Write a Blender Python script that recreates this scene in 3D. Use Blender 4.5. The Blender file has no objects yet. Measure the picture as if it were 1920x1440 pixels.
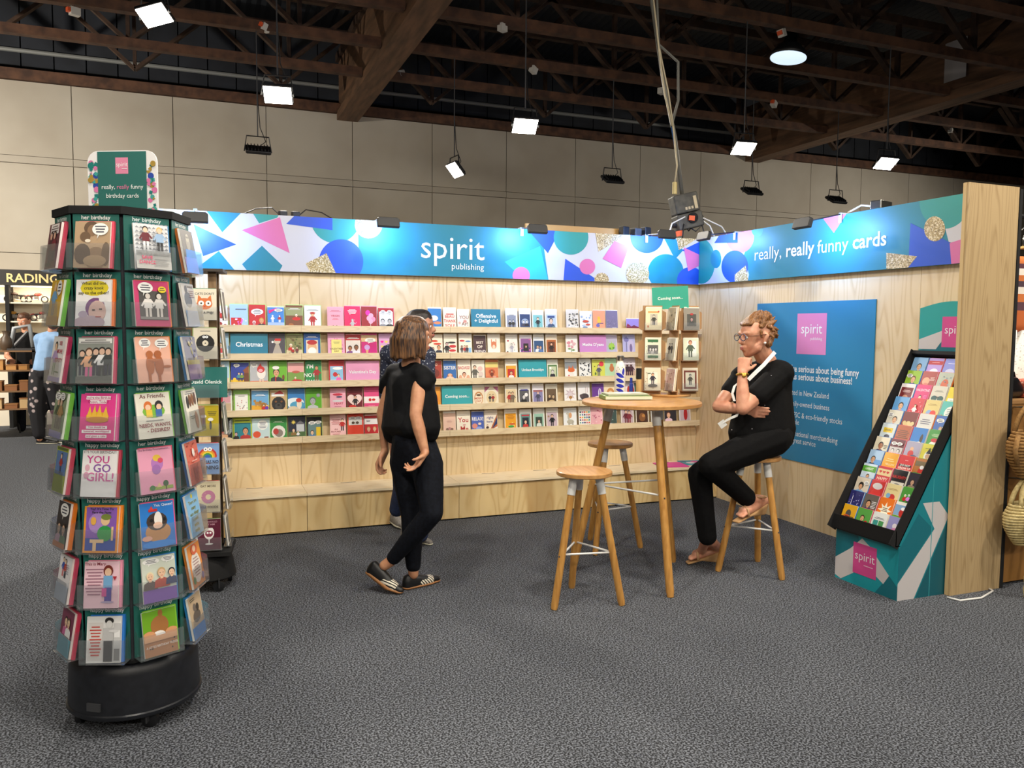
import bpy, bmesh, math, random
from mathutils import Vector as V, Matrix as Mx
random.seed(7)
SC = bpy.context.scene
COL = SC.collection
PI = math.pi
# ---------------------------------------------------------------- camera (world: X along booth back wall, Y into it, Z up; corner of the two booth walls at the origin)
CAMP = V((-4.432, -6.418, 1.555)); FPX = 1488.79
CR = V((0.931, -0.365, 0.0076)).normalized(); CF = V((0.3651, 0.9283, -0.0706)).normalized()
CU = CR.cross(CF).normalized(); CR = CF.cross(CU).normalized()
cd = bpy.data.cameras.new('camera'); cam = bpy.data.objects.new('camera', cd); COL.objects.link(cam)
cd.sensor_fit = 'HORIZONTAL'; cd.sensor_width = 36.0; cd.lens = FPX / 1920 * 36.0
cam.matrix_world = Mx(((CR.x, CU.x, -CF.x, CAMP.x), (CR.y, CU.y, -CF.y, CAMP.y), (CR.z, CU.z, -CF.z, CAMP.z), (0, 0, 0, 1)))
SC.camera = cam
SC.view_settings.view_transform = 'Standard'; SC.view_settings.look = 'None'
SC.view_settings.gamma = 1.0; SC.view_settings.use_curve_mapping = False
SC.view_settings.exposure = 0.0
wd = bpy.data.worlds.new('world'); SC.world = wd; wd.use_nodes = True
wd.node_tree.nodes['Background'].inputs[0].default_value = (0.75, 0.72, 0.66, 1)
wd.node_tree.nodes['Background'].inputs[1].default_value = 0.02
FLOOD_W = 100.0; FLOOD_C = (1.0, 0.92, 0.80); ARM_W = 7.5; ARM_C = (0.20, 0.42, 1.0)

def ray(px, py): return CF + CR * ((px - 960) / FPX) - CU * ((py - 720) / FPX)
def onz(px, py, z): d = ray(px, py); return CAMP + d * ((z - CAMP.z) / d.z)
def ony(px, py, y): d = ray(px, py); return CAMP + d * ((y - CAMP.y) / d.y)
def onx(px, py, x): d = ray(px, py); return CAMP + d * ((x - CAMP.x) / d.x)
def atd(px, py, dep): return CAMP + ray(px, py) * dep
# ---------------------------------------------------------------- materials
def lin(c):
    return tuple((v / 12.92 if v <= 0.04045 else ((v + 0.055) / 1.055) ** 2.4) for v in c)
def hx(s):
    if len(s) == 3: s = s[0]*2 + s[1]*2 + s[2]*2
    return lin(tuple(int(s[i:i+2], 16) / 255 for i in (0, 2, 4)))
MATS = {}
def mat(name, col='888888', rough=0.6, metal=0.0, **kw):
    if name in MATS: return MATS[name]
    m = bpy.data.materials.new(name); m.use_nodes = True; MATS[name] = m
    b = m.node_tree.nodes['Principled BSDF']; c = hx(col) if isinstance(col, str) else col
    b.inputs['Base Color'].default_value = (*c, 1); b.inputs['Roughness'].default_value = rough; b.inputs['Metallic'].default_value = metal
    for k, v in kw.items(): b.inputs[k.replace('_', ' ')].default_value = v
    return m
def nodes(m):
    nt = m.node_tree; return nt, nt.nodes, nt.links, nt.nodes['Principled BSDF']
def ramp(N, stops):
    r = N.new('ShaderNodeValToRGB'); e = r.color_ramp.elements
    while len(e) < len(stops): e.new(0.5)
    for i, (p, c) in enumerate(stops): e[i].position = p; e[i].color = (*hx(c), 1)
    return r
def noisy(name, c1, c2, scale, rough=0.7, stretch=(1, 1, 1), detail=4, bump=0.0, lo=0.35, hi=0.65, coord='Object', bscale=None):
    m = mat(name, c1, rough); nt, N, L, b = nodes(m)
    tc = N.new('ShaderNodeTexCoord'); mp = N.new('ShaderNodeMapping'); mp.inputs['Scale'].default_value = stretch
    L.new(tc.outputs[coord], mp.inputs[0]); n = N.new('ShaderNodeTexNoise'); n.inputs['Scale'].default_value = scale; n.inputs['Detail'].default_value = detail
    L.new(mp.outputs[0], n.inputs['Vector']); r = ramp(N, [(lo, c1), (hi, c2)]); L.new(n.outputs[0], r.inputs[0]); L.new(r.outputs[0], b.inputs['Base Color'])
    if bump:
        bp = N.new('ShaderNodeBump'); bp.inputs['Strength'].default_value = bump; bp.inputs['Distance'].default_value = 0.004
        n2 = n
        if bscale:
            n2 = N.new('ShaderNodeTexNoise'); n2.inputs['Scale'].default_value = bscale; L.new(mp.outputs[0], n2.inputs['Vector'])
        L.new(n2.outputs[0], bp.inputs['Height']); L.new(bp.outputs[0], b.inputs['Normal'])
    return m
def plywood(name, light, dark, stretch, freq=34.0, rough=0.55, lo=0.1, stain=None, contrast=1.0):
    """contour lines of a smooth noise: the cathedral grain of rotary-cut ply"""
    m = mat(name, light, rough); nt, N, L, b = nodes(m)
    tc = N.new('ShaderNodeTexCoord'); mp = N.new('ShaderNodeMapping'); mp.inputs['Scale'].default_value = stretch
    L.new(tc.outputs['Object'], mp.inputs[0])
    n = N.new('ShaderNodeTexNoise'); n.inputs['Scale'].default_value = 1.0; n.inputs['Detail'].default_value = 1.5; n.inputs['Roughness'].default_value = 0.45
    L.new(mp.outputs[0], n.inputs['Vector'])
    mu = N.new('ShaderNodeMath'); mu.operation = 'MULTIPLY'; mu.inputs[1].default_value = freq; L.new(n.outputs[0], mu.inputs[0])
    fr = N.new('ShaderNodeMath'); fr.operation = 'FRACT'; L.new(mu.outputs[0], fr.inputs[0])
    r = ramp(N, [(0.0, dark), (0.30, light), (0.8, light), (1.0, dark)]); L.new(fr.outputs[0], r.inputs[0])
    n2 = N.new('ShaderNodeTexNoise'); n2.inputs['Scale'].default_value = 5.0; n2.inputs['Detail'].default_value = 5; L.new(mp.outputs[0], n2.inputs['Vector'])
    mx = N.new('ShaderNodeMix'); mx.data_type = 'RGBA'; L.new(n2.outputs[0], mx.inputs[0]); L.new(r.outputs[0], mx.inputs[6]); mx.inputs[7].default_value = (*hx(light), 1)
    out = mx.outputs[2]
    if stain:
        n3 = N.new('ShaderNodeTexNoise'); n3.inputs['Scale'].default_value = 0.55; n3.inputs['Detail'].default_value = 2.5; L.new(mp.outputs[0], n3.inputs['Vector'])
        r3 = N.new('ShaderNodeValToRGB'); r3.color_ramp.elements[0].position = 0.56; r3.color_ramp.elements[1].position = 0.60; r3.color_ramp.elements[1].color = (0.6, 0.6, 0.6, 1)
        L.new(n3.outputs[0], r3.inputs[0]); m3 = N.new('ShaderNodeMix'); m3.data_type = 'RGBA'; L.new(r3.outputs[0], m3.inputs[0]); L.new(out, m3.inputs[6]); m3.inputs[7].default_value = (*hx(stain), 1); out = m3.outputs[2]
    L.new(out, b.inputs['Base Color'])
    return m
def print_mat():
    m = mat('print_ink', 'ffffff', 0.45); nt, N, L, b = nodes(m)
    a = N.new('ShaderNodeAttribute'); a.attribute_name = 'Col'; L.new(a.outputs['Color'], b.inputs['Base Color']); return m
def glitter_mat():
    m = mat('gold_glitter', 'b8a06a', 0.45); nt, N, L, b = nodes(m)
    a = N.new('ShaderNodeTexCoord'); n = N.new('ShaderNodeTexVoronoi'); n.inputs['Scale'].default_value = 130; L.new(a.outputs['Object'], n.inputs['Vector'])
    r = ramp(N, [(0.1, '7d6a3c'), (0.5, 'b89f66'), (0.95, 'f3e8c8')]); L.new(n.outputs['Color'], r.inputs[0]); L.new(r.outputs[0], b.inputs['Base Color']); return m
def acrylic_mat():
    m = bpy.data.materials.new('clear_acrylic'); m.use_nodes = True; nt = m.node_tree; N = nt.nodes; L = nt.links; N.clear()
    o = N.new('ShaderNodeOutputMaterial'); t = N.new('ShaderNodeBsdfTransparent'); t.inputs[0].default_value = (0.93, 0.94, 0.95, 1)
    g = N.new('ShaderNodeBsdfGlossy'); g.inputs['Roughness'].default_value = 0.08; f0 = N.new('ShaderNodeLayerWeight'); f0.inputs[0].default_value = 0.35; f = N.new('ShaderNodeMath'); f.operation = 'MULTIPLY'; f.inputs[1].default_value = 0.45; L.new(f0.outputs['Facing'], f.inputs[0])
    dh = N.new('ShaderNodeBsdfDiffuse'); dh.inputs[0].default_value = (0.8, 0.82, 0.85, 1); mh = N.new('ShaderNodeMixShader'); mh.inputs[0].default_value = 0.05; L.new(t.outputs[0], mh.inputs[1]); L.new(dh.outputs[0], mh.inputs[2]); t = mh
    x = N.new('ShaderNodeMixShader'); L.new(f.outputs[0], x.inputs[0]); L.new(t.outputs[0], x.inputs[1]); L.new(g.outputs[0], x.inputs[2]); L.new(x.outputs[0], o.inputs[0])
    MATS['clear_acrylic'] = m; return m
def glow(name, col, s):
    m = mat(name, 'ffffff', 0.5); b = m.node_tree.nodes['Principled BSDF']
    b.inputs['Emission Color'].default_value = (*col, 1); b.inputs['Emission Strength'].default_value = s; return m
INK = print_mat(); GLIT = glitter_mat(); CLEAR = acrylic_mat()
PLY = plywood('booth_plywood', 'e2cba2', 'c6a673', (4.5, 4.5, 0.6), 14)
PLYH = plywood('lip_plywood', 'e8d4ae', 'd0b48a', (1.0, 6, 9), 14)
PLYB = plywood('bench_plywood', 'dcc08a', 'c39c60', (4.0, 4.0, 1.0), 12, stain='b08a54')
PLYT = plywood('bench_lid_plywood', 'eddcba', 'd4bb90', (0.9, 7, 7), 15)
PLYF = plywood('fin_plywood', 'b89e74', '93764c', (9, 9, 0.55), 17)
EDGE = mat('ply_edge', 'c9ad7d', 0.7)
AMBER = noisy('amber_wood', 'c8954e', 'b07c3c', 9, 0.38, (7, 7, 0.7))
AMBERT = noisy('amber_wood_top', 'c0915a', 'ab7a44', 5, 0.35, (0.8, 8, 8))
WHITE = mat('white_metal', 'd9d9d6', 0.4)
BLACK = mat('black_plastic', '16171a', 0.45); BLACKM = mat('matt_black', '0c0c0d', 0.85); GREYD = mat('dark_grey_plastic', '3a3b3e', 0.5)
CHROME = mat('brushed_steel', 'b9b9b4', 0.28, 1.0)
# ---------------------------------------------------------------- mesh builder
ORG = {}
class MB:
    def __init__(s): s.v = []; s.f = []; s.c = []; s.m = []
    def add(s, vs, fs, col=None, mi=0):
        o = len(s.v); s.v += [V(p) for p in vs]; s.f += [tuple(i + o for i in f) for f in fs]; s.c += [col] * len(fs); s.m += [mi] * len(fs); return s
    def box(s, lo, hi, M=None, col=None, mi=0):
        a, b = lo, hi; vs = [V((x, y, z)) for z in (a[2], b[2]) for y in (a[1], b[1]) for x in (a[0], b[0])]
        if M is not None: vs = [M @ p for p in vs]
        return s.add(vs, [(0, 2, 3, 1), (4, 5, 7, 6), (0, 1, 5, 4), (2, 6, 7, 3), (0, 4, 6, 2), (1, 3, 7, 5)], col, mi)
    def beam(s, p0, p1, w, h, up=V((0, 0, 1)), col=None, mi=0):
        p0 = V(p0); p1 = V(p1); d = (p1 - p0); n = d.cross(up); n = (n if n.length > 1e-6 else d.cross(V((1, 0, 0)))).normalized(); u = n.cross(d).normalized()
        vs = [p + n * (a * w / 2) + u * (b * h / 2) for p in (p0, p1) for a, b in ((-1, -1), (1, -1), (1, 1), (-1, 1))]
        return s.add(vs, [(3, 2, 1, 0), (4, 5, 6, 7), (0, 1, 5, 4), (1, 2, 6, 5), (2, 3, 7, 6), (3, 0, 4, 7)], col, mi)
    def tube(s, pts, r, n=8, col=None, mi=0, cap=True):
        pts = [V(p) for p in pts]; rs = r if isinstance(r, (list, tuple)) else [r] * len(pts); rings = []
        prev = None
        for i, p in enumerate(pts):
            d = (pts[min(i + 1, len(pts) - 1)] - pts[max(i - 1, 0)]).normalized()
            if prev is None: a = d.cross(V((0, 0, 1))); a = (a if a.length > 1e-4 else d.cross(V((1, 0, 0)))).normalized()
            else: a = prev - d * prev.dot(d); a = (a if a.length > 1e-5 else d.cross(V((0.3, 1, 0)))).normalized()
            prev = a; b = d.cross(a); rings.append([p + (a * math.cos(t) + b * math.sin(t)) * rs[i] for t in [2 * PI * k / n for k in range(n)]])
        vs = [q for R in rings for q in R]; fs = []
        for i in range(len(pts) - 1):
            for k in range(n): fs.append((i*n + k, i*n + (k+1) % n, (i+1)*n + (k+1) % n, (i+1)*n + k))
        if cap: fs += [tuple(reversed(range(n))), tuple(range((len(pts)-1)*n, len(pts)*n))]
        return s.add(vs, fs, col, mi)
    def lathe(s, prof, n=32, M=None, col=None, mi=0, sy=1.0):
        vs = []; fs = []
        for r, z in prof: vs += [V((r * math.cos(2*PI*k/n), sy * r * math.sin(2*PI*k/n), z)) for k in range(n)]
        if M is not None: vs = [M @ p for p in vs]
        for i in range(len(prof) - 1):
            for k in range(n): fs.append((i*n + k, i*n + (k+1) % n, (i+1)*n + (k+1) % n, (i+1)*n + k))
        fs += [tuple(reversed(range(n))), tuple(range((len(prof)-1)*n, len(prof)*n))]
        return s.add(vs, fs, col, mi)
    def prism(s, poly, d, M=None, col=None, mi=0):
        """poly: 2D outline in local XZ, extruded by d along +Y"""
        n = len(poly); vs = [V((x, 0, z)) for x, z in poly] + [V((x, d, z)) for x, z in poly]
        if M is not None: vs = [M @ p for p in vs]
        fs = [tuple(range(n)), tuple(reversed(range(n, 2*n)))] + [((i+1) % n, i, n + i, n + (i+1) % n) for i in range(n)]
        return s.add(vs, fs, col, mi)
    def ell(s, c, r, n=12, col=None, mi=0, M=None):
        c = V(c); vs = []; fs = []; m = n // 2
        for i in range(m + 1):
            t = PI * i / m - PI / 2
            for k in range(n):
                p = V((r[0]*math.cos(t)*math.cos(2*PI*k/n), r[1]*math.cos(t)*math.sin(2*PI*k/n), r[2]*math.sin(t)))
                vs.append(c + (M @ p if M is not None else p))
        for i in range(m):
            for k in range(n): fs.append((i*n + k, i*n + (k+1) % n, (i+1)*n + (k+1) % n, (i+1)*n + k))
        return s.add(vs, fs, col, mi)
    def build(s, name, m, parent=None, smooth=False, org=None):
        o3 = V((0, 0, 0))
        if parent is not None: o3 = ORG.get(parent.name, o3)
        elif org is not None: o3 = V(org)
        me = bpy.data.meshes.new(name); me.from_pydata([tuple(p - o3) for p in s.v], [], s.f)
        for x in (m if isinstance(m, (list, tuple)) else [m]): me.materials.append(x)
        if any(s.m): me.polygons.foreach_set('material_index', s.m)
        if any(c is not None for c in s.c):
            at = me.color_attributes.new('Col', 'FLOAT_COLOR', 'CORNER'); buf = []
            for p, c in zip(me.polygons, s.c): buf += [*(c or (1, 1, 1)), 1.0] * p.loop_total
            at.data.foreach_set('color', buf)
        if smooth: me.polygons.foreach_set('use_smooth', [True] * len(me.polygons))
        ob = bpy.data.objects.new(name, me); COL.objects.link(ob)
        if parent is not None: ob.parent = parent
        elif org is not None: ob.location = o3
        ORG[ob.name] = o3
        return ob
def sharp(ob, ang=35):
    me = ob.data; bm = bmesh.new(); bm.from_mesh(me); bmesh.ops.remove_doubles(bm, verts=bm.verts, dist=1e-5)
    for f in bm.faces: f.smooth = True
    for e in bm.edges:
        if len(e.link_faces) == 2 and e.calc_face_angle(0) > math.radians(ang): e.smooth = False
    bm.to_mesh(me); bm.free(); return ob
def bevel(ob, w, seg=2):
    b = ob.modifiers.new('bevel', 'BEVEL'); b.width = w; b.segments = seg; b.limit_method = 'ANGLE'; return ob
def thing(name, label, cat, loc=(0, 0, 0), group=None):
    o = bpy.data.objects.new(name, None); COL.objects.link(o); o.location = loc; o.empty_display_size = 0.05; ORG[o.name] = V(loc); return tag(o, label, cat, group)
def tag(o, label, cat, group=None):
    o['label'] = label; o['category'] = cat
    if group: o['group'] = group
    return o
def struct(o): o['kind'] = 'structure'; return o
def box(name, lo, hi, m, parent=None, org=None, col=None): return MB().box(lo, hi, col=col).build(name, m, parent, org=org)
def dup(root, M, label=None, group=None):
    r = root.copy(); COL.objects.link(r); r.matrix_world = M
    if label: r['label'] = label
    if group: r['group'] = group
    for ch in list(root.children):
        c = ch.copy(); COL.objects.link(c); c.parent = r
        for g in ch.children:
            d = g.copy(); COL.objects.link(d); d.parent = c
    return r
def rotz(a): return Mx.Rotation(a, 4, 'Z')
def frame(o, x, y, z):
    return Mx(((x[0], y[0], z[0], o[0]), (x[1], y[1], z[1], o[1]), (x[2], y[2], z[2], o[2]), (0, 0, 0, 1)))
# ---------------------------------------------------------------- lettering: outlines of the built-in font, laid out glyph by glyph
GLY = {}
def load_glyphs():
    chars = [chr(i) for i in range(33, 127)]; obs = []
    for bold in (0, 1):
        for ch in chars:
            for body in (ch, ch + '|'):
                cu = bpy.data.curves.new('glyph', 'FONT'); cu.body = body; cu.size = 1.0; cu.resolution_u = 2; cu.offset = 0.017 if bold else 0.0
                o = bpy.data.objects.new('glyph', cu); COL.objects.link(o); obs.append((bold, ch, body, o))
    dg = bpy.context.evaluated_depsgraph_get(); tmp = {}
    for bold, ch, body, o in obs:
        me = o.evaluated_get(dg).to_mesh(); vs = [(v.co.x, v.co.y) for v in me.vertices]
        if len(body) == 1: GLY[(bold, ch)] = [vs, [tuple(p.vertices) for p in me.polygons], 0.5]
        else: tmp[(bold, ch)] = max(x for x, y in vs) if vs else 0.5
    bar = {b: tmp[(b, '|')] - max(x for x, y in GLY[(b, '|')][0]) for b in (0, 1)}
    for (b, ch), mxx in tmp.items(): GLY[(b, ch)][2] = mxx - max(x for x, y in GLY[(b, '|')][0])
    for bold, ch, body, o in obs:
        c = o.data; bpy.data.objects.remove(o); bpy.data.curves.remove(c)
load_glyphs()
def text_w(s, bold=0): return sum(0.28 if c == ' ' else GLY[(bold, c)][2] for c in s)
def text(mb, s, o, ux, uz, size=None, width=None, align='c', bold=0, col=(1, 1, 1), lift=0.0, mi=0, sx=1.0):
    """letters on the plane (ux, uz) with baseline start/centre at o"""
    w = text_w(s, bold)
    if size is None: size = width / (w * sx)
    n = ux.cross(uz).normalized()
    x = {'c': -w / 2, 'l': 0, 'r': -w}[align]
    for c in s:
        if c == ' ': x += 0.28; continue
        vs, fs, ad = GLY[(bold, c)]
        mb.add([V(o) + ux * ((x + a) * size * sx) + uz * (b * size) + n * lift for a, b in vs], fs, col, mi); x += ad
    return size
def clip(poly, x0, x1, y0, y1):
    for ax, lim, sg in ((0, x0, 1), (0, x1, -1), (1, y0, 1), (1, y1, -1)):
        out = []
        for i in range(len(poly)):
            a, b = poly[i - 1], poly[i]; ia = (a[ax] - lim) * sg >= 0; ib = (b[ax] - lim) * sg >= 0
            if ia != ib:
                t = (lim - a[ax]) / (b[ax] - a[ax]); out.append((a[0] + t*(b[0]-a[0]), a[1] + t*(b[1]-a[1])))
            if ib: out.append(b)
        poly = out
        if not poly: break
    return poly
# ================================================================ the hall
HD = 8.6; HTOP = 5.44
CARPET = noisy('carpet', '101217', '73777f', 125, 0.95, detail=2, bump=0.3, lo=0.44, hi=0.62)
HALLW = noisy('painted_panel', 'b5aea0', 'a89f90', 0.9, 0.75, detail=3)
RAIL = mat('painted_rail', 'aaa294', 0.7)
TIMBER = noisy('brown_timber', '60402c', '3e281c', 6, 0.75, (1, 1, 1), detail=5)
TIMBERD = noisy('dark_timber', '4a3527', '30221a', 6, 0.8, (1, 1, 1), detail=5)
BEAMM = noisy('beam_timber', '7a5940', '56402e', 3, 0.7, (4, 0.5, 4), detail=5)
CLAD = noisy('dark_cladding', '2a2e36', '1f2228', 2, 0.8)
ROOFM = mat('roof_sheet', '2e3238', 0.6, 0.3)
fl = struct(box('floor', (-14, -14, -0.1), (18, 12, 0), CARPET))
hw = struct(box('wall_hall', (-14, HD, 0), (18, HD + 0.2, HTOP), mat('joint_grey', '6c655a', 0.8)))
xs = [-6.31 + 1.523 * k for k in range(-5, 17)]
pm = {}
for i, x in enumerate(xs[:-1]):
    for z0, z1 in ((0.0, 1.2), (1.21, 2.7), (2.71, 4.13), (4.26, 5.43)):
        box('panel', (x + 0.006, HD - 0.03, z0), (xs[i+1] - 0.006, HD, z1), HALLW, hw)
    box('rail', (x + 0.003, HD - 0.045, 4.14), (xs[i+1] - 0.003, HD, 4.25), RAIL, hw)
# wall above the plate: dark upright boards
uw = struct(box('wall_upper', (-14, HD + 0.5, HTOP), (18, HD + 0.6, 7.4), BLACKM))
for i in range(48):
    x = -9 + i * 0.48; box('board', (x, HD + 0.455, HTOP), (x + 0.46, HD + 0.5, 7.4), CLAD, uw)
# side and rear walls close the hall outside the picture
for nm, lo, hi in (('wall_left', (-14.2, -14, 0), (-14, 12, 7.4)), ('wall_far_right', (18, -14, 0), (18.2, 12, 7.4)), ('wall_rear', (-14, -14.2, 0), (18, -14, 7.4))):
    struct(box(nm, lo, hi, HALLW))
# corrugated roof
mb = MB(); n = 400; vs = []; fs = []
for k in range(n + 1):
    x = -14 + 32 * k / n; z = 7.15 + (0.03 if k % 2 else 0.0)
    vs += [V((x, -14, z + 0.9)), V((x, HD + 0.6, z - 0.25))]
fs = [(2*k, 2*k + 2, 2*k + 3, 2*k + 1) for k in range(n)]
struct(mb.add(vs, fs).build('ceiling', ROOFM))
# wall plate
tag(box('wall_plate', (-14, HD - 0.10, HTOP), (18, HD + 0.16, HTOP + 0.17), TIMBER), 'brown timber plate lying along the top of the pale hall wall', 'beam')
tag(MB().tube([(-9, HD + 0.36, 6.02), (7.2, HD + 0.36, 6.02)], 0.035).build('conduit_pipe', mat('pale_pipe', '8d8f8c', 0.5)), 'pale conduit pipe running along the dark cladding under the roof', 'pipe')
# main beams run from the hall wall towards the camera side
BEAMX = (-10.9, -1.83, 7.24, 16.3)
bl = {1: 'deep brown timber main beam passing above the spirit lettering', 2: 'deep brown timber main beam with a white notice, above the counter display'}
for i, x in enumerate(BEAMX):
    t = thing('roof_beam', bl.get(i, ('deep brown timber main beam beyond the motorcycle stall' if i == 0 else 'deep brown timber main beam at the far right end of the hall')), 'beam', (x, HD, HTOP - 0.12))
    box('web', (x - 0.13, -13.9, HTOP + 0.03), (x + 0.13, HD + 0.1, HTOP + 0.95), BEAMM, t)
    box('bottom_flange', (x - 0.19, -13.9, HTOP - 0.12), (x + 0.19, HD + 0.1, HTOP + 0.03), BEAMM, t)
    box('top_flange', (x - 0.19, -13.9, HTOP + 0.95), (x + 0.19, HD + 0.1, HTOP + 1.08), TIMBERD, t)
# lattice trusses between the main beams
TY = [7.4, 6.12, 4.75, 3.38, 2.04, 0.7, -0.7, -2.1]
ordn = ['first', 'second', 'third', 'fourth', 'fifth', 'sixth', 'seventh', 'eighth']
for j, y in enumerate(TY):
    for i in range(3):
        x0 = BEAMX[i] + 0.2; x1 = BEAMX[i+1] - 0.2; bz = HTOP + 0.04; tz = HTOP + 1.0
        if i == 0 and j > 4: continue
        t = thing('lattice_truss', '%s brown lattice truss from the hall wall, %s main beam' % (ordn[j], ('before the first', 'between the first and second', 'beyond the second')[i]), 'truss', (x0, y, bz))
        if j > 0: box('bottom_chord', (x0, y - 0.06, bz - 0.08), (x1, y + 0.06, bz + 0.045), TIMBER, t)
        box('top_chord', (x0, y - 0.05, tz - 0.06), (x1, y + 0.05, tz + 0.06), TIMBERD, t)
        nd = 4; w = (x1 - x0) / nd
        for k in range(nd):
            xa = x0 + k * w
            for a, b in (((xa, tz), (xa + w / 2, bz)), ((xa + w / 2, bz), (xa + w, tz))):
                MB().beam((a[0], y, a[1]), (b[0], y, b[1]), 0.05, 0.10, V((0, 1, 0))).build('diagonal', TIMBERD, t)
            MB().beam((xa + w / 2, y + 0.01, bz), (xa + w / 2, y + 0.01, tz), 0.05, 0.08, V((0, 1, 0))).build('upright', TIMBERD, t)
# braces between trusses, along Y
for k, x in enumerate((-5.2, 1.2, 3.2, 5.2)):
    tag(MB().beam((x, -2.6, HTOP + 1.13), (x + 0.0, HD - 0.2, HTOP + 1.13), 0.09, 0.13).build('sloping_brace', TIMBERD),
        ['thin sloping brace above the left lit floodlights', 'thin sloping brace behind the hanging power box cables', 'thin sloping brace passing above the round high-bay lamp', 'thin sloping brace beside the beam with the white notice'][k], 'brace')
def notice(lo, hi, label):
    tag(box('paper_notice', lo, hi, mat('notice_paper', 'b9b6b4', 0.8)), label, 'sign')
notice((7.04, 3.05, 5.62), (7.05, 3.45, 6.25), 'blank white paper notice fixed to the brown main beam')
# small white junction boxes under the chords
wj = mat('junction_white', 'c9c7c0', 0.6); oj = mat('plug_orange', 'd8572a', 0.5)
for k, (px, py, y, org) in enumerate([(140, 22, 4.72, 1), (497, 52, 4.72, 1), (752, 138, 6.12, 0), (942, 52, 3.35, 0), (1000, 131, 4.72, 0), (1466, 62, 2.02, 1), (1296-56, 171, 4.72, 0), (1451, 195, 4.72, 1), (1627, 242, 6.1, 0), (1782, 245, 6.1, 0)]):
    p = ony(px, py, y); 
    near = ['an orange plug at the left end of the trusses', 'an orange plug above the lit floodlight near the tall sign', 'black cable on the first big beam', 'no plug on the truss nearest the booth lettering', 'no plug above the left-hand central floodlight', 'an orange plug beside the round lamp', 'no plug behind the hanging cables', 'an orange plug near the second big beam', 'no plug just past the second beam', 'no plug right of the second beam'][k]
    t = thing('junction_box', 'small white junction box with ' + near, 'junction box', p)
    Mj = Mx.Translation(p) @ Mx.Rotation(0.4 * math.sin(k * 2.1), 4, 'Y') @ rotz(0.5)
    MB().box((-0.055, -0.04, -0.045), (0.055, 0.04, 0.045), Mj).build('case', wj, t)
    MB().tube([p + V((0, 0, 0.04)), V((p.x, p.y, HTOP - 0.045))], 0.006, 5).build('cable', BLACK, t)
    if org: MB().box((-0.09, -0.03, -0.02), (-0.05, 0.03, 0.03), Mj).build('plug', oj, t)
# ---------------------------------------------------------------- floodlights
LIT = glow('flood_lens', (1.0, 0.93, 0.80), 28.0); UNLIT = mat('dark_lens', '202428', 0.3)
def floodlight(p, aim, lit, label, top, power=1.0, w=0.29, h=0.225, twist=0.0, lamp=True):
    """LED flood in a U bracket hung on a cable: lens faces aim"""
    p = V(p); a = V(aim).normalized(); x = V((0, 0, 1)).cross(a).normalized(); u = a.cross(x)
    t = thing('floodlight', label, 'light', p)
    F = frame(p, x, a, u) @ Mx.Rotation(twist, 4, 'Y')
    bevel(MB().box((-w/2, -0.05, -h/2), (w/2, -0.012, h/2), F).build('housing', BLACK, t), 0.008)
    m = MB()
    for k in range(7): m.box((-w/2 + 0.03 + k*(w-0.07)/6, -0.075, -h/2 + 0.02), (-w/2 + 0.04 + k*(w-0.07)/6, -0.05, h/2 - 0.02), F)
    m.build('cooling_fins', BLACK, t)
    MB().box((-w/2 + 0.012, -0.012, -h/2 + 0.012), (w/2 - 0.012, -0.004, h/2 - 0.012), F).build('lens', LIT if lit else UNLIT, t)
    xs_ = F.to_3x3() @ V((1, 0, 0)); hang = p + V((0, 0, 0.2))
    br = [p + xs_ * (-w/2 - 0.012), hang + xs_ * (-w/2 + 0.02), hang + xs_ * (w/2 - 0.02), p + xs_ * (w/2 + 0.012)]
    MB().tube(br, 0.009, 6).build('bracket', BLACK, t)
    MB().tube([hang, V((hang.x, hang.y, top - 0.045))], 0.008, 6).build('hanging_cable', GREYD, t)
    MB().tube([p - a * 0.06, hang + V((0.10, 0, -0.06)), hang + V((0.03, 0, 0.12)), hang + V((0, 0.01, 0.6))], 0.006, 5).build('power_lead', BLACK, t)
    if lamp:
        ld = bpy.data.lights.new('flood_lamp', 'AREA'); ld.shape = 'RECTANGLE'; ld.size = w * 0.9; ld.size_y = h * 0.9; ld.energy = FLOOD_W * power; ld.color = FLOOD_C; ld.spread = math.radians(150)
        lo = bpy.data.objects.new('flood_lamp', ld); COL.objects.link(lo); zz = -a; xx = x; yy = zz.cross(xx)
        q = p - V(ORG[t.name]); lo.parent = t; lo.matrix_local = frame(q + a * 0.006, xx, yy, zz)
    return t
dn = V((0, -0.55, -0.84))
for k, (x, z, lb, tw) in enumerate([(-4.773, 4.47, 'lit floodlight hung high and askew above the tall sign of the birthday card spinner', -0.35), (-3.658, 3.856, 'lit floodlight hanging above the fascia beside the wooden spinner', 0.02), (-0.974, 3.813, 'lit floodlight hanging above the spirit lettering', 0.02),
                                   (2.014, 3.827, 'lit floodlight hanging just behind the grey power box', 0.03), (4.385, 3.833, 'lit floodlight hanging above the right fascia near the second beam', 0.06)]):
    floodlight((x, 2.03, z), dn + V((-0.12, 0, 0)), True, lb, HTOP, twist=tw)
up = V((0.0, 0.5, -0.87))
for k, (x, z, lb) in enumerate([(-3.669, 3.845, 'dark floodlight seen from behind, over the fascia beside the wooden spinner'), (-0.962, 3.813, 'round-edged dark floodlight tilted sideways beyond the spirit lettering'), (1.615, 3.85, 'dark floodlight seen from behind, between the power box and the spirit lettering'),
                               (4.267, 3.85, 'dark floodlight showing its ribbed back above the corner of the two fascias'), (6.083, 3.825, 'dark flat floodlight hanging above the funny cards lettering')]):
    floodlight((x, 4.75, z), up if k != 1 else V((-0.75, -0.1, -0.65)), k == 1, lb, HTOP, power=0.5, w=0.32, h=0.24, lamp=(k == 1))
floodlight((-7.35, 4.75, 4.0), up, False, 'dark floodlight beyond the motorcycle stall end', HTOP, lamp=False)
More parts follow.
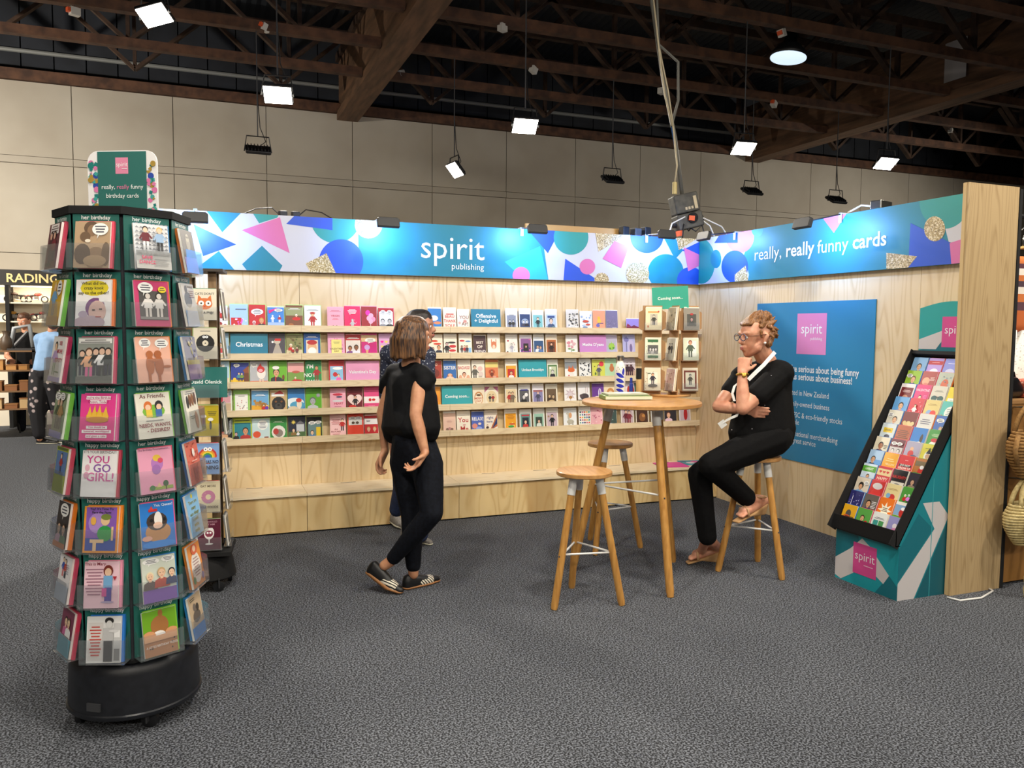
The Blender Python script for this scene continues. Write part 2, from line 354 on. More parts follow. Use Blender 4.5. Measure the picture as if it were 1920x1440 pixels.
floodlight((-10.2, 3.4, 3.83), V((0.35, 0.8, -0.42)), True, 'lit floodlight over the aisle beyond the motorcycle stall, added to light the wall', HTOP, power=4.2)  # added out of view to brighten this end of the hall wall
floodlight((11.5, 3.4, 3.83), V((-0.45, 0.7, -0.55)), True, 'lit floodlight over the aisle beyond the bag stall, added to light the wall', HTOP, power=1.8)  # second added flood, also unseen, lifting the far end of the hall wall
# the same grid of floodlights goes on over and behind the camera
for k, x in enumerate((-7.6, -4.9, -2.2, 0.5, 3.2)):
    floodlight((x, -9.2, 3.83), V((0.05, 0.75, -0.66)), True, 'lit floodlight over the aisle opposite the booth', 5.6, power=0.45)
for x in (-6.9, -3.2, 0.6, 4.0):
    floodlight((x, -5.2, 4.4), V((0.0, 0.25, -0.97)), True, 'lit floodlight over the aisle in front of the booth', 5.6, power=0.5)
for x in (-4.6, -2.2, 0.2):
    floodlight((x, -3.55, 4.45), V((0.0, 0.55, -0.83)), True, 'lit floodlight over the aisle at the booth edge', 5.6, power=0.55)
for o in COL.objects:
    if o.get('label', '').startswith('lit floodlight over the aisle'): o['group'] = 'aisle floodlights'
# round high-bay lamp
p = ony(1478, 108, 2.6); t = thing('high_bay_lamp', 'round high-bay lamp with dark shade and cold white glass', 'light', p)
Mh = Mx.Translation(p) @ Mx.Rotation(0.12, 4, 'Y')
MB().lathe([(0.25, 0.0), (0.235, 0.06), (0.16, 0.15), (0.09, 0.2), (0.085, 0.36), (0.03, 0.38)], 28, Mh).build('shade', BLACK, t, True)
MB().lathe([(0.238, -0.012), (0.24, 0.0), (0.2, 0.003)], 28, Mh).build('glass', glow('cold_glass', (0.62, 0.78, 0.95), 1.1), t, True)
MB().tube([p + V((0, 0, 0.36)), p + V((0, 0, 0.9))], 0.012, 6).build('stem', BLACK, t)
# ================================================================ the booth
UX = V((1, 0, 0)); UY = V((0, -1, 0)); UZ = V((0, 0, 1)); BL = -4.9; FINY = -3.106
wb = struct(box('wall_back', (BL, 0.018, 0), (0.0, 0.07, 2.4), EDGE))
for x0, x1 in ((BL, -3.7), (-3.7, -2.5), (-2.5, -1.3), (-1.3, 0.0)):
    MB().box((x0 + 0.0015, 0, 0), (x1 - 0.0015, 0.018, 2.4)).build('panel', PLY, wb)
wr = struct(box('wall_right', (0.018, FINY + 0.035, 0), (0.06, 0.07, 2.4), EDGE))
for y0, y1 in ((-1.3, 0), (-2.5, -1.3), (-3.07, -2.5)):
    MB().box((0, y0 + 0.0015, 0), (0.018, y1 - 0.0015, 2.4)).build('panel', PLY, wr)
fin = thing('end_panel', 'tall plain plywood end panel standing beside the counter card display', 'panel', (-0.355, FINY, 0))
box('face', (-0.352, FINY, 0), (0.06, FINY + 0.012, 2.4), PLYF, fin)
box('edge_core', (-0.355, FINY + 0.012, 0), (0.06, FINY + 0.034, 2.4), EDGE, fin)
tag(box('black_panel', (0.062, FINY - 0.005, 0), (0.085, 0.3, 2.39), BLACKM), 'thin black partition edge between the plywood end panel and the bag board', 'panel')
# ---- fascia signs with shapes
def fascia(name, label, pl, s0, s1, z0, z1, bg, shapes):
    """pl: 'y' or 'x' plane; shapes are outlines seen in the photograph turned into places on that board"""
    off = -0.042; mb = MB()
    if pl == 'y': mb.box((s0, off, z0), (s1, -0.001, z1), col=hx(bg))
    else: mb.box((off, -s1, z0), (-0.001, -s0, z1), col=hx(bg))
    def conv(px, py):
        q = ony(px, py, off) if pl == 'y' else onx(px, py, off)
        return (q.x if pl == 'y' else -q.y, q.z)
    for i, (kind, col, pts) in enumerate(shapes):
        if kind == 'c':
            cx, cy, rx, ry = pts; poly = [conv(cx + rx * math.cos(a), cy + ry * math.sin(a)) for a in [2*PI*k/40 for k in range(40)]]
        else: poly = [conv(*q) for q in pts]
        poly = clip(poly, s0, s1, z0, z1)
        if len(poly) < 3: continue
        ar = sum(poly[k-1][0]*poly[k][1] - poly[k][0]*poly[k-1][1] for k in range(len(poly)))
        if ar < 0: poly = poly[::-1]
        l = off - 0.00012 * (i + 1)
        vs = [V((a, l, b)) if pl == 'y' else V((l, -a, b)) for a, b in poly]
        mb.add(vs, [tuple(range(len(vs)))], hx(col) if col != 'G' else None, 1 if col == 'G' else 0)
    return mb, conv, off - 0.00012 * (len(shapes) + 2)
A = lambda *p: [(340 + x / 3.84, 360 + y / 3.84) for x, y in p]
B = lambda *p: [(820 + x / 3.692, 380 + y / 3.692) for x, y in p]
C = lambda *p: [(1320 + x / 3.2, 340 + y / 3.2) for x, y in p]
def cA(x, y, rx, ry=None): return (340 + x/3.84, 360 + y/3.84, rx/3.84, (ry or rx)/3.84)
def cB(x, y, rx, ry=None): return (820 + x/3.692, 380 + y/3.692, rx/3.692, (ry or rx)/3.692)
def cC(x, y, rx, ry=None): return (1320 + x/3.2, 340 + y/3.2, rx/3.2, (ry or rx)/3.2)
TE = '147f93'; TQ = '25938e'; BU = '1f4fbe'; PK = 'd06c9f'; WH = 'c6c5c9'
mb, cv, tl = fascia('f', '', 'y', BL, -0.0445, 1.975, 2.4, WH, [
    ('p', 'cbb98a', A((-140, 130), (-60, 60), (20, 130), (-20, 180))), ('p', TE, A((-300, 560), (-160, 150), (-90, 560))),
    ('p', TE, A((170, 120), (450, 130), (295, 290))), ('p', TE, A((270, 425), (390, 570), (80, 570))), ('p', BU, A((88, 232), (395, 378), (157, 462))),
    ('p', TE, A((580, 387), (728, 530), (690, 600), (500, 600), (437, 520))), ('p', TQ, A((500, 130), (720, 130), (690, 185), (560, 225))), ('p', PK, A((435, 275), (710, 182), (780, 440))),
    ('p', TE, [*A((1270, 100), (1280, 640)), *B((772, 560), (735, 290), (600, 100))]), ('c', TQ, cA(1110, 190, 178)), ('p', BU, A((820, 165), (1088, 170), (1088, 275), (755, 230))),
    ('c', BU, cA(1150, 500, 160)), ('p', 'G', A((895, 515), (1045, 440), (1120, 600), (940, 600))), ('c', 'G', cA(1348, 235, 100)),
    ('p', '167888', B((600, 180), (735, 290), (710, 305), (640, 330))), ('p', BU, B((610, 170), (860, 170), (765, 350))), ('p', '25a8c4', B((465, 410), (710, 302), (772, 560), (630, 560))), ('c', PK, cB(580, 505, 60)),
    ('c', TQ, cB(925, 240, 120)), ('p', BU, B((885, 388), (1085, 520), (1095, 570), (870, 570))), ('c', PK, cB(1038, 443, 54)), ('c', 'G', cB(1137, 535, 50)),
    ('p', 'G', B((1090, 190), (1300, 230), (1115, 340))), ('p', PK, B((1225, 265), (1325, 305), (1272, 452), (1143, 388))), ('c', BU, cB(1450, 235, 114)), ('c', TE, cB(1580, 480, 124)), ('c', 'G', cB(1385, 492, 80)),
    ('p', TE, B((1565, 240), (1650, 250), (1700, 330), (1645, 392))), ('c', BU, cB(1752, 540, 95)), ('p', 'G', B((1645, 200), (1860, 210), (1670, 330))), ('p', BU, B((1815, 270), (1690, 330), (1815, 370))), ('p', PK, B((1705, 310), (1815, 362), (1815, 435), (1735, 475)))])
def word(mb, s, conv, pl, pl_l, a, b, bold=0, col='f2f4f4'):
    (s0, z0), (s1, z1) = conv(*a), conv(*b); ux = UX if pl == 'y' else UY
    o = V((s0, pl_l, (z0 + z1) / 2)) if pl == 'y' else V((pl_l, -s0, (z0 + z1) / 2))
    text(mb, s, o, ux, UZ, width=s1 - s0, align='l', bold=bold, col=hx(col))
word(mb, 'spirit', cv, 'y', tl, (787, 482.5), (908, 488.5), 0); word(mb, 'publishing', cv, 'y', tl, (846, 504.5), (907, 506.5), 0)
fb = mb.build('fascia_board', [INK, GLIT]); tag(fb, 'long fascia sign with coloured shapes reading spirit publishing over the card shelves', 'sign')
mb, cv, tl = fascia('f', '', 'x', 0.0, 3.068, 1.975, 2.4, TE, [
    ('p', WH, C((-60, 300), (300, 200), (300, 620), (-60, 640))), ('p', TE, C((330, 180), (700, 180), (700, 640), (255, 640), (270, 560), (240, 440))),
    ('c', TQ, cC(-15, 480, 82, 135)), ('c', TE, cC(72, 466, 32, 55)), ('c', PK, cC(215, 330, 86, 100)), ('p', BU, C((100, 310), (205, 280), (203, 370), (62, 370))), ('c', TQ, cC(320, 282, 36, 52)),
    ('c', BU, cC(185, 512, 80, 98)), ('p', 'G', C((185, 560), (250, 505), (275, 640), (185, 640))), ('p', PK, C((690, 190), (885, 150), (780, 310))),
    ('p', WH, C((1400, 100), (1640, 60), (1640, 380), (1470, 365))), ('c', TQ, cC(1443, 120, 150, 165)), ('p', BU, C((1240, 250), (1475, 365), (1487, 520), (1225, 530))),
    ('p', PK, C((1475, 370), (1640, 318), (1640, 500), (1487, 520))), ('p', 'G', C((1095, 428), (1280, 450), (1215, 530), (1095, 540))), ('c', 'G', cC(1385, 285, 63, 75))])
for s, a, b, bd in (('really,', (300, 470), (467, 462), 0), ('really', (490, 452), (660, 436), 1), ('funny', (680, 432), (866, 412), 0), ('cards', (890, 404), (1097, 384), 1)):
    word(mb, s, cv, 'x', tl, *C(a, b), bd)
tag(mb.build('fascia_board', [INK, GLIT]), 'fascia sign with coloured shapes reading really, really funny cards', 'sign')
# batten and clutter on top of the boards
a = ony(985, 430, 0.11); b = ony(1165, 440, 0.11)
tag(box('timber_batten', (a.x, 0.095, 2.36), (b.x + 0.05, 0.125, 2.47), mat('raw_batten', 'b08a52', 0.7)), 'raw timber batten fixed behind the top of the long fascia', 'batten')
# ---- card shelves
LIPT = [1.561, 1.346, 1.131, 0.915, 0.697]; ORD5 = ['top', 'second', 'third', 'fourth', 'lowest']
SEG = [(BL, -3.7), (-3.7, -2.5), (-2.5, -1.3), (-1.3, -0.03)]
for k, z in enumerate(LIPT):
    t = thing('card_shelf', '%s plywood card shelf with a raised lip on the booth back wall' % ORD5[k], 'shelf', (BL, -0.05, z - 0.05))
    for x0, x1 in SEG:
        box('ledge', (x0, -0.088, z - 0.047), (x1, 0.0, z - 0.035), PLYT, t)
        box('lip', (x0 + 0.001, -0.1, z - 0.05), (x1 - 0.001, -0.088, z), PLYH, t)
# ---- bench of four units
for i, (x0, x1) in enumerate(((BL, -3.7), (-3.7, -2.5), (-2.5, -1.3), (-1.3, -0.003))):
    lb = ['plywood bench unit at the booth end behind the card spinners', 'plywood bench unit behind the standing woman', 'plywood bench unit behind the empty stool in front of the table', 'plywood bench unit in the corner carrying the magazines'][i]
    t = thing('bench_unit', lb, 'bench', (x0, -0.35, 0))
    box('front_panel', (x0 + 0.002, -0.356, 0.012), (x1 - 0.002, -0.338, 0.278), PLYB, t)
    box('plinth', (x0 + 0.01, -0.33, 0), (x1 - 0.01, -0.02, 0.27), BLACKM, t)
    box('lid', (x0 + 0.001, -0.372, 0.284), (x1 - 0.001, -0.002, 0.302), PLYT, t)
    for f in (0.3, 0.7): box('finger_slot', (x0 + (x1-x0)*f - 0.06, -0.055, 0.302), (x0 + (x1-x0)*f + 0.06, -0.047, 0.3035), GREYD, t)
# ---- poster
mb = MB(); mb.box((-0.008, -2.139, 0.507), (0.0, -0.862, 1.775), col=hx('1080b0'))
mb.add([V((-0.0088, -y, z)) for y, z in ((1.356, 1.366), (1.675, 1.366), (1.675, 1.685), (1.356, 1.685))], [(0, 1, 2, 3)], hx('d583bd'))
def pt(s, a, b, bold=0):
    p0 = onx(*a, 0.0); p1 = onx(*b, 0.0); text(mb, s, V((-0.0096, p1.y, (p0.z + p1.z) / 2 if b[0] - a[0] > 150 else p1.z)), UY, UZ, width=(p0.y - p1.y), align='r', bold=bold, col=hx('e8eef0'))
pt('spirit', (1503, 626), (1543, 625.5)); pt('publishing', (1521, 638), (1543, 638))
q = onx(1612, 704, 0); z1 = q.z
def ln(s, px, py, size, bold=0, ext=None):
    p = onx(px, py, 0); text(mb, s, V((-0.0096, p.y, p.z)), UY, UZ, size=size, align='r', bold=bold, col=hx('e8eef0'), sx=0.81)
ln("we're serious about being funny", 1612, 706, 0.074, 1); ln('and as serious about business!', 1600, 721, 0.074, 1)
ln('printed in New Zealand', 1556, 748, 0.062); ln('a family-owned business', 1557, 770, 0.062)
ln('print on FSC & eco-friendly stocks', 1581, 796, 0.062); ln('where possible', 1500, 797, 0.062)
ln('provide national merchandising', 1572, 832, 0.062); ln('service & great service', 1531, 838, 0.062)
tag(mb.build('wall_poster', INK), 'large teal poster with a pink square and white lettering on the right wall', 'poster')
# ---- arm lamps clamped to the fascia boards
LEDW = glow('arm_led', (0.55, 0.72, 1.0), 6.0)
def arm_lamp(clamp, head, pl, label, col='3d3e42'):
    if pl == 'y':
        c = ony(*clamp, -0.02); h = onx(*head, c.x + 0.02); out = V((0, -1, 0)); al = V((1, 0, 0))
    else:
        c = onx(*clamp, -0.02); h = ony(*head, c.y); out = V((-1, 0, 0)); al = V((0, -1, 0))
    d = max(0.22, min(0.40, (h - V((c.x, c.y, c.z))).dot(out))); c.z = 2.4; h = c + out * d + V((0, 0, max(-0.10, min(-0.01, h.z - 2.4))))
    t = thing('arm_lamp', label, 'light', c)
    MB().box((-0.014, -0.034, -0.06), (0.014, -0.029, 0.012), frame(c, al, -out, UZ)).box((-0.014, -0.029, 0.002), (0.014, 0.03, 0.012), frame(c, al, -out, UZ)).build('clamp', mat('clear_clamp', 'b9cbe0', 0.3), t)
    MB().tube([c + V((0, 0, 0.01)), h + V((0, 0, 0.008))], 0.006, 6).build('arm', BLACK, t)
    F = frame(h, al, -out, UZ) @ Mx.Rotation(-0.30, 4, 'X')
    pr = [(-0.085, -0.036), (0.085, -0.036), (0.085, 0.026), (0.07, 0.040), (-0.07, 0.040), (-0.085, 0.026)]
    bevel(MB().prism(pr, 0.035, F @ Mx.Translation((0, -0.0175, 0))).build('head', mat('lamp_grey', col, 0.5), t), 0.005)
    MB().box((-0.075, 0.0175, -0.018), (0.075, 0.020, 0.018), F).build('led_window', LEDW, t)
    ld = bpy.data.lights.new('arm_light', 'AREA'); ld.shape = 'RECTANGLE'; ld.size = 0.15; ld.size_y = 0.036; ld.energy = ARM_W; ld.color = ARM_C; ld.spread = math.radians(150)
    lo = bpy.data.objects.new('arm_light', ld); COL.objects.link(lo); R3 = F.to_3x3(); zz = -(R3 @ V((0, 1, 0))); xx = R3 @ V((1, 0, 0)); yy = zz.cross(xx)
    lo.parent = t; lo.matrix_local = frame(F @ V((0, 0.022, 0)) - c, xx, yy, zz)
    return c
arm_lamp((366, 393), (395, 399), 'y', 'black arm lamp clamped to the long fascia above the blue triangle', '1d1e21')
arm_lamp((708, 414), (733, 418), 'y', 'grey arm lamp clamped beside the glitter circle of the spirit fascia')
arm_lamp((976, 430), (1012, 430), 'y', 'grey arm lamp clamped above the blue triangle after the spirit lettering')
arm_lamp((1209, 442), (1254, 440), 'y', 'grey arm lamp clamped over the blue half circle near the corner')
arm_lamp((1383, 431), (1320, 443), 'x', 'grey arm lamp clamped over the blue block at the corner of the funny cards fascia')
arm_lamp((1582, 401), (1505, 419), 'x', 'grey arm lamp clamped over the pink triangle of the funny cards fascia')
# ---- transformers on the board tops
def brick(px, py, w, h, d, label, m, pl='y'):
    p = ony(px, py, 0.04) if pl == 'y' else onx(px, py, 0.04); p.z = 2.4
    o = MB().box((-w/2, -d/2, 0), (w/2, d/2, h), Mx.Translation(p) @ rotz(0.3)).build('power_adapter', m); bevel(o, 0.006); tag(o, label, 'adapter'); return p
p1 = brick(530, 400, 0.06, 0.045, 0.05, 'small black power adapter above the pink triangle, farther from the spirit lettering', BLACK); p2 = brick(554, 402, 0.06, 0.045, 0.05, 'small black power adapter above the pink triangle, nearer the spirit lettering', BLACK)
for p, s, lb in ((p1, -1, 'thin black lead arching from an adapter away from the spirit lettering'), (p2, 1, 'thin black lead arching from an adapter towards the spirit lettering')):
    tag(MB().tube([p + V((0.03*s, 0, 0.02)), p + V((0.08*s, 0, 0.065)), p + V((0.2*s, 0, 0.05)), p + V((0.34*s, 0.02, -0.02))], 0.005, 5).build('power_lead', BLACK), lb, 'cable')
brick(1170, 441, 0.08, 0.085, 0.06, 'black power adapter standing alone by the timber batten', BLACK); brick(1192, 442, 0.085, 0.075, 0.07, 'squat dark grey power adapter between two black ones', GREYD); brick(1211, 442, 0.08, 0.09, 0.06, 'black power adapter beside the corner arm lamp', BLACK)
brick(1652, 388, 0.16, 0.06, 0.08, 'silver power supply box on top of the funny cards fascia', CHROME, 'x')
pa = onx(1590, 402, 0.03); pb = onx(1640, 392, 0.03); pa.z = 2.42; pb.z = 2.43
tag(MB().tube([pa, (pa + pb) / 2 + V((0, 0, 0.03)), pb], 0.007, 6).build('white_lead', WHITE), 'white lead running to the silver power supply box', 'cable')
# ---- hanging power box
p = V((-0.07, 0.16, 2.683)); t = thing('power_box', 'worn grey outlet box hanging by its cable over the booth corner', 'power box', p)
F = Mx.Translation(p) @ rotz(-0.25) @ Mx.Rotation(-0.24, 4, 'Y')
GB = noisy('worn_grey', '4a4840', '2f2e2b', 14, 0.6); 
bevel(MB().box((-0.12, -0.09, -0.02), (0.12, 0.09, 0.16), F).build('upper_case', GB, t), 0.012); bevel(MB().box((-0.125, -0.095, -0.17), (0.125, 0.095, -0.026), F).build('lower_case', GB, t), 0.012)
pl_ = mat('socket_beige', 'b7a98c', 0.6)
for k in range(3): MB().box((-0.03 + k*0.03, -0.097, 0.005), (-0.01 + k*0.03, -0.09, 0.03), F).build('breaker', pl_, t)
MB().box((0.065, -0.096, 0.0), (0.095, -0.09, 0.12), F).build('label_plate', pl_, t)
MB().lathe([(0.05, 0), (0.05, 0.02), (0.02, 0.022)], 16, F @ Mx.Translation((0.02, -0.092, -0.08)) @ Mx.Rotation(PI/2, 4, 'X')).build('socket', BLACKM, t)
MB().box((0.0, -0.125, -0.10), (0.055, -0.1, -0.055), F @ Mx.Rotation(0.3, 4, 'Y')).build('plug', mat('plug_orange'), t)
MB().box((-0.16, -0.08, -0.22), (-0.10, -0.05, -0.17), F).build('plug', mat('plug_orange'), t)
for s in (-1, 1): MB().lathe([(0.035, 0), (0.03, 0.03), (0.01, 0.035)], 12, F @ Mx.Translation((0.125*s, 0, -0.10)) @ Mx.Rotation(s*PI/2, 4, 'Y')).build('gland', BLACK, t)
top = F @ V((0, 0, 0.16)); q = ony(1222, 0, 0.12)
CABG = mat('grey_cable', '5f5e58', 0.6); CABW = mat('cream_cable', 'b3a78c', 0.6)
MB().tube([top, top + (q - top) * 0.3 + V((0.02, 0, 0)), top + (q - top) * 0.6 + V((-0.01, 0, 0)), q, q + (q - top) * 0.5], 0.019, 8).build('supply_cable', CABG, t, True)
m1 = top + (q - top) * 0.36
MB().tube([m1, m1 + V((0.07, 0, 0.25)), m1 + V((0.06, 0, 0.6)), top + (q - top) * 0.78, q + V((0.02, 0, 0.5))], 0.013, 8).build('supply_cable', CABG, t, True)
MB().tube([m1 + V((-0.01, -0.03, 0)), m1 + V((-0.10, -0.03, 0.28)), m1 + V((-0.15, -0.03, 0.55)), top + (q - top) * 0.7 + V((-0.03, -0.03, 0)), q + V((-0.05, -0.03, 0.3))], 0.009, 6).build('lead', CABW, t, True)
MB().tube([m1 + V((0.0, -0.03, 0)), m1 + V((-0.06, -0.03, 0.3)), top + (q - top) * 0.75 + V((-0.02, -0.03, 0))], 0.008, 6).build('lead', CABW, t, True)
e = ony(1265, 360, 0.1); MB().tube([m1 + V((0, -0.03, 0)), e + V((0.02, 0, 0.25)), e + V((0, 0, 0.08))], 0.009, 6).build('lead', CABW, t, True)
MB().tube([e + V((0, 0, 0.09)), e + V((0, 0, -0.02))], 0.022, 8).build('lead_socket', mat('cream_plug', 'c0ac70', 0.5), t)
MB().tube([m1, m1 + V((0.04, -0.03, -0.25))], 0.008, 6).build('tie', mat('blue_tape', '2b5a98', 0.6), t)
q2 = F @ V((0.0, -0.05, -0.17)); 
for k, (dx, dz, cc) in enumerate(((-0.28, -0.06, WHITE), (0.25, -0.05, WHITE), (-0.12, -0.09, BLACK), (0.42, -0.04, WHITE), (0.14, -0.09, BLACK))):
    MB().tube([q2, q2 + V((dx*0.3, -0.02, 0.10 if cc is WHITE else -0.03)), q2 + V((dx*0.8, -0.02, 0.03)), V((q2.x + dx, 0.06 if dx < 0.1 else 0.05, 2.41))], 0.007, 6).build('output_lead', cc, t, True)
# white lead on the floor round the end panel
a = onz(1776, 1120, 0.006); b = onz(1800, 1126, 0.006); c = onz(1840, 1121, 0.006); d = onz(1862, 1108, 0.006)
tag(MB().tube([a, b, c, d, d + V((0.02, 0.05, 0))], 0.006, 6).build('floor_lead', WHITE, smooth=True), 'white lead lying on the carpet round the plywood end panel', 'cable')
# ================================================================ greeting cards: a small drawing language for their printed fronts
# units: percent of card width, origin bottom left.  r/e: x y w h colour (centre, full size) | g: triangle | t: x y height colour words_joined_by_underscores
# p: bust x y size shirt skin hair | f: whole figure | h: heart | b: speech bubble x y w h | l: text lines x y w n colour | s: star | a: animal x y size colour | k: plant x y size leaf flower
def art(mb, spec, w, M, y0, hmax=200):
    u = w / 100.0; lay = [0]
    def P(x, z): return M @ V(((x - 50) * u, y0 - 0.00022 * lay[0], z * u))
    def poly(pts, c):
        lay[0] += 1
        ar = sum(pts[k-1][0]*pts[k][1] - pts[k][0]*pts[k-1][1] for k in range(len(pts)))
        if ar < 0: pts = pts[::-1]
        pts = clip(pts, 0, 100, 0, hmax)
        if len(pts) > 2: mb.add([P(*q) for q in pts], [tuple(range(len(pts)))], hx(c))
    def rect(x, y, a, b, c): poly([(x-a/2, y-b/2), (x+a/2, y-b/2), (x+a/2, y+b/2), (x-a/2, y+b/2)], c)
    def ell(x, y, a, b, c, n=14): poly([(x + a/2*math.cos(2*PI*k/n), y + b/2*math.sin(2*PI*k/n)) for k in range(n)], c)
    def lines(x, y, a, n, c, g=None):
        g = g or 6
        for i in range(n): rect(x, y - i*g, a * (1 - 0.28 * ((i*7 + int(x)) % 3) / 2), g * 0.42, c)
    for op in spec.split(';'):
        q = op.split()
        if not q: continue
        k = q[0]; n = []
        for z in q[1:]:
            try: n.append(float(z) if len(n) < 6 else z)
            except ValueError: n.append(z)
        c = q[-1]
        if k == 'r': rect(*[float(z) for z in q[1:5]], q[5])
        elif k == 'e': ell(*[float(z) for z in q[1:5]], q[5])
        elif k == 'g': poly([(float(q[1]), float(q[2])), (float(q[3]), float(q[4])), (float(q[5]), float(q[6]))], q[7])
        elif k == 't':
            lay[0] += 1; x, y, s = [float(z) for z in q[1:4]]; tx = q[5].replace('_', ' '); sz = s * u / 0.72
            o = P(x, y); ux = (P(x + 1, y) - P(x, y)).normalized(); uz = (P(x, y + 1) - P(x, y)).normalized(); sx = min(1.0, 94 * u / max(1e-6, text_w(tx, 1) * sz))
            text(mb, tx, o, ux, uz, size=sz, bold=1, col=hx(q[4]), sx=sx)
        elif k == 'p':
            x, y, s = [float(z) for z in q[1:4]]; sh, sk, ha = q[4:7]
            poly([(x-s*.42, y-s*.5), (x+s*.42, y-s*.5), (x+s*.36, y-s*.12), (x+s*.12, y), (x-s*.12, y), (x-s*.36, y-s*.12)], sh)
            rect(x, y+s*.02, s*.16, s*.14, sk); ell(x, y+s*.30, s*.44, s*.52, ha); ell(x, y+s*.24, s*.36, s*.44, sk)
            rect(x-s*.08, y+s*.27, s*.05, s*.03, '222'); rect(x+s*.08, y+s*.27, s*.05, s*.03, '222'); rect(x, y+s*.12, s*.12, s*.025, 'a33')
        elif k == 'f':
            x, y, s = [float(z) for z in q[1:4]]; sh, sk, ha = q[4:7]; lg = q[7] if len(q) > 7 else '334'
            rect(x-s*.07, y+s*.2, s*.09, s*.4, lg); rect(x+s*.07, y+s*.2, s*.09, s*.4, lg)
            poly([(x-s*.16, y+s*.36), (x+s*.16, y+s*.36), (x+s*.13, y+s*.72), (x-s*.13, y+s*.72)], sh)
            poly([(x-s*.13, y+s*.7), (x-s*.28, y+s*.45), (x-s*.22, y+s*.42), (x-s*.09, y+s*.62)], sh); poly([(x+s*.13, y+s*.7), (x+s*.28, y+s*.5), (x+s*.22, y+s*.46), (x+s*.09, y+s*.62)], sh)
            ell(x, y+s*.87, s*.24, s*.26, ha); ell(x, y+s*.83, s*.19, s*.22, sk)
        elif k == 'h':
            x, y, s = [float(z) for z in q[1:4]]
            poly([(x + s*.031*16*math.sin(a)**3, y + s*.031*(13*math.cos(a) - 5*math.cos(2*a) - 2*math.cos(3*a) - math.cos(4*a))) for a in [2*PI*i/24 for i in range(24)]], q[4])
        elif k == 'b':
            x, y, a, b_ = [float(z) for z in q[1:5]]; bc = q[5] if len(q) > 5 else 'f4f4f0'
            poly([(x-a*.1, y), (x+a*.12, y), (x-a*.18, y-b_*.8)], bc); ell(x, y, a, b_, bc, 18); lines(x, y + b_*.22, a*.66, 3, '445', b_*.22)
        elif k == 'l': lines(float(q[1]), float(q[2]), float(q[3]), int(q[4]), q[5], float(q[6]) if len(q) > 6 else None)
        elif k == 's':
            x, y, s = [float(z) for z in q[1:4]]; poly([(x + s*(.5 if i % 2 == 0 else .22)*math.sin(i*PI/8), y + s*(.5 if i % 2 == 0 else .22)*math.cos(i*PI/8)) for i in range(16)], q[4])
        elif k == 'a':
            x, y, s = [float(z) for z in q[1:4]]; cc = q[4]
            ell(x, y, s*.8, s*.48, cc); ell(x-s*.36, y+s*.3, s*.36, s*.34, cc); poly([(x-s*.5, y+s*.4), (x-s*.4, y+s*.42), (x-s*.5, y+s*.6)], cc); poly([(x-s*.3, y+s*.42), (x-s*.2, y+s*.38), (x-s*.2, y+s*.58)], cc)
            for dx in (-.28, -.16, .16, .28): rect(x+s*dx, y-s*.3, s*.08, s*.3, cc)
            ell(x-s*.42, y+s*.32, s*.06, s*.06, '111'); poly([(x+s*.36, y+s*.05), (x+s*.6, y+s*.3), (x+s*.42, y-s*.05)], cc)
        elif k == 'k':
            x, y, s = [float(z) for z in q[1:4]]; rect(x, y - s*.2, s*.05, s*.6, q[4])
            for i in range(5): ell(x + s*.25*math.cos(i*1.257), y + s*.2 + s*.25*math.sin(i*1.257), s*.26, s*.26, q[5])
            ell(x - s*.18, y - s*.2, s*.3, s*.12, q[4]); ell(x + s*.18, y - s*.3, s*.3, s*.12, q[4])
        elif k == 'x':      # scatter: x-range whole card, n marks of size s in two colours
            nn = int(float(q[1])); s = float(q[2]); R = random.Random(nn * 31 + int(s * 7)); Hh = float(q[3])
            for i in range(nn): ell(R.uniform(8, 92), R.uniform(6, Hh), s * R.uniform(.6, 1.2), s * R.uniform(.5, 1), q[4 + i % (len(q) - 4)], 8)
GC = {}
def greeting_card(label, w, h, spec, M, env=None, thick=0.004, group=None, name='greeting_card', envoff=(0.004, 0.006), bg='f2efe8', cat='card'):
    """stands on its lower edge; front faces local -Y"""
    mb = MB(); mb.box((-w/2, -thick, 0), (w/2, 0, h), col=hx(bg)); art(mb, spec, w, Mx(), -thick - 0.0003, h / w * 100)
    o = mb.build(name, INK); o.matrix_world = M; tag(o, label, cat, group)
    if env:
        MB().box((-w/2 + envoff[0], 0.0006, 0.0), (w/2 + envoff[0], 0.0006 + thick * 1.6, h + envoff[1]), col=hx(env)).build('envelope', INK, o)
    return o
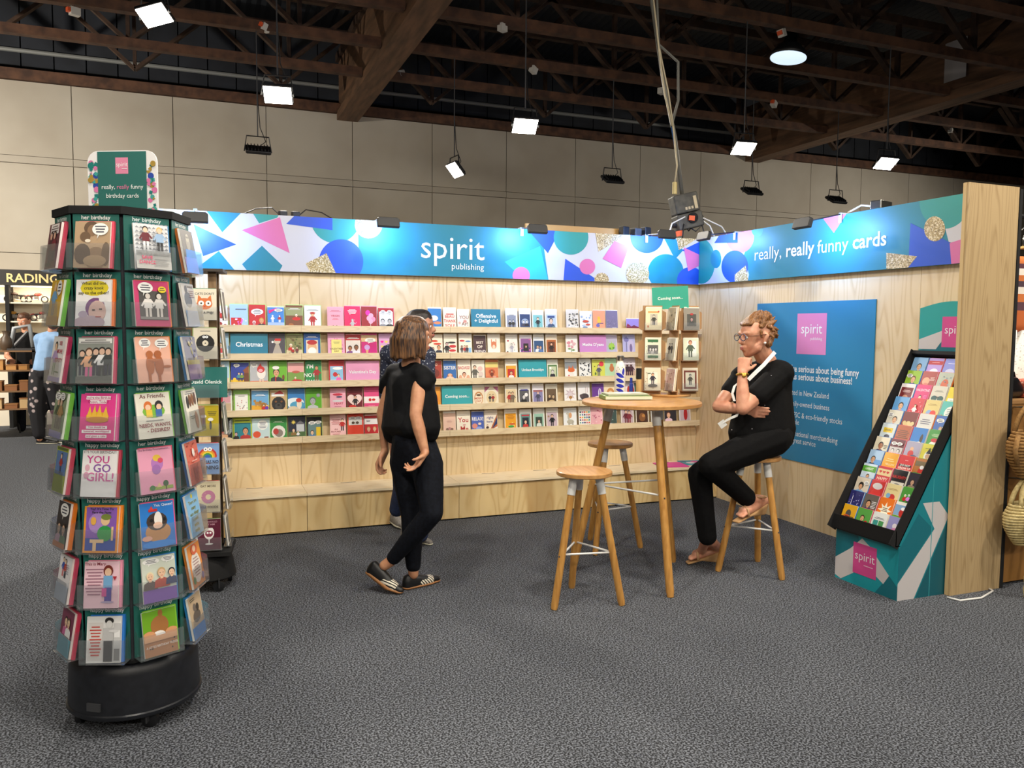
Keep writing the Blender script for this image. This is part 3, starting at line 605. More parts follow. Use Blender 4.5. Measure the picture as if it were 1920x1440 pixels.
# ---------------------------------------------------------------- shelf cards: (left px, right px, art, look) on each shelf, in the order they stand
GRN = 'b5d98c'; PNK = 'f0a9b8'; CRM = 'ece3cf'; WHT = 'f3f1ea'
ROWS = [
 [ # top shelf
  (408, 427, GRN, 'r 50 70 100 140 f0e8e6;x 14 26 120 c22 922;r 50 10 100 20 c33', 'red and white speckled card half hidden by the wooden spinner'),
  (431, 465, GRN, 'r 50 70 100 140 a9cdf0;r 35 35 58 66 c9232b;x 12 12 60 fff f6c;r 62 118 60 6 678', 'pale blue card with a red and white patchwork block'),
  (467, 498, GRN, 'r 50 70 100 140 c81f2a;b 50 112 74 40;p 75 38 66 1d2233 d9a47a c99a3a;p 30 30 46 ddd c99 eee', 'red card with a large speech bubble over a suited man'),
  (502, 533, GRN, 'r 50 90 100 100 3a86d8;r 50 22 100 46 a8c4f0;f 30 46 46 fff fff fff fff;f 72 46 46 b22 fff b22 fff;g 6 120 60 136 10 100 f08;b 66 122 50 20', 'blue card with two little snow figures and a rainbow streak'),
  (536, 568, GRN, 'r 50 70 100 140 7a4a30;r 50 110 100 50 98a070;e 62 66 50 20 c22;p 62 78 30 c22 eca fff;e 30 30 30 16 a63;l 50 128 70 2 eee', 'brown card with a red sleigh crossing a field'),
  (571, 602, GRN, 'r 50 70 100 140 e6eeea;l 50 126 70 2 888;f 50 14 96 b3222b e2b08c 8a3a20 b3222b;e 50 104 34 12 b22', 'white card with a lady in a long red coat and hat'),
  (614, 644, PNK, 'r 50 70 100 140 f0a6b6;l 50 122 70 2 c67;t 50 84 12 b3324a VIRGIN;l 50 72 40 2 c67;e 36 20 9 20 111;e 58 20 9 20 111', 'soft pink card with red capitals and two tiny black figures'),
  (646, 676, PNK, 'r 50 70 100 140 e2185c;x 16 8 110 f8a f07;l 50 128 56 4 fff 8;f 50 8 62 bbb ccc aaa ccc', 'hot pink card with white words above a knight in armour'),
  (678, 707, PNK, 'r 50 70 100 140 9c1f2a;r 50 10 100 24 6a3a20;e 42 112 30 34 f2a;e 62 92 32 36 f6a8c0;e 48 76 30 34 f6a8c0;e 76 70 30 34 f090b0;e 60 56 30 32 f6a8c0;r 58 28 2 34 eee', 'dark red card with a bunch of pink balloons'),
  (710, 739, PNK, 'r 50 70 100 140 b01828;r 50 62 88 112 dfe4ec;p 28 40 60 888 ccc 222;p 72 40 60 333 bbb 111;b 30 116 36 24;b 72 116 36 24', 'dark red card with a black and white pair under two bubbles'),
  (803, 828, CRM, 'r 50 70 100 140 2b7fc4;e 46 90 60 40 f6efe6;e 70 56 56 20 f08a5a;e 26 20 40 16 fff', 'blue card with a white cloud shape and orange swirl'),
  (832, 856, CRM, 'r 50 70 100 140 f3ead8;r 52 124 60 7 c22;t 50 96 22 c82a2a BEAU;t 50 62 22 c82a2a THANK;t 50 26 24 c82a2a YOU!;r 56 12 60 5 c22', 'cream card with thank you hand lettered in red'),
  (858, 881, CRM, 'r 50 70 100 140 f3ede0;t 56 92 26 8f5a52 YOU;t 62 40 28 7a4a48 AF!;e 18 60 20 20 e6b0a8;e 62 72 30 30 e0a8a0;t 62 68 10 944 OO', 'cream card lettered YOU AF in brown and pink'),
  (949, 971, WHT, 'r 50 70 100 140 eef0f4;r 50 70 76 108 8890a4;f 36 24 66 222 ddd 222;f 64 24 66 333 ddd 222;l 50 128 60 1 223', 'white bordered card with a dancing couple in grey'),
  (974, 996, WHT, 'r 50 70 100 140 e8ecf2;r 50 70 86 126 27406e;e 50 74 60 50 9db0cc;p 38 62 44 445 ddd 222;p 64 62 44 223 ddd 333;l 50 24 50 2 dde', 'navy framed card with an old photo of a pair'),
  (999, 1020, WHT, 'r 50 70 100 140 e6f2ee;r 50 74 84 118 7fc0c4;f 50 26 90 1c222c e8c8b0 1c1c1c 1c222c;r 50 14 60 14 e9e06a', 'aqua card with a gentleman in a black coat'),
  (1023, 1045, WHT, 'r 50 70 100 140 f0f2f6;r 50 70 84 122 b8cbe0;p 50 60 76 38507a e4c8b4 222;r 50 112 60 16 2c4a86;x 10 9 40 2c4a86 7a9', 'white card with a blue framed portrait and small leaves'),
  (1063, 1086, WHT, 'r 50 70 100 140 dcdad6;x 34 14 130 555 999 444;e 50 26 80 34 f0eeea;l 50 32 56 2 888', 'grey card covered in inky leaves above a pale oval'),
  (1088, 1111, WHT, 'r 50 70 100 140 edf0f6;x 22 15 130 8fb0d8 b9cbe6;e 46 74 50 18 c8503c;e 64 50 40 14 c8503c;e 40 30 40 12 4a78b0', 'white card with red birds among blue swirls'),
  (1113, 1136, WHT, 'r 50 70 100 140 e8a07c;e 50 74 30 44 e8c048;e 48 100 22 20 e8b838;e 40 44 30 26 6a68b8;r 60 60 46 5 5a4a8a;r 50 20 4 30 8a6', 'orange card with a yellow creature playing guitar'),
  (1137, 1159, WHT, 'r 50 70 100 140 7a7396;x 40 5 120 a8a2c4 5c567a;l 66 28 36 2 dde', 'dusky purple starry card'),
  (1171, 1204, WHT, 'r 50 45 100 92 9a8ad8;r 50 16 100 34 7a2038;g 0 34 40 34 10 56 8a2844;g 30 34 90 34 60 44 6a1a34', 'low landscape card of a dark red hill under violet sky'),
 ],
 [ # second shelf
  (409, 429, GRN, 'r 50 70 100 140 a8cdea;r 50 30 100 50 dfe8ee;p 50 60 60 c44 eca 654', 'light blue portrait card half hidden on the second shelf'),
  (504, 535, GRN, 'r 50 70 100 140 4a4652;g 20 18 84 18 52 110 b0a69a;e 52 100 40 30 c9bfb2;r 56 112 36 14 c22;e 24 98 14 14 fff;l 60 22 76 3 fff 8', 'charcoal card with a tower wearing a red hat'),
  (537, 567, GRN, 'r 50 70 100 140 8a8a5a;r 50 24 100 50 d8c8a0;x 18 16 130 5a6a3a 6a5a3a;p 28 66 40 c22 eca fff;f 66 20 50 733 eca 421;f 40 16 46 a22 eca fff', 'woodland card with red-clad figures among trees'),
  (570, 601, GRN, 'r 50 70 100 140 1f5fb0;r 50 58 72 96 e8d8c0;e 50 60 56 70 e0b088;e 50 92 62 30 b8222a;e 50 40 50 44 f2f0ea;l 50 128 70 2 fff', 'royal blue card with a bearded face in a red hat'),
  (615, 646, PNK, 'r 50 70 100 140 eaa8cc;x 20 9 130 e080b0 d878a8;r 52 60 62 96 f2e58a;l 52 92 44 2 786;t 52 46 10 6a5a2a VALENTINES;t 52 32 10 6a5a2a DAY', 'pink speckled card with a yellow note for Valentines Day'),
  (648, 677, PNK, 'r 50 70 100 140 b8202a;r 50 56 92 104 e4dcd8;p 30 40 62 7a3f86 a9714f 2a1a14;p 70 44 66 e8e8ee 8a5a3e 14100e;l 50 126 80 2 fff', 'red framed photo card of a smiling man and woman'),
  (678, 707, PNK, 'r 50 70 100 140 c9177a;r 50 120 100 44 d9b48a;b 58 108 70 30;g 24 52 48 52 36 8 dca878;e 36 62 36 34 c9a0dc', 'magenta card with an ice cream cone and a bubble'),
  (711, 739, PNK, 'r 50 70 100 140 d8a8d8;h 22 100 22 f0a;h 50 100 22 f2d86a;h 78 100 22 e98;h 22 68 22 f2d86a;h 50 68 22 e8a;h 78 68 22 9cc;h 22 36 22 e8a;h 50 36 22 f2d86a;h 78 36 22 f0a', 'lilac card with rows of pastel candy hearts'),
  (805, 830, CRM, 'r 50 70 100 140 f2e8d6;e 40 112 54 16 d2432a;e 62 92 60 16 d2432a;p 28 40 50 2c3350 d8a07a 3a2416;p 72 48 62 222838 d8a07a 2a1a12', 'cream card with red lettering above two seated people'),
  (833, 857, CRM, 'r 50 70 100 140 f3ebdc;f 24 8 100 222 caa 222 222;e 62 104 60 14 333;e 68 76 54 22 c92b34;e 66 44 56 18 c92b34;e 64 20 50 12 c92b34', 'cream card with red script beside a figure in black'),
  (861, 885, CRM, 'r 50 70 100 140 f3ede0;e 26 116 40 14 c8323a;e 72 112 44 12 5a8ac0;f 22 20 62 444 a76 221;f 44 20 62 b33 eca 421;f 62 20 62 334 c97 221;r 84 46 20 34 8fc0e0', 'cream card with three friends under red and blue words'),
  (889, 912, CRM, 'r 50 70 100 140 4a3238;t 50 96 20 efe6dc BEST;t 50 62 24 efe6dc OF;t 50 26 22 efe6dc FRIEND', 'dark brown card with white brush lettering'),
  (915, 938, CRM, 'r 50 70 100 140 f2ece2;e 50 84 44 60 d8805a;e 50 70 24 36 f0d8c4;r 32 112 6 36 d8805a;r 68 112 6 36 d8805a;l 50 28 30 1 b66', 'white card with an orange deer head'),
  (949, 971, WHT, 'r 50 70 100 140 f2f0ec;x 12 18 130 b8404c 5a7a5a;e 50 70 58 84 e6e6e2;f 50 30 72 aab ccc 888 aab', 'white card with roses round a pale statue'),
  (975, 998, WHT, 'r 50 70 100 140 efeaf4;r 50 70 84 122 8a5a9a;x 14 16 130 d06aa0 3a3a6a;r 50 66 40 56 222;p 50 62 34 222 e2b896 111;r 50 22 60 14 3a4a8a', 'purple ornate framed portrait card'),
  (1001, 1021, WHT, 'r 50 70 100 140 e8edf4;r 50 72 86 118 2d5488;p 40 62 56 e8eef4 d8b49a 3a2a20;p 66 58 50 5a7ab0 d8b49a 6a4a2a;r 50 18 70 14 223a66', 'blue framed card of a couple in pale clothes'),
  (1024, 1045, WHT, 'r 50 70 100 140 f2e6d2;r 50 70 84 122 b86a3a;r 50 66 62 96 6a3a24;f 50 20 88 241a16 e0b492 1a120e 241a16', 'rust brown card of a bearded man in black'),
  (1062, 1084, WHT, 'r 50 70 100 140 f0eeee;k 46 70 90 5a8a4a d8a0b0;e 70 92 34 20 e0b8c0;e 24 98 34 20 d890a0', 'white card with one tall pale pink flower'),
  (1137, 1158, WHT, 'r 50 70 100 140 ccc0dc;r 50 70 86 124 b8b4cc;e 50 70 56 56 8cc04a;s 50 74 74 a4d058;e 36 54 20 16 5a9a3a;e 66 60 20 16 5a9a3a', 'lilac card with a bright green succulent'),
  (1169, 1192, WHT, 'r 50 70 100 140 b4b4e4;r 66 52 46 76 c4bce4;e 66 86 46 46 c4bce4;e 66 52 22 60 7a6a9a;r 30 76 5 120 5a5484;e 30 112 40 34 7a78b8', 'lavender card with a tree and an arched doorway'),
 ],
 [ # third shelf
  (410, 430, GRN, 'r 50 70 100 140 b4d8ee;r 50 26 100 50 e4d4b8;p 36 40 40 a55 eca 321;p 70 46 40 57a eca 321', 'pale blue beach card half hidden on the third shelf'),
  (433, 467, GRN, 'r 50 70 100 140 2a3f9e;r 50 18 100 36 e6b822;g 66 90 100 120 100 40 8a4a28;r 86 50 30 50 6a3a20;f 44 28 52 4a90a0 eca 333;f 60 28 50 7a9a3a eca 333;e 20 34 20 30 f0c830;b 32 120 34 20', 'dark blue night card with robed figures and yellow ground'),
  (469, 502, GRN, 'r 50 70 100 140 b4b8be;r 50 14 100 30 d8653a;e 64 74 50 70 f0ece8;e 62 96 44 40 c8302a;g 40 104 70 108 60 134 c8302a;e 60 90 26 20 eab;r 56 26 8 26 eca;r 72 26 8 26 eca;b 24 122 40 22', 'grey card with a plump bather in a red cap'),
  (505, 538, GRN, 'r 50 70 100 140 6cb52c;p 40 52 84 33353c d8a47e 222;r 36 30 6 40 c22;e 38 104 40 22 eee;e 80 46 14 34 7a4a2a;r 64 30 40 10 33353c', 'bright green card with a man in a grey suit'),
  (540, 570, GRN, 'r 50 110 100 60 e6a8a8;r 50 40 100 84 7aa04a;r 50 12 100 26 5a5a4a;e 56 24 70 24 b8242a;e 50 84 50 16 c05a4a;p 46 38 26 c22 eca fff', 'sunset meadow card with a red sports car'),
  (573, 603, GRN, "r 50 70 100 140 1e8a4a;t 30 104 26 f2f4f0 I'M;t 26 50 24 f2f4f0 NOT;t 46 6 26 f2f4f0 SANTA;f 70 26 96 a8242a c89068 4a2a1a 7a4a2a", "green card lettered I'M NOT SANTA"),
  (617, 646, PNK, 'r 50 70 100 140 c4242e;r 50 62 84 112 8fc4e8;r 50 18 84 24 cfd4d8;e 40 64 30 30 c8242e;e 56 104 66 18 fff;p 62 46 40 f6b eca 532', 'red bordered card with a sky blue beach scene'),
  (814, 829, CRM, 'r 50 70 100 140 a83a2a;e 50 60 70 60 7a2a1e;t 50 110 16 f0d8c0 BRO', 'narrow showing rust red card behind the standing pair'),
  (832, 856, CRM, 'r 50 70 100 140 2f6bb4;t 50 96 26 f4f4f0 SISTER;e 50 46 44 40 a8623a;e 50 22 70 44 eac8b0;e 50 54 30 22 e8b898', 'blue card lettered SISTER over a raised-arms figure'),
  (859, 883, CRM, 'r 50 70 100 140 f0e6d6;t 50 94 22 c24a4a BADASS!;p 50 34 70 e8d8c8 dca888 5a2a1e;e 20 22 30 60 dca888;e 80 22 30 60 dca888', 'cream card lettered BADASS in red'),
  (885, 909, CRM, 'r 50 70 100 140 efe8da;f 24 10 112 5a5a52 d8b49a 3a3028 5a5a52;e 66 96 40 36 e4c0bc;e 70 54 38 40 e0cfc8;l 66 40 30 2 998', 'cream card with a tall lady in a grey gown'),
  (911, 935, CRM, 'r 50 70 100 140 e0875a;r 50 122 100 40 e8d884;e 50 70 50 40 c05a3a;f 50 16 66 7a3a2a d8a080 2a1a14;r 50 20 100 30 d06a44;l 70 36 30 3 f2e0d0', 'terracotta card with a figure before a shrine'),
  (948, 970, WHT, 'r 50 70 100 140 f2ead8;r 50 66 84 112 e8a830;r 50 56 60 80 c8302a;p 50 48 58 f0f0f0 e0b090 222', 'gold and red portrait card beside a teal name sign'),
  (1027, 1047, WHT, 'r 50 70 100 140 eef0e4;r 50 72 86 120 5a8050;r 50 72 66 90 c8d4b4;p 50 56 62 223 ddd 222;e 30 104 20 20 fff', 'green framed card with a black and white face'),
  (1060, 1082, WHT, 'r 50 70 100 140 eef0f0;r 50 112 100 52 8c9298;e 54 76 60 36 d86a34;g 30 90 44 90 36 112 d86a34;g 60 90 74 90 68 112 d86a34;e 54 40 40 40 e8e4e0;e 32 34 12 12 c44', 'grey and white card with an orange fox'),
  (1087, 1109, WHT, 'r 50 70 100 140 eef1f3;x 34 13 132 2a2e3a 3a3f52 222', 'white card scattered with black leaves'),
  (1111, 1135, WHT, 'r 50 70 100 140 d2d65a;f 52 20 84 556 dbb 222 556;e 74 108 36 36 d83a4a;e 26 40 14 20 4a6a3a;e 20 90 8 8 433', 'lime yellow card with a dancer holding a red bloom'),
  (1135, 1157, WHT, 'r 50 70 100 140 b4d8b4;e 60 80 40 50 c47a4a;e 60 106 26 24 c47a4a', 'mint green card with a brown bird behind the bottle'),
  (1169, 1192, WHT, 'r 50 70 100 140 d8ccd4;r 50 30 100 60 c8a898;f 36 14 104 3a2230 5a3a34 2a1a1a 4a2a3a;f 66 14 104 4a2a36 5a3a34 2a1a1a 3a2230;r 50 108 100 12 e8e0ea', 'dusty pink card with two dark suited men'),
 ],
 [ # fourth shelf
  (409, 435, GRN, 'r 50 70 100 140 e8e4e4;r 30 105 40 50 b8304a;r 72 100 40 56 d8a0a8;r 30 44 40 60 7a9ac0;r 74 40 40 60 c8b090;p 30 96 36 c24 eca 321', 'collage photo card half hidden on the fourth shelf'),
  (438, 468, GRN, 'r 50 70 100 140 8cc05a;r 50 68 80 128 f0f0ec;x 18 8 90 888 b33 999;l 50 120 56 1 666', 'white card of tiny doodles with a green border'),
  (472, 504, GRN, 'r 50 94 100 92 6aa8d8;r 50 26 100 52 e0a82a;a 34 64 44 b8863a;a 66 58 44 a8762a;f 70 8 50 c22 eca 332;f 88 8 50 63a eca 332;l 50 116 60 2 fff', 'blue and gold desert card with camels'),
  (507, 538, GRN, 'r 50 70 100 140 c8a878;e 50 58 84 90 1c1a1a;e 50 44 44 40 3a3634;e 50 50 16 12 000;e 34 72 14 12 7a4a1a;e 68 72 14 12 7a4a1a;r 46 116 76 22 eee;g 20 120 84 120 60 142 b22', 'black dog card with a white trimmed red hat'),
  (540, 572, GRN, 'r 50 70 100 140 2f7fc4;e 40 60 110 60 e8f2f8;e 56 44 90 50 4aa0c8;e 66 52 30 60 e8dcc8;e 64 74 34 26 c83a2a;e 30 24 60 30 d8c8a8', 'surfing card with a curling blue wave'),
  (574, 603, GRN, 'r 50 70 100 140 62b02a;p 44 48 92 c8ccd0 b4b8bc 6a6e72;e 80 110 28 28 8aa88a;l 80 112 18 2 e8f', 'bright green card with a grey and white woman'),
  (619, 648, PNK, 'r 50 70 100 140 ecacc0;e 50 110 66 16 c8304a;e 60 94 40 12 446;e 50 68 70 14 d8dce0;t 56 44 14 b8304a HEART;l 50 30 60 3 a67', 'pale pink card of mixed words about a heart'),
  (651, 680, PNK, 'r 50 70 100 140 6a1420;h 50 70 96 f0d8d4;f 54 20 80 2a2226 e0b090 2a1a14;e 36 26 50 26 c8302a', 'dark red card with a woman inside a pale heart'),
  (683, 711, PNK, 'r 50 70 100 140 e04a84;r 50 70 100 44 f6eef0;e 40 70 20 20 c22;e 64 70 24 16 c22;l 50 30 60 1 fbd', 'pink card with a white band and red berries'),
  (815, 827, CRM, 'r 50 70 100 140 f0a030;e 60 60 50 70 e07a20', 'narrow showing bright orange card behind the standing pair'),
  (887, 909, CRM, 'r 50 70 100 140 efe2c8;e 50 70 76 108 c8864a;e 50 66 64 92 efe2c8;t 50 62 15 c04a2a MERRY;t 50 40 15 c04a2a DAY;e 50 96 40 16 6a4a2a', 'cream card with an ornate rust red oval'),
  (910, 935, CRM, 'r 50 70 100 140 efe6d0;g 0 140 40 140 0 100 b86a8a;g 100 140 60 140 100 100 b86a8a;e 50 64 78 96 e8d4a8;f 38 34 54 333 eca 321;f 60 34 54 a33 eca 321', 'cream octagon card with three small figures'),
  (948, 970, WHT, 'r 50 70 100 140 eee6d4;r 50 70 84 122 e4d0a8;f 36 18 96 b8302e e0b492 3a2418 6a4a38;f 62 18 96 7a6a5a e0b492 3a2418 5a4a3a', 'cream card of two men, one in red'),
  (973, 995, WHT, 'r 50 70 100 140 eceae6;r 50 68 80 112 5a5a5e;p 46 52 62 222 ddd 111;e 66 84 30 30 eee;r 50 122 60 10 338', 'black and white photo card with a blue heading'),
  (999, 1020, WHT, 'r 50 70 100 140 ece8ee;r 50 68 84 116 8a86b4;f 50 20 96 4a4a62 d8b8a8 3a3440 4a4a62;r 50 116 84 14 a86a6a', 'mauve card of a uniformed man'),
  (1024, 1046, WHT, 'r 50 70 100 140 efe8d4;r 50 68 80 110 6a5640;p 34 56 44 3a2a1c d8bc94 2a1e14;p 64 50 50 4a3828 d8bc94 2a1e14;e 50 28 50 20 c8b088', 'sepia group photo card'),
  (1059, 1081, WHT, 'r 50 70 100 140 eeecee;s 50 76 100 cbb8c0;s 48 72 70 dcd0d8;e 52 52 30 24 a8783a;r 52 22 3 40 987', 'white card with a dandelion and a small brown animal'),
  (1085, 1107, WHT, 'r 50 70 100 140 f0eef0;e 54 54 76 50 4a3e42;e 28 60 30 26 5a4a4a;r 50 16 100 30 2a262c;r 66 104 4 50 b8a8a8;r 80 104 4 40 c8a8b0', 'white card with a dark beaver above a black strip'),
  (1111, 1133, WHT, 'r 50 70 100 140 6a3a94;e 44 34 60 44 f0eef4;e 66 74 26 80 f0eef4;e 66 80 12 60 8a5ab0', 'deep purple card with a white swan'),
  (1134, 1158, WHT, 'r 50 70 100 140 ecd8b8;e 50 66 60 76 c88a4a;e 50 60 36 50 e8c8a0', 'tan card with a curled brown fox behind the bottle'),
  (1171, 1196, WHT, 'r 50 70 100 140 e8dce4;r 50 24 100 50 7a8ac8;e 34 76 24 70 b83a34;e 66 76 24 70 b83a34;r 86 70 12 120 1f5a4a', 'pink and blue card with red shoes behind the bottle'),
 ],
 [ # lowest shelf
  (411, 436, GRN, 'r 50 70 100 140 1c1a1e;e 40 44 70 30 d8a880;e 60 24 80 26 e0c8a8;e 50 62 40 18 b33', 'dark card of hands holding biscuits'),
  (438, 472, GRN, 'r 50 70 100 140 b8c81e;r 50 68 90 92 1f7f8e;p 66 46 76 b0302c d0946e 2a1a14;p 14 40 40 222 caa 111;r 50 128 80 6 562', 'yellow-green card with a man in a red shirt on teal'),
  (473, 506, GRN, 'r 50 70 100 140 c4dce0;e 60 100 60 60 eef2f0;l 60 116 40 5 889 8;e 26 44 44 40 d8502c;r 80 18 24 24 8a4a3a', 'pale aqua card of text with a red cap'),
  (507, 538, GRN, 'r 50 70 100 140 2f8c3c;e 50 56 84 84 e8e4dc;e 52 50 50 50 8a8078;e 34 60 34 40 b83a34;l 50 122 64 2 cfe8c8', 'green card with a dog in a white circle'),
  (541, 573, GRN, 'r 50 70 100 140 1c2238;r 50 26 100 52 4a6a3a;r 70 74 46 44 c8ccd0;g 44 96 98 96 70 120 6a6a72;p 30 50 40 8a6a3a eca 432;f 56 14 44 eee eca 543;s 30 110 30 e8d060', 'night stable card with a pale house'),
  (576, 604, GRN, 'r 50 70 100 140 1a1a1c;r 50 60 84 100 6a8a8c;p 34 34 54 3a78c0 eca 421;r 76 44 30 80 e8c830;b 34 114 48 24;b 76 118 42 22', 'black and yellow comic card with two bubbles'),
  (619, 648, PNK, 'r 50 70 100 140 f4c8c8;l 40 122 60 4 a55 9;t 40 56 10 8a2a34 ALL THE;t 38 40 10 8a2a34 FEATURES;l 40 30 54 2 a55;f 80 50 80 b22 eca 321', 'blush card of lines with a slim red figure'),
  (652, 682, PNK, 'r 50 70 100 140 e2452c;r 50 104 84 50 d8d8d4;b 34 122 44 22;b 68 122 44 22;e 36 94 20 16 543;e 62 94 20 16 543', 'orange red card with a small bubble photo on top'),
  (684, 709, PNK, 'r 50 70 100 140 c8282e;r 50 118 100 44 f0eeee;p 30 44 62 c8282e eec0a0 c89858;p 74 44 62 c8282e eec0a0 c89858;e 50 14 80 22 3a4a7a;l 28 124 36 2 667', 'red card of two babies under white bubbles'),
  (832, 855, CRM, 'r 50 70 100 140 eec8b4;l 50 100 44 3 c98;e 34 34 30 22 8a6a5a;e 66 34 30 22 8a6a5a;e 50 40 24 20 b88', 'peach card with two resting animals'),
  (857, 882, CRM, 'r 50 70 100 140 f3ead8;t 50 78 34 b8302e You;t 56 14 36 b8302e Me;e 56 58 22 12 d8a0a0', 'cream card with You and Me in red script'),
  (885, 908, CRM, 'r 50 70 100 140 4a62b4;t 50 92 26 f4f0e8 RELAX!;e 26 50 44 40 d88a7a;e 66 66 26 20 f0d8c0;e 60 30 50 30 8aa0e0', 'blue card lettered RELAX'),
  (909, 933, CRM, 'r 50 70 100 140 efe4d4;t 44 96 20 5a5a8a right;t 40 68 18 5a5a8a here;g 100 130 100 40 40 10 b86a3a;g 100 110 100 60 56 20 2a3a6a;f 22 6 50 433 eca 321', 'cream card with blue handwriting and painted stripes'),
  (947, 970, WHT, 'r 50 70 100 140 eee6d8;r 50 70 88 126 e8a020;l 50 116 64 4 a62 8;g 20 30 86 30 66 70 f0d070;e 52 34 50 18 3f9a4a;e 60 52 50 12 c83a2a', 'orange card with a cartoon taco'),
  (975, 997, WHT, 'r 50 70 100 140 eef0ea;r 50 70 84 122 6a9a94;r 50 62 56 80 222a38;p 50 52 56 c03a34 eec8a8 3a1a14;r 50 118 66 12 b8404a', 'teal framed card with a portrait in a red dress'),
  (1001, 1022, WHT, 'r 50 70 100 140 f0f0e8;r 50 70 84 122 9ac4b0;r 50 62 58 86 3a4a3e;p 50 56 54 d8e0d8 d8b49a 222;r 50 18 70 14 5a7a5a', 'pale green framed card of a seated figure'),
  (1025, 1047, WHT, 'r 50 70 100 140 f0eae0;r 50 70 84 122 c8b4c0;f 50 18 100 1a1a20 e0b898 2a1a14 1a1a20;e 20 100 16 16 a86', 'mauve framed card of a man in a black coat'),
  (1058, 1082, WHT, 'r 50 70 100 140 e8ecee;e 52 46 56 34 b8b4a4;e 40 84 20 50 c0bcae;e 32 106 26 16 c0bcae;e 70 30 10 50 a8a498;e 40 26 10 46 a8a498;e 52 92 24 40 d8a070', 'white card with a rearing grey horse'),
  (1086, 1108, WHT, 'r 50 70 100 140 f2f0ea' + ''.join(';e %d %d 13 13 %s' % (14 + 18*i, 20 + 20*j, ['d85a3a', 'e8b040', '3a9a8a', '4a6ab0', '222a4a', 'c86a8a'][(i + 2*j) % 6]) for i in range(5) for j in range(6)), 'white card with a grid of coloured dots'),
  (1109, 1131, WHT, 'r 50 70 100 140 e8b0b8;x 16 14 130 c8788a b8607a f0c8d0', 'rose pink card with scattered petals'),
  (1135, 1157, WHT, 'r 50 70 100 140 3f5450;x 10 7 130 e8ece8 a8c0b0;e 30 22 30 24 dde;e 54 18 20 18 dde', 'dark green card with white berries'),
  (1165, 1190, WHT, 'r 50 70 100 140 e6e0da;r 50 70 86 126 c8b4bc;f 40 16 96 6a2430 e0b8a0 2a1a1a 6a2430;f 64 16 90 8a3440 e0b8a0 2a1a1a 8a3440', 'grey pink card with two women in dark red'),
  (1193, 1217, WHT, 'r 50 70 100 140 efe6d6;r 50 70 88 128 4a2e22;e 50 56 50 60 8a5a34;e 60 66 26 22 c88a4a;l 50 126 70 1 eee', 'dark brown card with a glowing face'),
  (1222, 1240, WHT, 'r 50 70 100 140 d8d8d4;r 50 70 80 120 5a6a62', 'grey green card behind the table leg'),
  (1247, 1269, WHT, 'r 50 70 100 140 2a2630;p 34 46 80 e8c8d8 e8b898 6a3a2a;l 72 118 40 3 dde', 'black card with a pale woman, under the table edge'),
  (1275, 1296, WHT, 'r 50 70 100 140 efe8ea;r 50 66 84 110 c8b8c4;e 56 70 34 90 b8242e;e 70 110 20 20 c83a3a', 'white card with a red draped figure at the wall corner'),
 ]]
SIGNS = [(0, 883, 938, 'Offensive|+ Delightful', '157fa0', 'teal sign reading Offensive + Delightful on the top shelf'), (1, 432, 502, 'Christmas', '167a96', 'teal sign reading Christmas on the second shelf'),
         (1, 1086, 1136, "Masha D'yans", 'c987c6', 'violet name sign on the second shelf'), (2, 648, 711, "Valentine's Day", 'e49ac2', "pink sign reading Valentine's Day on the third shelf"),
         (2, 972, 1024, 'Umlaut Brooklyn', '2ba0ae', 'teal sign with a place name on the third shelf'), (3, 828, 885, 'Coming soon...', '2ca0a6', 'teal sign reading Coming soon on the fourth shelf')]
LEAN = Mx.Rotation(-0.12, 4, 'X')
for k, row in enumerate(ROWS):
    zb = LIPT[k] - 0.0335; zp = LIPT[k] + 0.06
    for j, (a, b, env, spec, look) in enumerate(row):
        p0 = ony(a, 700, -0.06).x; p1 = ony(b, 700, -0.06).x
        # photo columns lean with the wall, so read x at the shelf's own height
        spec = spec.replace('r 50 70 100 140', 'r 50 80 100 160')
        f = lambda px: (lambda py: ony(px, py, -0.06).x)(612 + (1.555 - zp) * FPX / ((ony(px, 650, -0.06) - CAMP).dot(CF)))
        p0, p1 = f(a), f(b); w = max(0.09, min(0.135, p1 - p0))
        if a in (814, 815, 409, 408, 410, 411): p0 = p1 - 0.125; w = 0.125
        low = 0.13 if 'landscape' in look else 0.19
        greeting_card(look + ', on the ' + ORD5[k] + ' shelf' if 'shelf' not in look else look, w, low - 0.012 * ((j * 7 + k) % 3 == 0), spec, Mx.Translation(((p0 + p1) / 2, -0.058 + 0.004 * (j % 2), zb)) @ LEAN, env, 0.004, 'cards on the %s shelf' % ORD5[k])
for k, a, b, tx, col, lb in SIGNS:
    zb = LIPT[k] - 0.0348; zp = LIPT[k] + 0.06
    f = lambda px: ony(px, 612 + (1.555 - zp) * FPX / ((ony(px, 650, -0.06) - CAMP).dot(CF)), -0.06).x
    x0, x1 = f(a), f(b); w = x1 - x0; h = 0.185
    mb = MB().box((-w/2, -0.006, 0), (w/2, 0, h), col=hx(col)); ls = tx.split('|')
    for i, s in enumerate(ls): text(mb, s, V((0, -0.0066, 0.095 + (0.016 if len(ls) == 2 else -0.008) - 0.04 * i)), UX, UZ, size=min(0.048, w * 0.8 / text_w(s, 1)), bold=1, col=hx('eef4f4'))
    o = mb.build('shelf_sign', INK); o.matrix_world = Mx.Translation(((x0 + x1) / 2, -0.075, zb)) @ LEAN; tag(o, lb, 'sign', 'shelf signs')
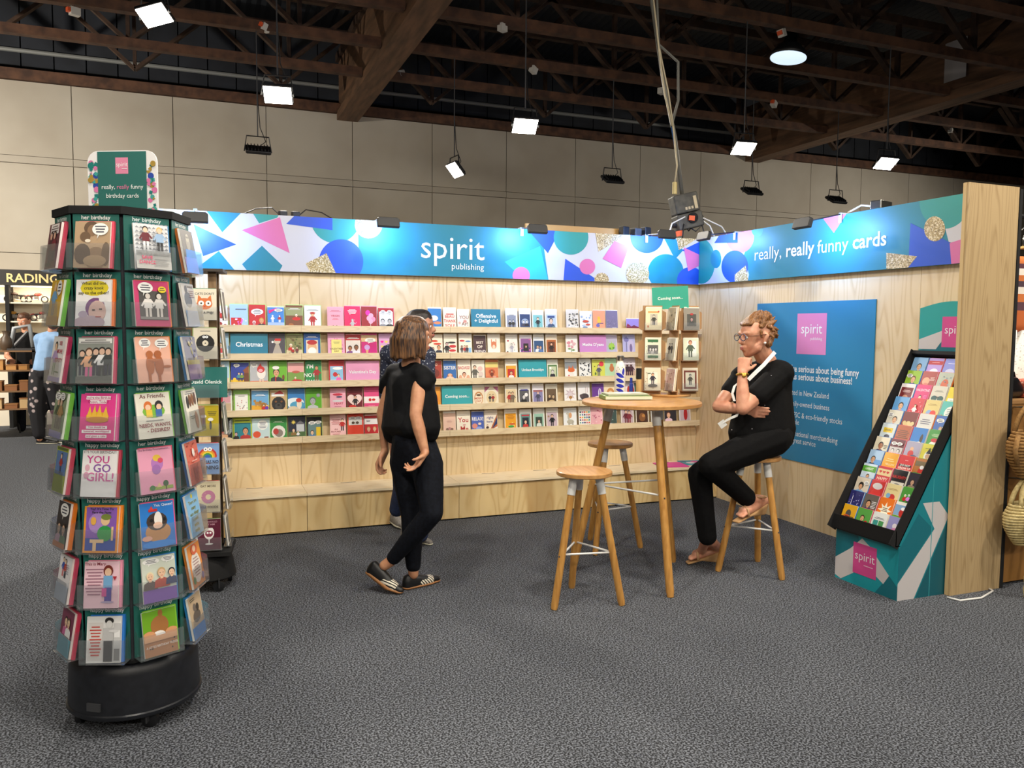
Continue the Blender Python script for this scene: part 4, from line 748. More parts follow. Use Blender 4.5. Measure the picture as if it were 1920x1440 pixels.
# ================================================================ tall birthday card spinner
def face_frame(c, ang, r, z):
    """frame on an upright face: local x to the viewer's right, -y outwards"""
    n = V((math.cos(ang), math.sin(ang), 0)); x = UZ.cross(n); return frame(V((c[0], c[1], 0)) + n * r + UZ * z, x, -n, UZ)
def caster(p, ang, par, r=0.032):
    d = V((math.cos(ang), math.sin(ang), 0)); n = UZ.cross(d); c = V((p[0], p[1], r))
    w = MB().lathe([(r*0.5, -0.014), (r, -0.011), (r, 0.011), (r*0.5, 0.014)], 18, frame(c, d, UZ, n)).build('caster_wheel', BLACK, par, True); sharp(w)
    MB().beam(c + n*0.02 + V((0, 0, -0.004)), c + n*0.02 + V((0, 0, r + 0.02)), 0.03, 0.005, d).build('fork', GREYD, w)
    MB().beam(c - n*0.02 + V((0, 0, -0.004)), c - n*0.02 + V((0, 0, r + 0.02)), 0.03, 0.005, d).build('fork', GREYD, w)
SPC = (-4.70, -2.94); AP = 0.215; NB = math.radians(-110)
sp = thing('card_spinner', 'tall eight sided birthday card spinner on a black round wheeled base', 'card rack', (SPC[0], SPC[1], 0))
T0 = Mx.Translation((SPC[0], SPC[1], 0))
DRUM = noisy('black_drum', '14161b', '1b1d23', 30, 0.42, detail=2, bump=0.08)
sharp(MB().lathe([(0.20, 0.062), (0.246, 0.062), (0.25, 0.068), (0.25, 0.078), (0.244, 0.082), (0.238, 0.225), (0.232, 0.255), (0.215, 0.270), (0.18, 0.272)], 56, T0).build('base', DRUM, sp, True), 50)
q = face_frame(SPC, math.radians(-122), 0.2425, 0.10); MB().box((-0.028, -0.006, 0), (0.028, 0.004, 0.03), q).build('maker_plate', GREYD, sp)
for k in range(4): a = math.radians(-72 + 90*k); caster((SPC[0] + 0.2*math.cos(a), SPC[1] + 0.2*math.sin(a)), a + 0.9, sp)
oc = [(AP / math.cos(PI/8) * math.cos(NB + PI/8 + k*PI/4), AP / math.cos(PI/8) * math.sin(NB + PI/8 + k*PI/4)) for k in range(8)]
def octo(s, z0, z1):
    m = MB(); vs = [V((SPC[0] + x*s, SPC[1] + y*s, z)) for z in (z0, z1) for x, y in oc]
    return m.add(vs, [tuple(reversed(range(8))), tuple(range(8, 16))] + [(k, (k+1) % 8, 8 + (k+1) % 8, 8 + k) for k in range(8)])
octo(0.93, 0.272, 1.955).build('core', mat('smoky_core', '54575d', 0.25), sp)
octo(1.05, 1.957, 1.985).build('top_cap', BLACKM, sp); octo(1.0, 0.274, 0.286).build('bottom_tray', BLACKM, sp)
TG = '1d6a60'
TIERZ = [1.955 - 0.2085 * k for k in range(8)]
AC = [  # face A: receding to the left
 ('r 50 70 100 138 6a3a40;r 50 118 70 30 e8e0dc;l 50 126 60 4 655 7;f 34 20 92 4a1a24 d8a890 2a1a1a;f 66 20 92 7a1f2e d8a890 2a1a1a;e 40 12 50 14 222', 'c83a56', 'dark red photo'), ('r 50 70 100 138 d9ab1e;f 38 30 100 6fa8d8 eac09a e0c060 888;b 76 112 40 44;r 50 14 100 26 c08a14', '6fc03a', 'yellow lady in blue'),
 ('r 50 70 100 138 f2f0ee;f 34 20 100 b8a0d0 eac09a 222 8a8;t 70 110 12 b8304a YES;t 70 86 12 b8304a MORE;t 70 60 12 b8304a BEAUTY;r 66 30 34 4 3a7a4a;r 50 8 100 14 b0a0dc', 'c0305e', 'white drawing of a purple lady'),
 ('r 50 78 100 124 8a9a7a;f 36 26 96 44543a d8b498 322;f 64 26 96 a8865a d8b498 432;b 30 122 46 24;b 74 124 40 22;r 50 10 100 20 a8a4e0', '7fd04a', 'garden photo with a lavender foot'),
 ('r 50 70 100 138 a8b828;r 50 88 92 70 5a7ab0;f 50 58 60 a33 eca 222;r 50 130 80 7 563', 'e0506a', 'lime photo with a seated woman'), ('r 50 70 100 138 3a3434;b 56 112 70 40;p 30 40 62 e0b8d0 e8c0a0 432;p 72 40 62 5a8a4a e8c0a0 432;r 50 8 100 16 e08a3a', 'f08020', 'dark photo of women under a bubble'),
 ('r 50 70 100 138 f2f0f2;f 34 72 58 3a5ab0 eca 222 c33;f 56 70 58 c04a3a eca 222;l 74 112 26 5 aab;r 50 26 100 50 cfdcec', 'd84a6a', 'white drawing with a pale blue foot'), ('r 50 96 100 84 7a3a52;p 40 84 54 c86a9a eca 222;p 66 84 54 eee eca 654;r 50 28 100 54 5fb8cc', 'd83a5a', 'pink photo with a teal foot')]
BC = [
 ('r 50 69 100 138 b39674;e 46 116 42 40 5f452f;e 48 108 26 34 8a6a4c;e 30 90 30 30 6a5038;e 62 26 60 70 927455;e 24 40 46 60 5c4630;e 90 40 24 70 6f573d;e 38 78 16 10 e8dcc8;e 60 20 66 34 a88c6a;b 72 112 46 36', 'd8435c', 'sepia photo with a round speech bubble'),
 ('r 50 69 100 138 f0eeee;e 52 110 80 46 e2cf18;t 50 120 9 4a4414 What_did_one;t 50 106 9 4a4414 crazy_kook;t 50 92 9 4a4414 say_to_the_other?;e 56 52 56 60 7a4a80;e 62 42 50 64 d8b4aa;e 40 10 90 40 b8a4b0;e 22 34 26 20 b0a0b4;e 76 76 20 14 eee;r 52 46 8 4 433;r 72 48 8 4 433;r 66 26 16 3 a55', 'e8731e', 'white card with yellow bubble and purple capped head'),
 ('r 50 69 100 138 8a8f88;r 50 124 94 14 e8e8e4;l 50 126 84 2 555;f 14 24 74 333a38 d8b49c 2a2420;f 34 16 88 e8b088 e8c4a8 5a3a2a d86a9a;f 54 24 80 2c3030 d8b49c 1a1614;f 72 22 84 e8e8e8 d8b49c 2a2420 333;f 90 24 80 3a4040 d8b49c 2a2420;r 50 10 100 20 6a6c66', 'd0456a', 'grey photo of women in a row'),
 ("r 50 69 100 138 ea3d94;r 50 124 70 10 fff;t 50 121 7 c02070 You're_the_Birthday;r 50 112 48 10 fff;t 50 109 7 c02070 Queen,_Today!;e 50 70 66 26 e8a81e;g 18 64 28 100 34 66 f0c040;g 32 66 42 104 48 66 f0c040;g 46 66 56 104 64 66 f0c040;g 62 66 74 100 82 64 f0c040;e 50 60 66 18 c8861a;r 50 38 60 9 fff;r 50 26 84 9 fff;t 50 36 6 c02070 You_should_be;t 50 24 6 c02070 honored,_worshipped;r 50 12 60 9 fff;t 50 10 6 c02070 and_given_a_cake", 'e0559a', 'bright pink card with a gold crown'),
 ("r 50 69 100 138 f2f0f0;t 50 126 8 8a8a8a IT'S_YOUR_BIRTHDAY!;t 46 98 22 cf4f96 YOU;t 58 72 24 8f5aa8 GO;t 54 46 25 d86aa8 GIRL!;e 16 84 14 20 e0b0c0;e 14 62 16 20 d8a0b8", 'b83a50', 'white card lettered YOU GO GIRL'),
 ("r 50 69 100 138 ee9a2a;r 50 69 88 126 8a5ab8;r 50 24 88 36 2a4aa8;e 40 86 54 60 b08ad0;t 50 124 7 333 Yay!_It's_Time_To;t 50 114 7 333 Face_the_Facts;e 62 94 26 30 eec89a;e 64 104 30 18 7a8a3a;e 62 56 44 46 2f9a4a;r 40 34 40 10 eec89a;r 34 20 10 30 eec89a;e 28 92 16 24 e8b050;r 84 56 6 40 eec89a", 'f08a28', 'orange bordered cartoon of a woman in green'),
 ('r 50 69 100 138 f4ccd8;t 32 124 9 8a2a3a This_is_Mary.;l 30 112 52 9 a8788a 9;e 70 108 28 34 7a2a1e;e 70 104 20 24 f0c8a8;r 70 74 26 40 7ab0dc;r 66 40 10 40 4a3a9a;r 76 40 10 40 4a3a9a;r 60 46 14 24 d8509a;e 70 18 40 6 b8a8c8;g 84 92 96 92 90 80 b02a3a', 'f09ab4', 'pale pink card about a lady in glasses'),
 ('r 50 69 100 138 eeeeec;r 26 62 44 110 e0dcd8;l 26 104 34 10 c85048 9;e 66 122 26 20 2a2a2a;e 66 112 18 22 e0e0de;r 64 76 30 50 c4c4c4;r 64 34 26 60 3a3a3c;r 90 60 20 110 d0d0d0;r 90 84 16 20 f4f4f4;r 90 24 16 34 888;e 80 92 30 8 ddd', '2a7ad0', 'black and white card of a woman at a stove')]
CC = [
 ('r 50 69 100 138 e8e8ea' + ''.join(';g %d %d %d %d %d %d 8a8e94' % (x, y, x + 12, y, x + 6, y + 6) for y in range(60, 136, 12) for x in range(2, 98, 12)) + ";r 50 26 100 54 b8b8b6;f 30 56 70 6a1f2a e8c4a8 1a1414 e8e8e8;f 70 54 72 9ab8d8 e8c4a8 d8b060 222;t 50 40 7 8a8a8a IT'S_YOUR_BIRTHDAY;t 30 28 10 d0406a SAVE;t 30 14 10 d0406a DANCE;l 70 30 44 4 999", '2f78b4', 'zigzag card with two dancing women'),
 ('r 50 69 100 138 c8306c;r 54 62 82 86 4a4644;f 38 26 76 e4e0dc d8d0c8 3a3430 d8d0c8;f 70 26 76 d8d4d0 d8d0c8 2a2420 d8d0c8;r 54 24 82 8 8a8682;b 32 114 44 32;e 80 110 24 20 e8d020;l 80 114 16 2 553', 'e8782a', 'magenta card with an old photo of two women'),
 ('r 50 69 100 138 ecb49c;b 28 118 34 28;b 76 116 40 28;e 38 52 24 56 b0622e;e 38 84 20 22 b0622e;e 64 50 26 60 a85a28;e 62 84 22 22 a85a28;r 34 20 8 36 b0622e;r 62 20 8 36 a85a28;e 50 66 30 10 b0622e;e 86 46 26 8 a85a28', 'e8863a', 'peach card with two kangaroos'),
 ('r 50 69 100 138 e9e5d6;t 50 120 12 6a2a2a As_Friends,;e 50 80 66 40 7ab83a;e 34 96 24 30 d8702a;e 34 92 16 18 f0c8a8;e 66 96 24 30 1a1a1e;e 66 92 16 18 f0c8a8;r 36 74 18 22 e8c840;r 64 74 18 22 3a6ab0;l 50 52 70 1 888;t 50 34 11 8a2430 NEEDS,_WANTS,;t 58 18 11 8a2430 -_DESIRES!', '76b83e', 'cream card with two friends on a green sofa'),
 ('r 50 69 100 138 e9a0bc;t 48 128 6 8a4a6a The_Birthday_Procrastinator..;e 54 88 36 44 b878c0;e 54 104 24 20 e8c040;e 64 96 16 16 d84a6a;e 50 70 26 30 a06ab0;r 60 14 70 10 9ab04a;e 34 16 16 16 3f7a3a;e 74 26 16 18 2a5a2a;r 74 14 3 14 5a3a1a;g 46 16 62 16 54 30 e8c890', 'd8506e', 'rose pink cartoon of a woman above tiny houses'),
 ('r 50 69 100 138 1f7ad0;t 70 122 8 dfeaf4 Yes,_Queen!;e 50 46 76 60 c08a54;e 48 78 62 54 3a2c26;e 52 82 24 50 efe8e0;e 50 66 28 20 e8c0a8;e 32 82 10 10 000;e 70 82 10 10 000;r 38 112 26 8 c8242a;g 26 112 34 126 40 112 d83a30;e 16 30 30 16 e0a890;e 50 10 100 22 2a8ae0', 'e0558e', 'bright blue card with a crowned guinea pig'),
 ('r 50 82 100 112 cfd6c8;r 50 16 100 44 7a4fa8;b 28 122 50 18;b 78 124 40 18;p 22 64 50 5a4a44 e8c0a0 e8d8b0;p 56 70 56 b0402a e8c0a0 c8a878;p 86 70 46 2a3460 e8c0a0 2a2a3a', '2f80c0', 'three old sailors above a purple foot'),
 ('r 50 90 100 96 6fa81c;r 50 26 100 54 b27a4c;e 50 88 54 60 a8703a;e 54 124 14 24 a06a34;e 46 60 40 26 efeae4;x 10 6 66 2a2a2a;e 16 62 40 30 d89a6a;e 84 62 40 30 d89a6a;r 50 52 100 16 d8a47a;t 52 26 7 f0e4d8 A_LITTLE_BIRTHDAY_FUDGE', '86c832', 'green and tan card of a resting bun-haired head')]
DC = [
 ('r 50 69 100 138 4a4238;e 50 96 34 50 8a8478;e 50 110 26 26 a8a290;e 44 112 7 7 222;e 56 112 7 7 222;r 50 24 100 50 9a84c8', 'e07a2a', 'owl photo with a violet foot'),
 ('r 50 69 100 138 b8b4ac;e 40 84 60 50 4a4e54;e 34 116 22 26 3a3634;t 66 122 9 4a3a34 I_invented;l 72 112 40 4 866;r 50 24 100 52 7a94b4', '2a2a34', 'grey balloon figure'), ('r 50 90 100 96 8a8a9a;x 18 16 130 a8a068 6a6a8a c8c0a8;r 50 24 100 50 9a78b4;r 50 54 100 14 c8b850;e 74 20 20 34 6a4a94', '2a80c0', 'crowd photo with a purple foot'),
 ('r 50 69 100 138 e9e4d4;l 50 128 80 2 888;e 20 96 20 40 2a2826;e 40 100 20 40 7a4a2c;e 60 102 20 40 8a5a34;e 80 104 20 40 6a4a34;e 70 36 26 56 c89a7a;l 40 50 40 2 998', '7fc04a', 'cream card with four dogs'), ('r 50 69 100 138 d8705e;x 22 9 134 b8503e c05a48;e 50 100 20 26 eee4dc;l 50 74 60 1 f0c8b8;e 40 30 8 60 b8503e;e 60 30 8 60 b8503e', '2a6ab0', 'coral card dotted with dogs'),
 ('r 50 69 100 138 8ac0e8;e 50 126 14 14 e8d83a;t 50 102 12 8a8a2a There_are;t 50 84 12 8a8a2a many;t 50 66 12 8a8a2a nice_things;t 50 48 12 8a8a2a I_could;t 50 30 12 8a8a2a write;t 50 12 12 8a8a2a today', '2a7ac0', 'sky blue card of olive handwriting'),
 ('r 50 69 100 138 e8944a;e 50 60 76 100 efe6dc;l 50 90 50 7 a88 9;e 50 118 50 34 d86a4a;e 50 120 24 20 f0c8a8;e 16 24 20 24 5a8a4a;e 84 24 20 24 4a6ab0', 'e8862a', 'orange framed verse'), ('r 50 86 100 104 c8b090;e 50 66 60 40 6a6058;e 40 96 24 26 7a7068;e 62 92 24 26 4a443e;l 30 126 40 2 554;r 50 18 100 40 3f86d0', '2f8ad0', 'tan photo of otters with a blue foot')]
SIDE = {-1: AC, 0: BC, 1: CC, 2: DC}
TITL = {-1: 5, 0: 4, 1: 5, 2: 1}
wheref = {-1: 'left', 0: 'front', 1: 'right front', 2: 'right'}
for fi in (-2, -1, 0, 1, 2, 3):
    ang = NB + fi * PI / 4
    for k in range(8):
        zt = TIERZ[k]; F = face_frame(SPC, ang, AP + 0.001, zt - 0.2)
        mb = MB(); mb.box((-0.083, -0.003, 0.0), (0.083, 0, 0.2), F, hx(TG))
        s = 'her birthday' if k < TITL.get(fi, 4) else 'happy birthday'
        o = F @ V((0, -0.0036, 0.1815)); text(mb, s, o, (F.to_3x3() @ UX), UZ, size=0.021, bold=1, col=hx('e8f0ee'))
        mb.build('title_card', INK, sp)
        pk = MB(); F2 = F @ Mx.Translation((0, 0, 0.0))
        pk.box((-0.083, -0.060, 0.0), (0.083, -0.058, 0.088), F2 @ Mx.Rotation(-0.06, 4, 'X')); pk.box((-0.083, -0.060, -0.001), (0.083, -0.003, 0.0), F2)
        for s2 in (-1, 1): pk.add([F2 @ V((s2*0.083, -0.060, 0)), F2 @ V((s2*0.083, -0.003, 0)), F2 @ V((s2*0.083, -0.003, 0.115)), F2 @ V((s2*0.083, -0.054, 0.088))], [(0, 1, 2, 3)])
        pk.build('clear_pocket', CLEAR, sp)
        M = F @ Mx.Translation((0.002 * math.sin(k * 3 + fi), -0.042, 0.0025)) @ Mx.Rotation(-0.165, 4, 'X') @ Mx.Rotation(0.02 * math.sin(k * 5.1 + fi * 2), 4, 'Y')
        if fi in SIDE:
            spec, env, look = SIDE[fi][k]; spec = spec.replace('r 50 69 100 138', 'r 50 75 100 150')
            greeting_card('%s, %s tier down the birthday spinner' % (look, ordn[k]), 0.126, 0.170, spec, M, env, 0.008, 'cards on the birthday spinner', envoff=(0.008, 0.004))
        else:
            c = ['3a8a2e', '3a7a2e', '9a2440', 'e0508a', 'c83a50', '2a3a8a', 'b83a50', '5fb8cc'][k]
            greeting_card('birthday card seen only by its edge on the far side of the spinner', 0.126, 0.170, 'r 50 69 96 130 ' + c, M, c, 0.008, 'edge-on cards of the birthday spinner')
# sign on top
a = math.radians(-117); F = face_frame(SPC, a, 0.0, 1.985)
def rounded(w, h, r, n=6):
    pts = [(-w/2, 0), (w/2, 0)]
    for i in range(n + 1): t = PI/2 * i / n; pts.append((w/2 - r + r*math.cos(t), h - r + r*math.sin(t)))
    for i in range(n + 1): t = PI/2 + PI/2 * i / n; pts.append((-w/2 + r + r*math.cos(t), h - r + r*math.sin(t)))
    return pts
mb = MB(); W, H = 0.285, 0.245
mb.prism(rounded(W, H, 0.045), 0.006, F, hx('eceaea'))
def onsign(pts, c, l): mb.add([F @ V((x, -0.0004 - l*0.0003, z)) for x, z in pts], [tuple(range(len(pts)))], hx(c))
R = random.Random(3); l = 1
for i in range(54):
    sx = R.choice((-1, 1)); x = sx * R.uniform(0.106, 0.131); z = R.uniform(0.01, 0.20); c = R.choice(['d878a8', '2a4aa8', '1d7a74', 'a88a3a', '3fa098', 'd878a8']); s = R.uniform(0.007, 0.013); l += 0.1
    n = R.choice((3, 4, 12, 12)); t0 = R.uniform(0, 2)
    onsign([(x + s*math.cos(t0 + 2*PI*j/n), z + s*math.sin(t0 + 2*PI*j/n)) for j in range(n)], c, l)
onsign([(-0.1, 0), (0.1, 0), (0.1, H - 0.004), (-0.1, H - 0.004)], '2b6b64', 6)
onsign([(-0.026, 0.156), (0.026, 0.156), (0.026, 0.218), (-0.026, 0.218)], 'e08aa8', 7)
ex = F.to_3x3() @ UX
text(mb, 'spirit', F @ V((0, -0.003, 0.184)), ex, UZ, size=0.0235, col=hx('f4eef0')); mb.add([F @ V((x, -0.003, z)) for x, z in ((0.0, 0.1745), (0.022, 0.1745), (0.022, 0.177), (0.0, 0.177))], [(0, 1, 2, 3)], hx('f4eef0'))
w1, w2, w3 = text_w('really, '), text_w('really '), text_w('funny'); sz = 0.172 / (w1 + w2 + w3); x = -0.086
for s, c, wd_ in (('really,', 'f0f4f2', w1), ('really', 'd878a0', w2), ('funny', 'f0f4f2', w3)):
    text(mb, s, F @ V((x, -0.003, 0.098)), ex, UZ, size=sz, align='l', col=hx(c)); x += wd_ * sz
text(mb, 'birthday cards', F @ V((0, -0.003, 0.064)), ex, UZ, width=0.136, col=hx('f0f4f2'))
mb.build('sign_board', INK, sp)
# ================================================================ slim wooden spinner behind it
WC = (-4.415, -1.42); NW = math.radians(-97)
WOODR = noisy('rustic_wood', '8a6f50', '6d5439', 9, 0.75, (6, 6, 0.8))
ws = thing('wooden_card_spinner', 'slim open wooden card spinner on a black wheeled foot behind the birthday spinner', 'card rack', (WC[0], WC[1], 0))
FW = face_frame(WC, NW, 0, 0)
for sx in (-1, 1):
    for sy in (-1, 1): MB().box((sx*0.066 - 0.022, sy*0.066 - 0.022, 0.24), (sx*0.066 + 0.022, sy*0.066 + 0.022, 1.86), FW).build('post', WOODR, ws)
MB().box((-0.13, -0.13, 1.862), (0.13, 0.13, 1.878), FW).build('top_plate', mat('dark_plate', '3a332c', 0.6), ws)
MB().box((-0.15, -0.15, 0.215), (0.15, 0.15, 0.238), FW).build('bottom_plate', BLACKM, ws)
sharp(MB().lathe([(0.16, 0.068), (0.165, 0.075), (0.15, 0.16), (0.13, 0.214), (0.1, 0.214)], 24, FW).build('foot', BLACKM, ws, True))
for k in range(4): a = math.radians(-65 + 90*k); caster((WC[0] + 0.14*math.cos(a), WC[1] + 0.14*math.sin(a)), a + 1.2, ws)
WCARD = [
 ("r 50 69 100 138 d8d0bc;t 50 112 10 2a2a2a CATS_DON'T;e 50 72 66 52 cc6a2c;g 20 84 24 112 38 96 cc6a2c;g 80 84 76 112 62 96 cc6a2c;e 36 74 24 24 f4f0e8;e 66 74 24 24 f4f0e8;e 36 74 8 8 111;e 66 74 8 8 111;e 50 60 8 5 a44;t 50 28 10 2a2a2a GIVE_A_F*@!", 'beige card with an orange cat face'),
 ('r 50 69 100 138 d4ccb8;l 50 124 60 1 555;e 50 70 78 78 1a1a1a;e 50 70 26 26 d8d0bc;e 50 70 6 6 222;e 44 98 12 12 fff;e 56 98 12 12 fff;e 44 98 4 4 111;e 56 98 4 4 111', 'beige card with a black record'), None,
 ('r 50 69 100 138 b8a41c;l 72 108 40 3 443 7;e 36 88 24 16 e8e8e0;e 36 64 10 40 444;e 66 74 24 16 e8e8e0;e 66 48 10 40 444', 'mustard card with two googly screws'),
 ('r 50 69 100 138 86a8d8;e 50 82 80 74 c83a34;e 50 80 66 60 e89a34;e 50 78 52 48 e8d040;e 50 76 40 38 4a9a4a;e 50 74 28 28 3a6ab8;r 50 62 84 24 86a8d8;e 42 112 18 18 fff;e 60 112 18 18 fff;e 42 112 6 6 111;e 60 112 6 6 111;t 50 48 15 1a2038 LIFE_HAS_NO;t 50 22 17 1a2038 MEANING', 'blue card with a rainbow and LIFE HAS NO MEANING'),
 ('r 50 69 100 138 d4c8a8;t 50 112 10 5a4a3a EAT_MORE;e 50 68 60 60 b87a98;e 50 68 24 24 d4c8a8;x 10 4 92 e8d8a0 7ab0c8;t 50 18 10 5a4a3a HOLE_FOODS', 'tan card with a pink doughnut'),
 ('r 50 69 100 138 5a1830;t 50 122 8 c89aa8 YOU_SHOULD;t 50 110 8 c89aa8 TEXT_HIM;e 50 76 44 60 f0ece8;r 50 104 48 12 5a1830;e 50 72 34 30 8a3a50;r 50 42 4 34 f0ece8;e 50 26 34 8 f0ece8;e 44 76 9 9 fff;e 56 76 9 9 fff', 'maroon card with a wine glass')]
for k in range(7):
    zb = 1.585 - 0.222 * k
    for fi in range(4):
        F = face_frame(WC, NW + fi * PI / 2, 0.1, zb)
        F = F @ Mx.Translation((0.028 if fi == 0 else 0, 0, 0)); pk = MB(); pk.box((-0.072, -0.046, 0), (0.072, -0.044, 0.075), F); pk.box((-0.072, -0.046, -0.002), (0.072, 0.0, 0.0), F); pk.build('clear_pocket', CLEAR, ws)
        M = F @ Mx.Translation((0, -0.026, 0.001)) @ Mx.Rotation(-0.1, 4, 'X')
        if fi == 0 and WCARD[k]: greeting_card(WCARD[k][1] + ' on the slim wooden spinner', 0.128, 0.178, WCARD[k][0], M, ['3a7a5a', '9ab06a', '', '8aa84a', 'c8485a', 'b84a3a', '6a8a3a'][k], 0.005, 'cards on the wooden spinner', envoff=(-0.006, 0.004))
        elif fi == 0:
            mb = MB().box((-0.115, -0.006, 0), (0.115, 0, 0.175), col=hx('1f6a64')); text(mb, 'David Olenick', V((0, -0.0066, 0.08)), UX, UZ, width=0.17, bold=1, col=hx('e8f0ee'))
            o = mb.build('name_sign', INK); o.matrix_world = M; tag(o, 'dark green name sign in the slim wooden spinner', 'sign')
        elif fi in (1, 3):
            c = ['6a6258', '8a8a78', '8a8470', '9aa090', 'a8a8a0', '7a7468', '8a8a88'][k]
            greeting_card('grey card seen edge-on at the side of the slim wooden spinner', 0.128, 0.178, 'r 50 69 90 120 ' + c, M, c, 0.005, 'edge-on cards of the wooden spinner')
# ================================================================ bar table and stools
def round_top(mb, z, r, th, n=48): mb.lathe([(r*0.97, z - th), (r, z - th + 0.004), (r, z - 0.004), (r - 0.005, z), (r*0.3, z)], n); return mb
def tripod(name, label, cat, seat_z, seat_r, th, top_r, foot_r, leg_r, sleeve, rung_z, part):
    t = thing(name, label, cat)
    sharp(round_top(MB(), seat_z, seat_r, th).build(part, AMBERT, t, True))
    m = MB().lathe([(top_r + 0.03, seat_z - th - 0.006), (top_r + 0.03, seat_z - th - 0.0005)], 24); m.build('mounting_plate', WHITE, t)
    pts = []
    for k in range(3):
        a = 2*PI*k/3; d = V((math.cos(a), math.sin(a), 0)); p0 = d * top_r + V((0, 0, seat_z - th - 0.004)); p1 = d * foot_r; ps = p0 + (p1 - p0) * sleeve
        lg = MB().tube([p0, p0 + (p1 - p0) * 0.97, p1 + V((0, 0, 0.001))], [leg_r * 0.95, leg_r, leg_r * 0.8], 14).build('leg', AMBER, t, True); sharp(lg)
        sharp(MB().tube([p0, ps], leg_r + 0.0025, 14).build('white_sleeve', WHITE, lg, True))
        tt = (seat_z - th - rung_z) / (seat_z - th); pts.append(p0 + (p1 - p0) * tt)
        MB().lathe([(0.006, 0), (0.004, 0.003)], 8, frame(p0 + (p1 - p0) * (tt + 0.01) + d * (leg_r - 0.001), UZ, UZ.cross(d), d)).build('bolt', GREYD, lg)
    for k in range(3): MB().tube([pts[k], pts[(k+1) % 3]], 0.006, 8).build('rung', WHITE, t, True)
    return t
st = tripod('bar_stool', 'empty round bar stool nearest the standing woman, in front of the table', 'stool', 0.755, 0.158, 0.026, 0.085, 0.228, 0.021, 0.135, 0.30, 'seat')
st['group'] = 'bar stools'
dup(st, Mx.Translation((-1.75, -1.50, 0)) @ rotz(math.radians(-22)), 'empty round bar stool between the table and the bench', 'bar stools')
dup(st, Mx.Translation((-1.132, -2.30, 0)) @ rotz(math.radians(43)), 'round bar stool under the seated woman', 'bar stools')
st.matrix_world = Mx.Translation((-2.42, -2.43, 0)) @ rotz(math.radians(80))
TBZ = 1.11; TBC = V((-1.885, -2.14, 0))
tb = tripod('bar_table', 'round wooden high bar table with three splayed legs and white rungs', 'table', TBZ, 0.368, 0.026, 0.19, 0.418, 0.024, 0.095, 0.575, 'tabletop')
tb.matrix_world = Mx.Translation(TBC) @ rotz(math.radians(26))
# ---- on the table
def floor_frame(px, py, z, ang): p = onz(px, py, z); return Mx.Translation(p) @ rotz(ang)
F = floor_frame(1172, 748, TBZ + 0.001, math.radians(-14))
nb = bevel(MB().box((-0.15, -0.075, 0), (0.15, 0.085, 0.026), col=hx('6f8440')).build('notebook', INK), 0.004); nb.matrix_world = F; tag(nb, 'olive green notebook lying on the bar table', 'book')
MB().box((-0.146, -0.0865, 0.004), (0.1515, 0.082, 0.022), col=hx('dcd8c0')).build('pages', INK, nb)
nb2 = bevel(MB().box((-0.130, -0.075, 0), (0.130, 0.075, 0.012), col=hx('a8ac94')).build('booklet', INK), 0.002); nb2.matrix_world = F @ Mx.Translation((-0.002, 0.008, 0.0265)) @ rotz(0.06); tag(nb2, 'pale printed booklet on top of the green notebook', 'book')
MB().box((-0.06, -0.04, 0.0122), (0.10, 0.05, 0.0126), col=hx('d4d6d2')).build('cover_photo', INK, nb2)
p = onz(1162, 741, TBZ); t = thing('water_bottle', 'white steel water bottle with blue leaf shapes on the bar table', 'bottle', p)
M = Mx.Translation(p)
sharp(MB().lathe([(0.030, 0.001), (0.035, 0.006), (0.036, 0.03), (0.036, 0.165), (0.034, 0.185), (0.024, 0.215), (0.020, 0.222), (0.020, 0.232)], 28, M).build('body', mat('bottle_white', 'e6e2d6', 0.35), t, True), 60)
sharp(MB().lathe([(0.022, 0.2325), (0.0235, 0.235), (0.0235, 0.262), (0.021, 0.265)], 24, M).build('cap', CHROME, t, True))
def leafpatch(zc, ac, wa, hz, tilt):
    m = MB(); n = 10; top = []; bot = []
    for i in range(n + 1):
        u = i / n; a = ac + (u - 0.5) * wa; hh = hz * math.sin(PI * u) + 0.0005; zz = zc + tilt * (u - 0.5); r = 0.0366 if zc < 0.17 else 0.0355
        top.append(M @ V((r*math.cos(a), r*math.sin(a), zz + hh))); bot.append(M @ V((r*math.cos(a), r*math.sin(a), zz - hh)))
    m.add(top + bot, [(i, n + 1 + i, n + 2 + i, i + 1) for i in range(n)]); m.build('leaf_print', mat('leaf_blue', '2430b0', 0.4), t)
ca = math.atan2(CAMP.y - p.y, CAMP.x - p.x)
for zc, dz, w_, hz, ti in ((0.035, 0.0, 1.5, 0.011, -0.012), (0.065, 0.05, 1.7, 0.012, -0.010), (0.10, 0.0, 1.7, 0.013, -0.02), (0.135, 0.0, 1.7, 0.013, -0.028), (0.16, 0.62, 0.55, 0.024, 0.012)): leafpatch(zc, ca + dz, w_, hz, ti)
for k in range(6):
    a_ = ca - 0.7 + 0.28*k; zz = 0.165 + 0.012*((k*5) % 3); MB().ell(M @ V((0.0345*math.cos(a_), 0.0345*math.sin(a_), zz)), (0.003, 0.003, 0.003), 6).build('dot_print', BLACK, t)
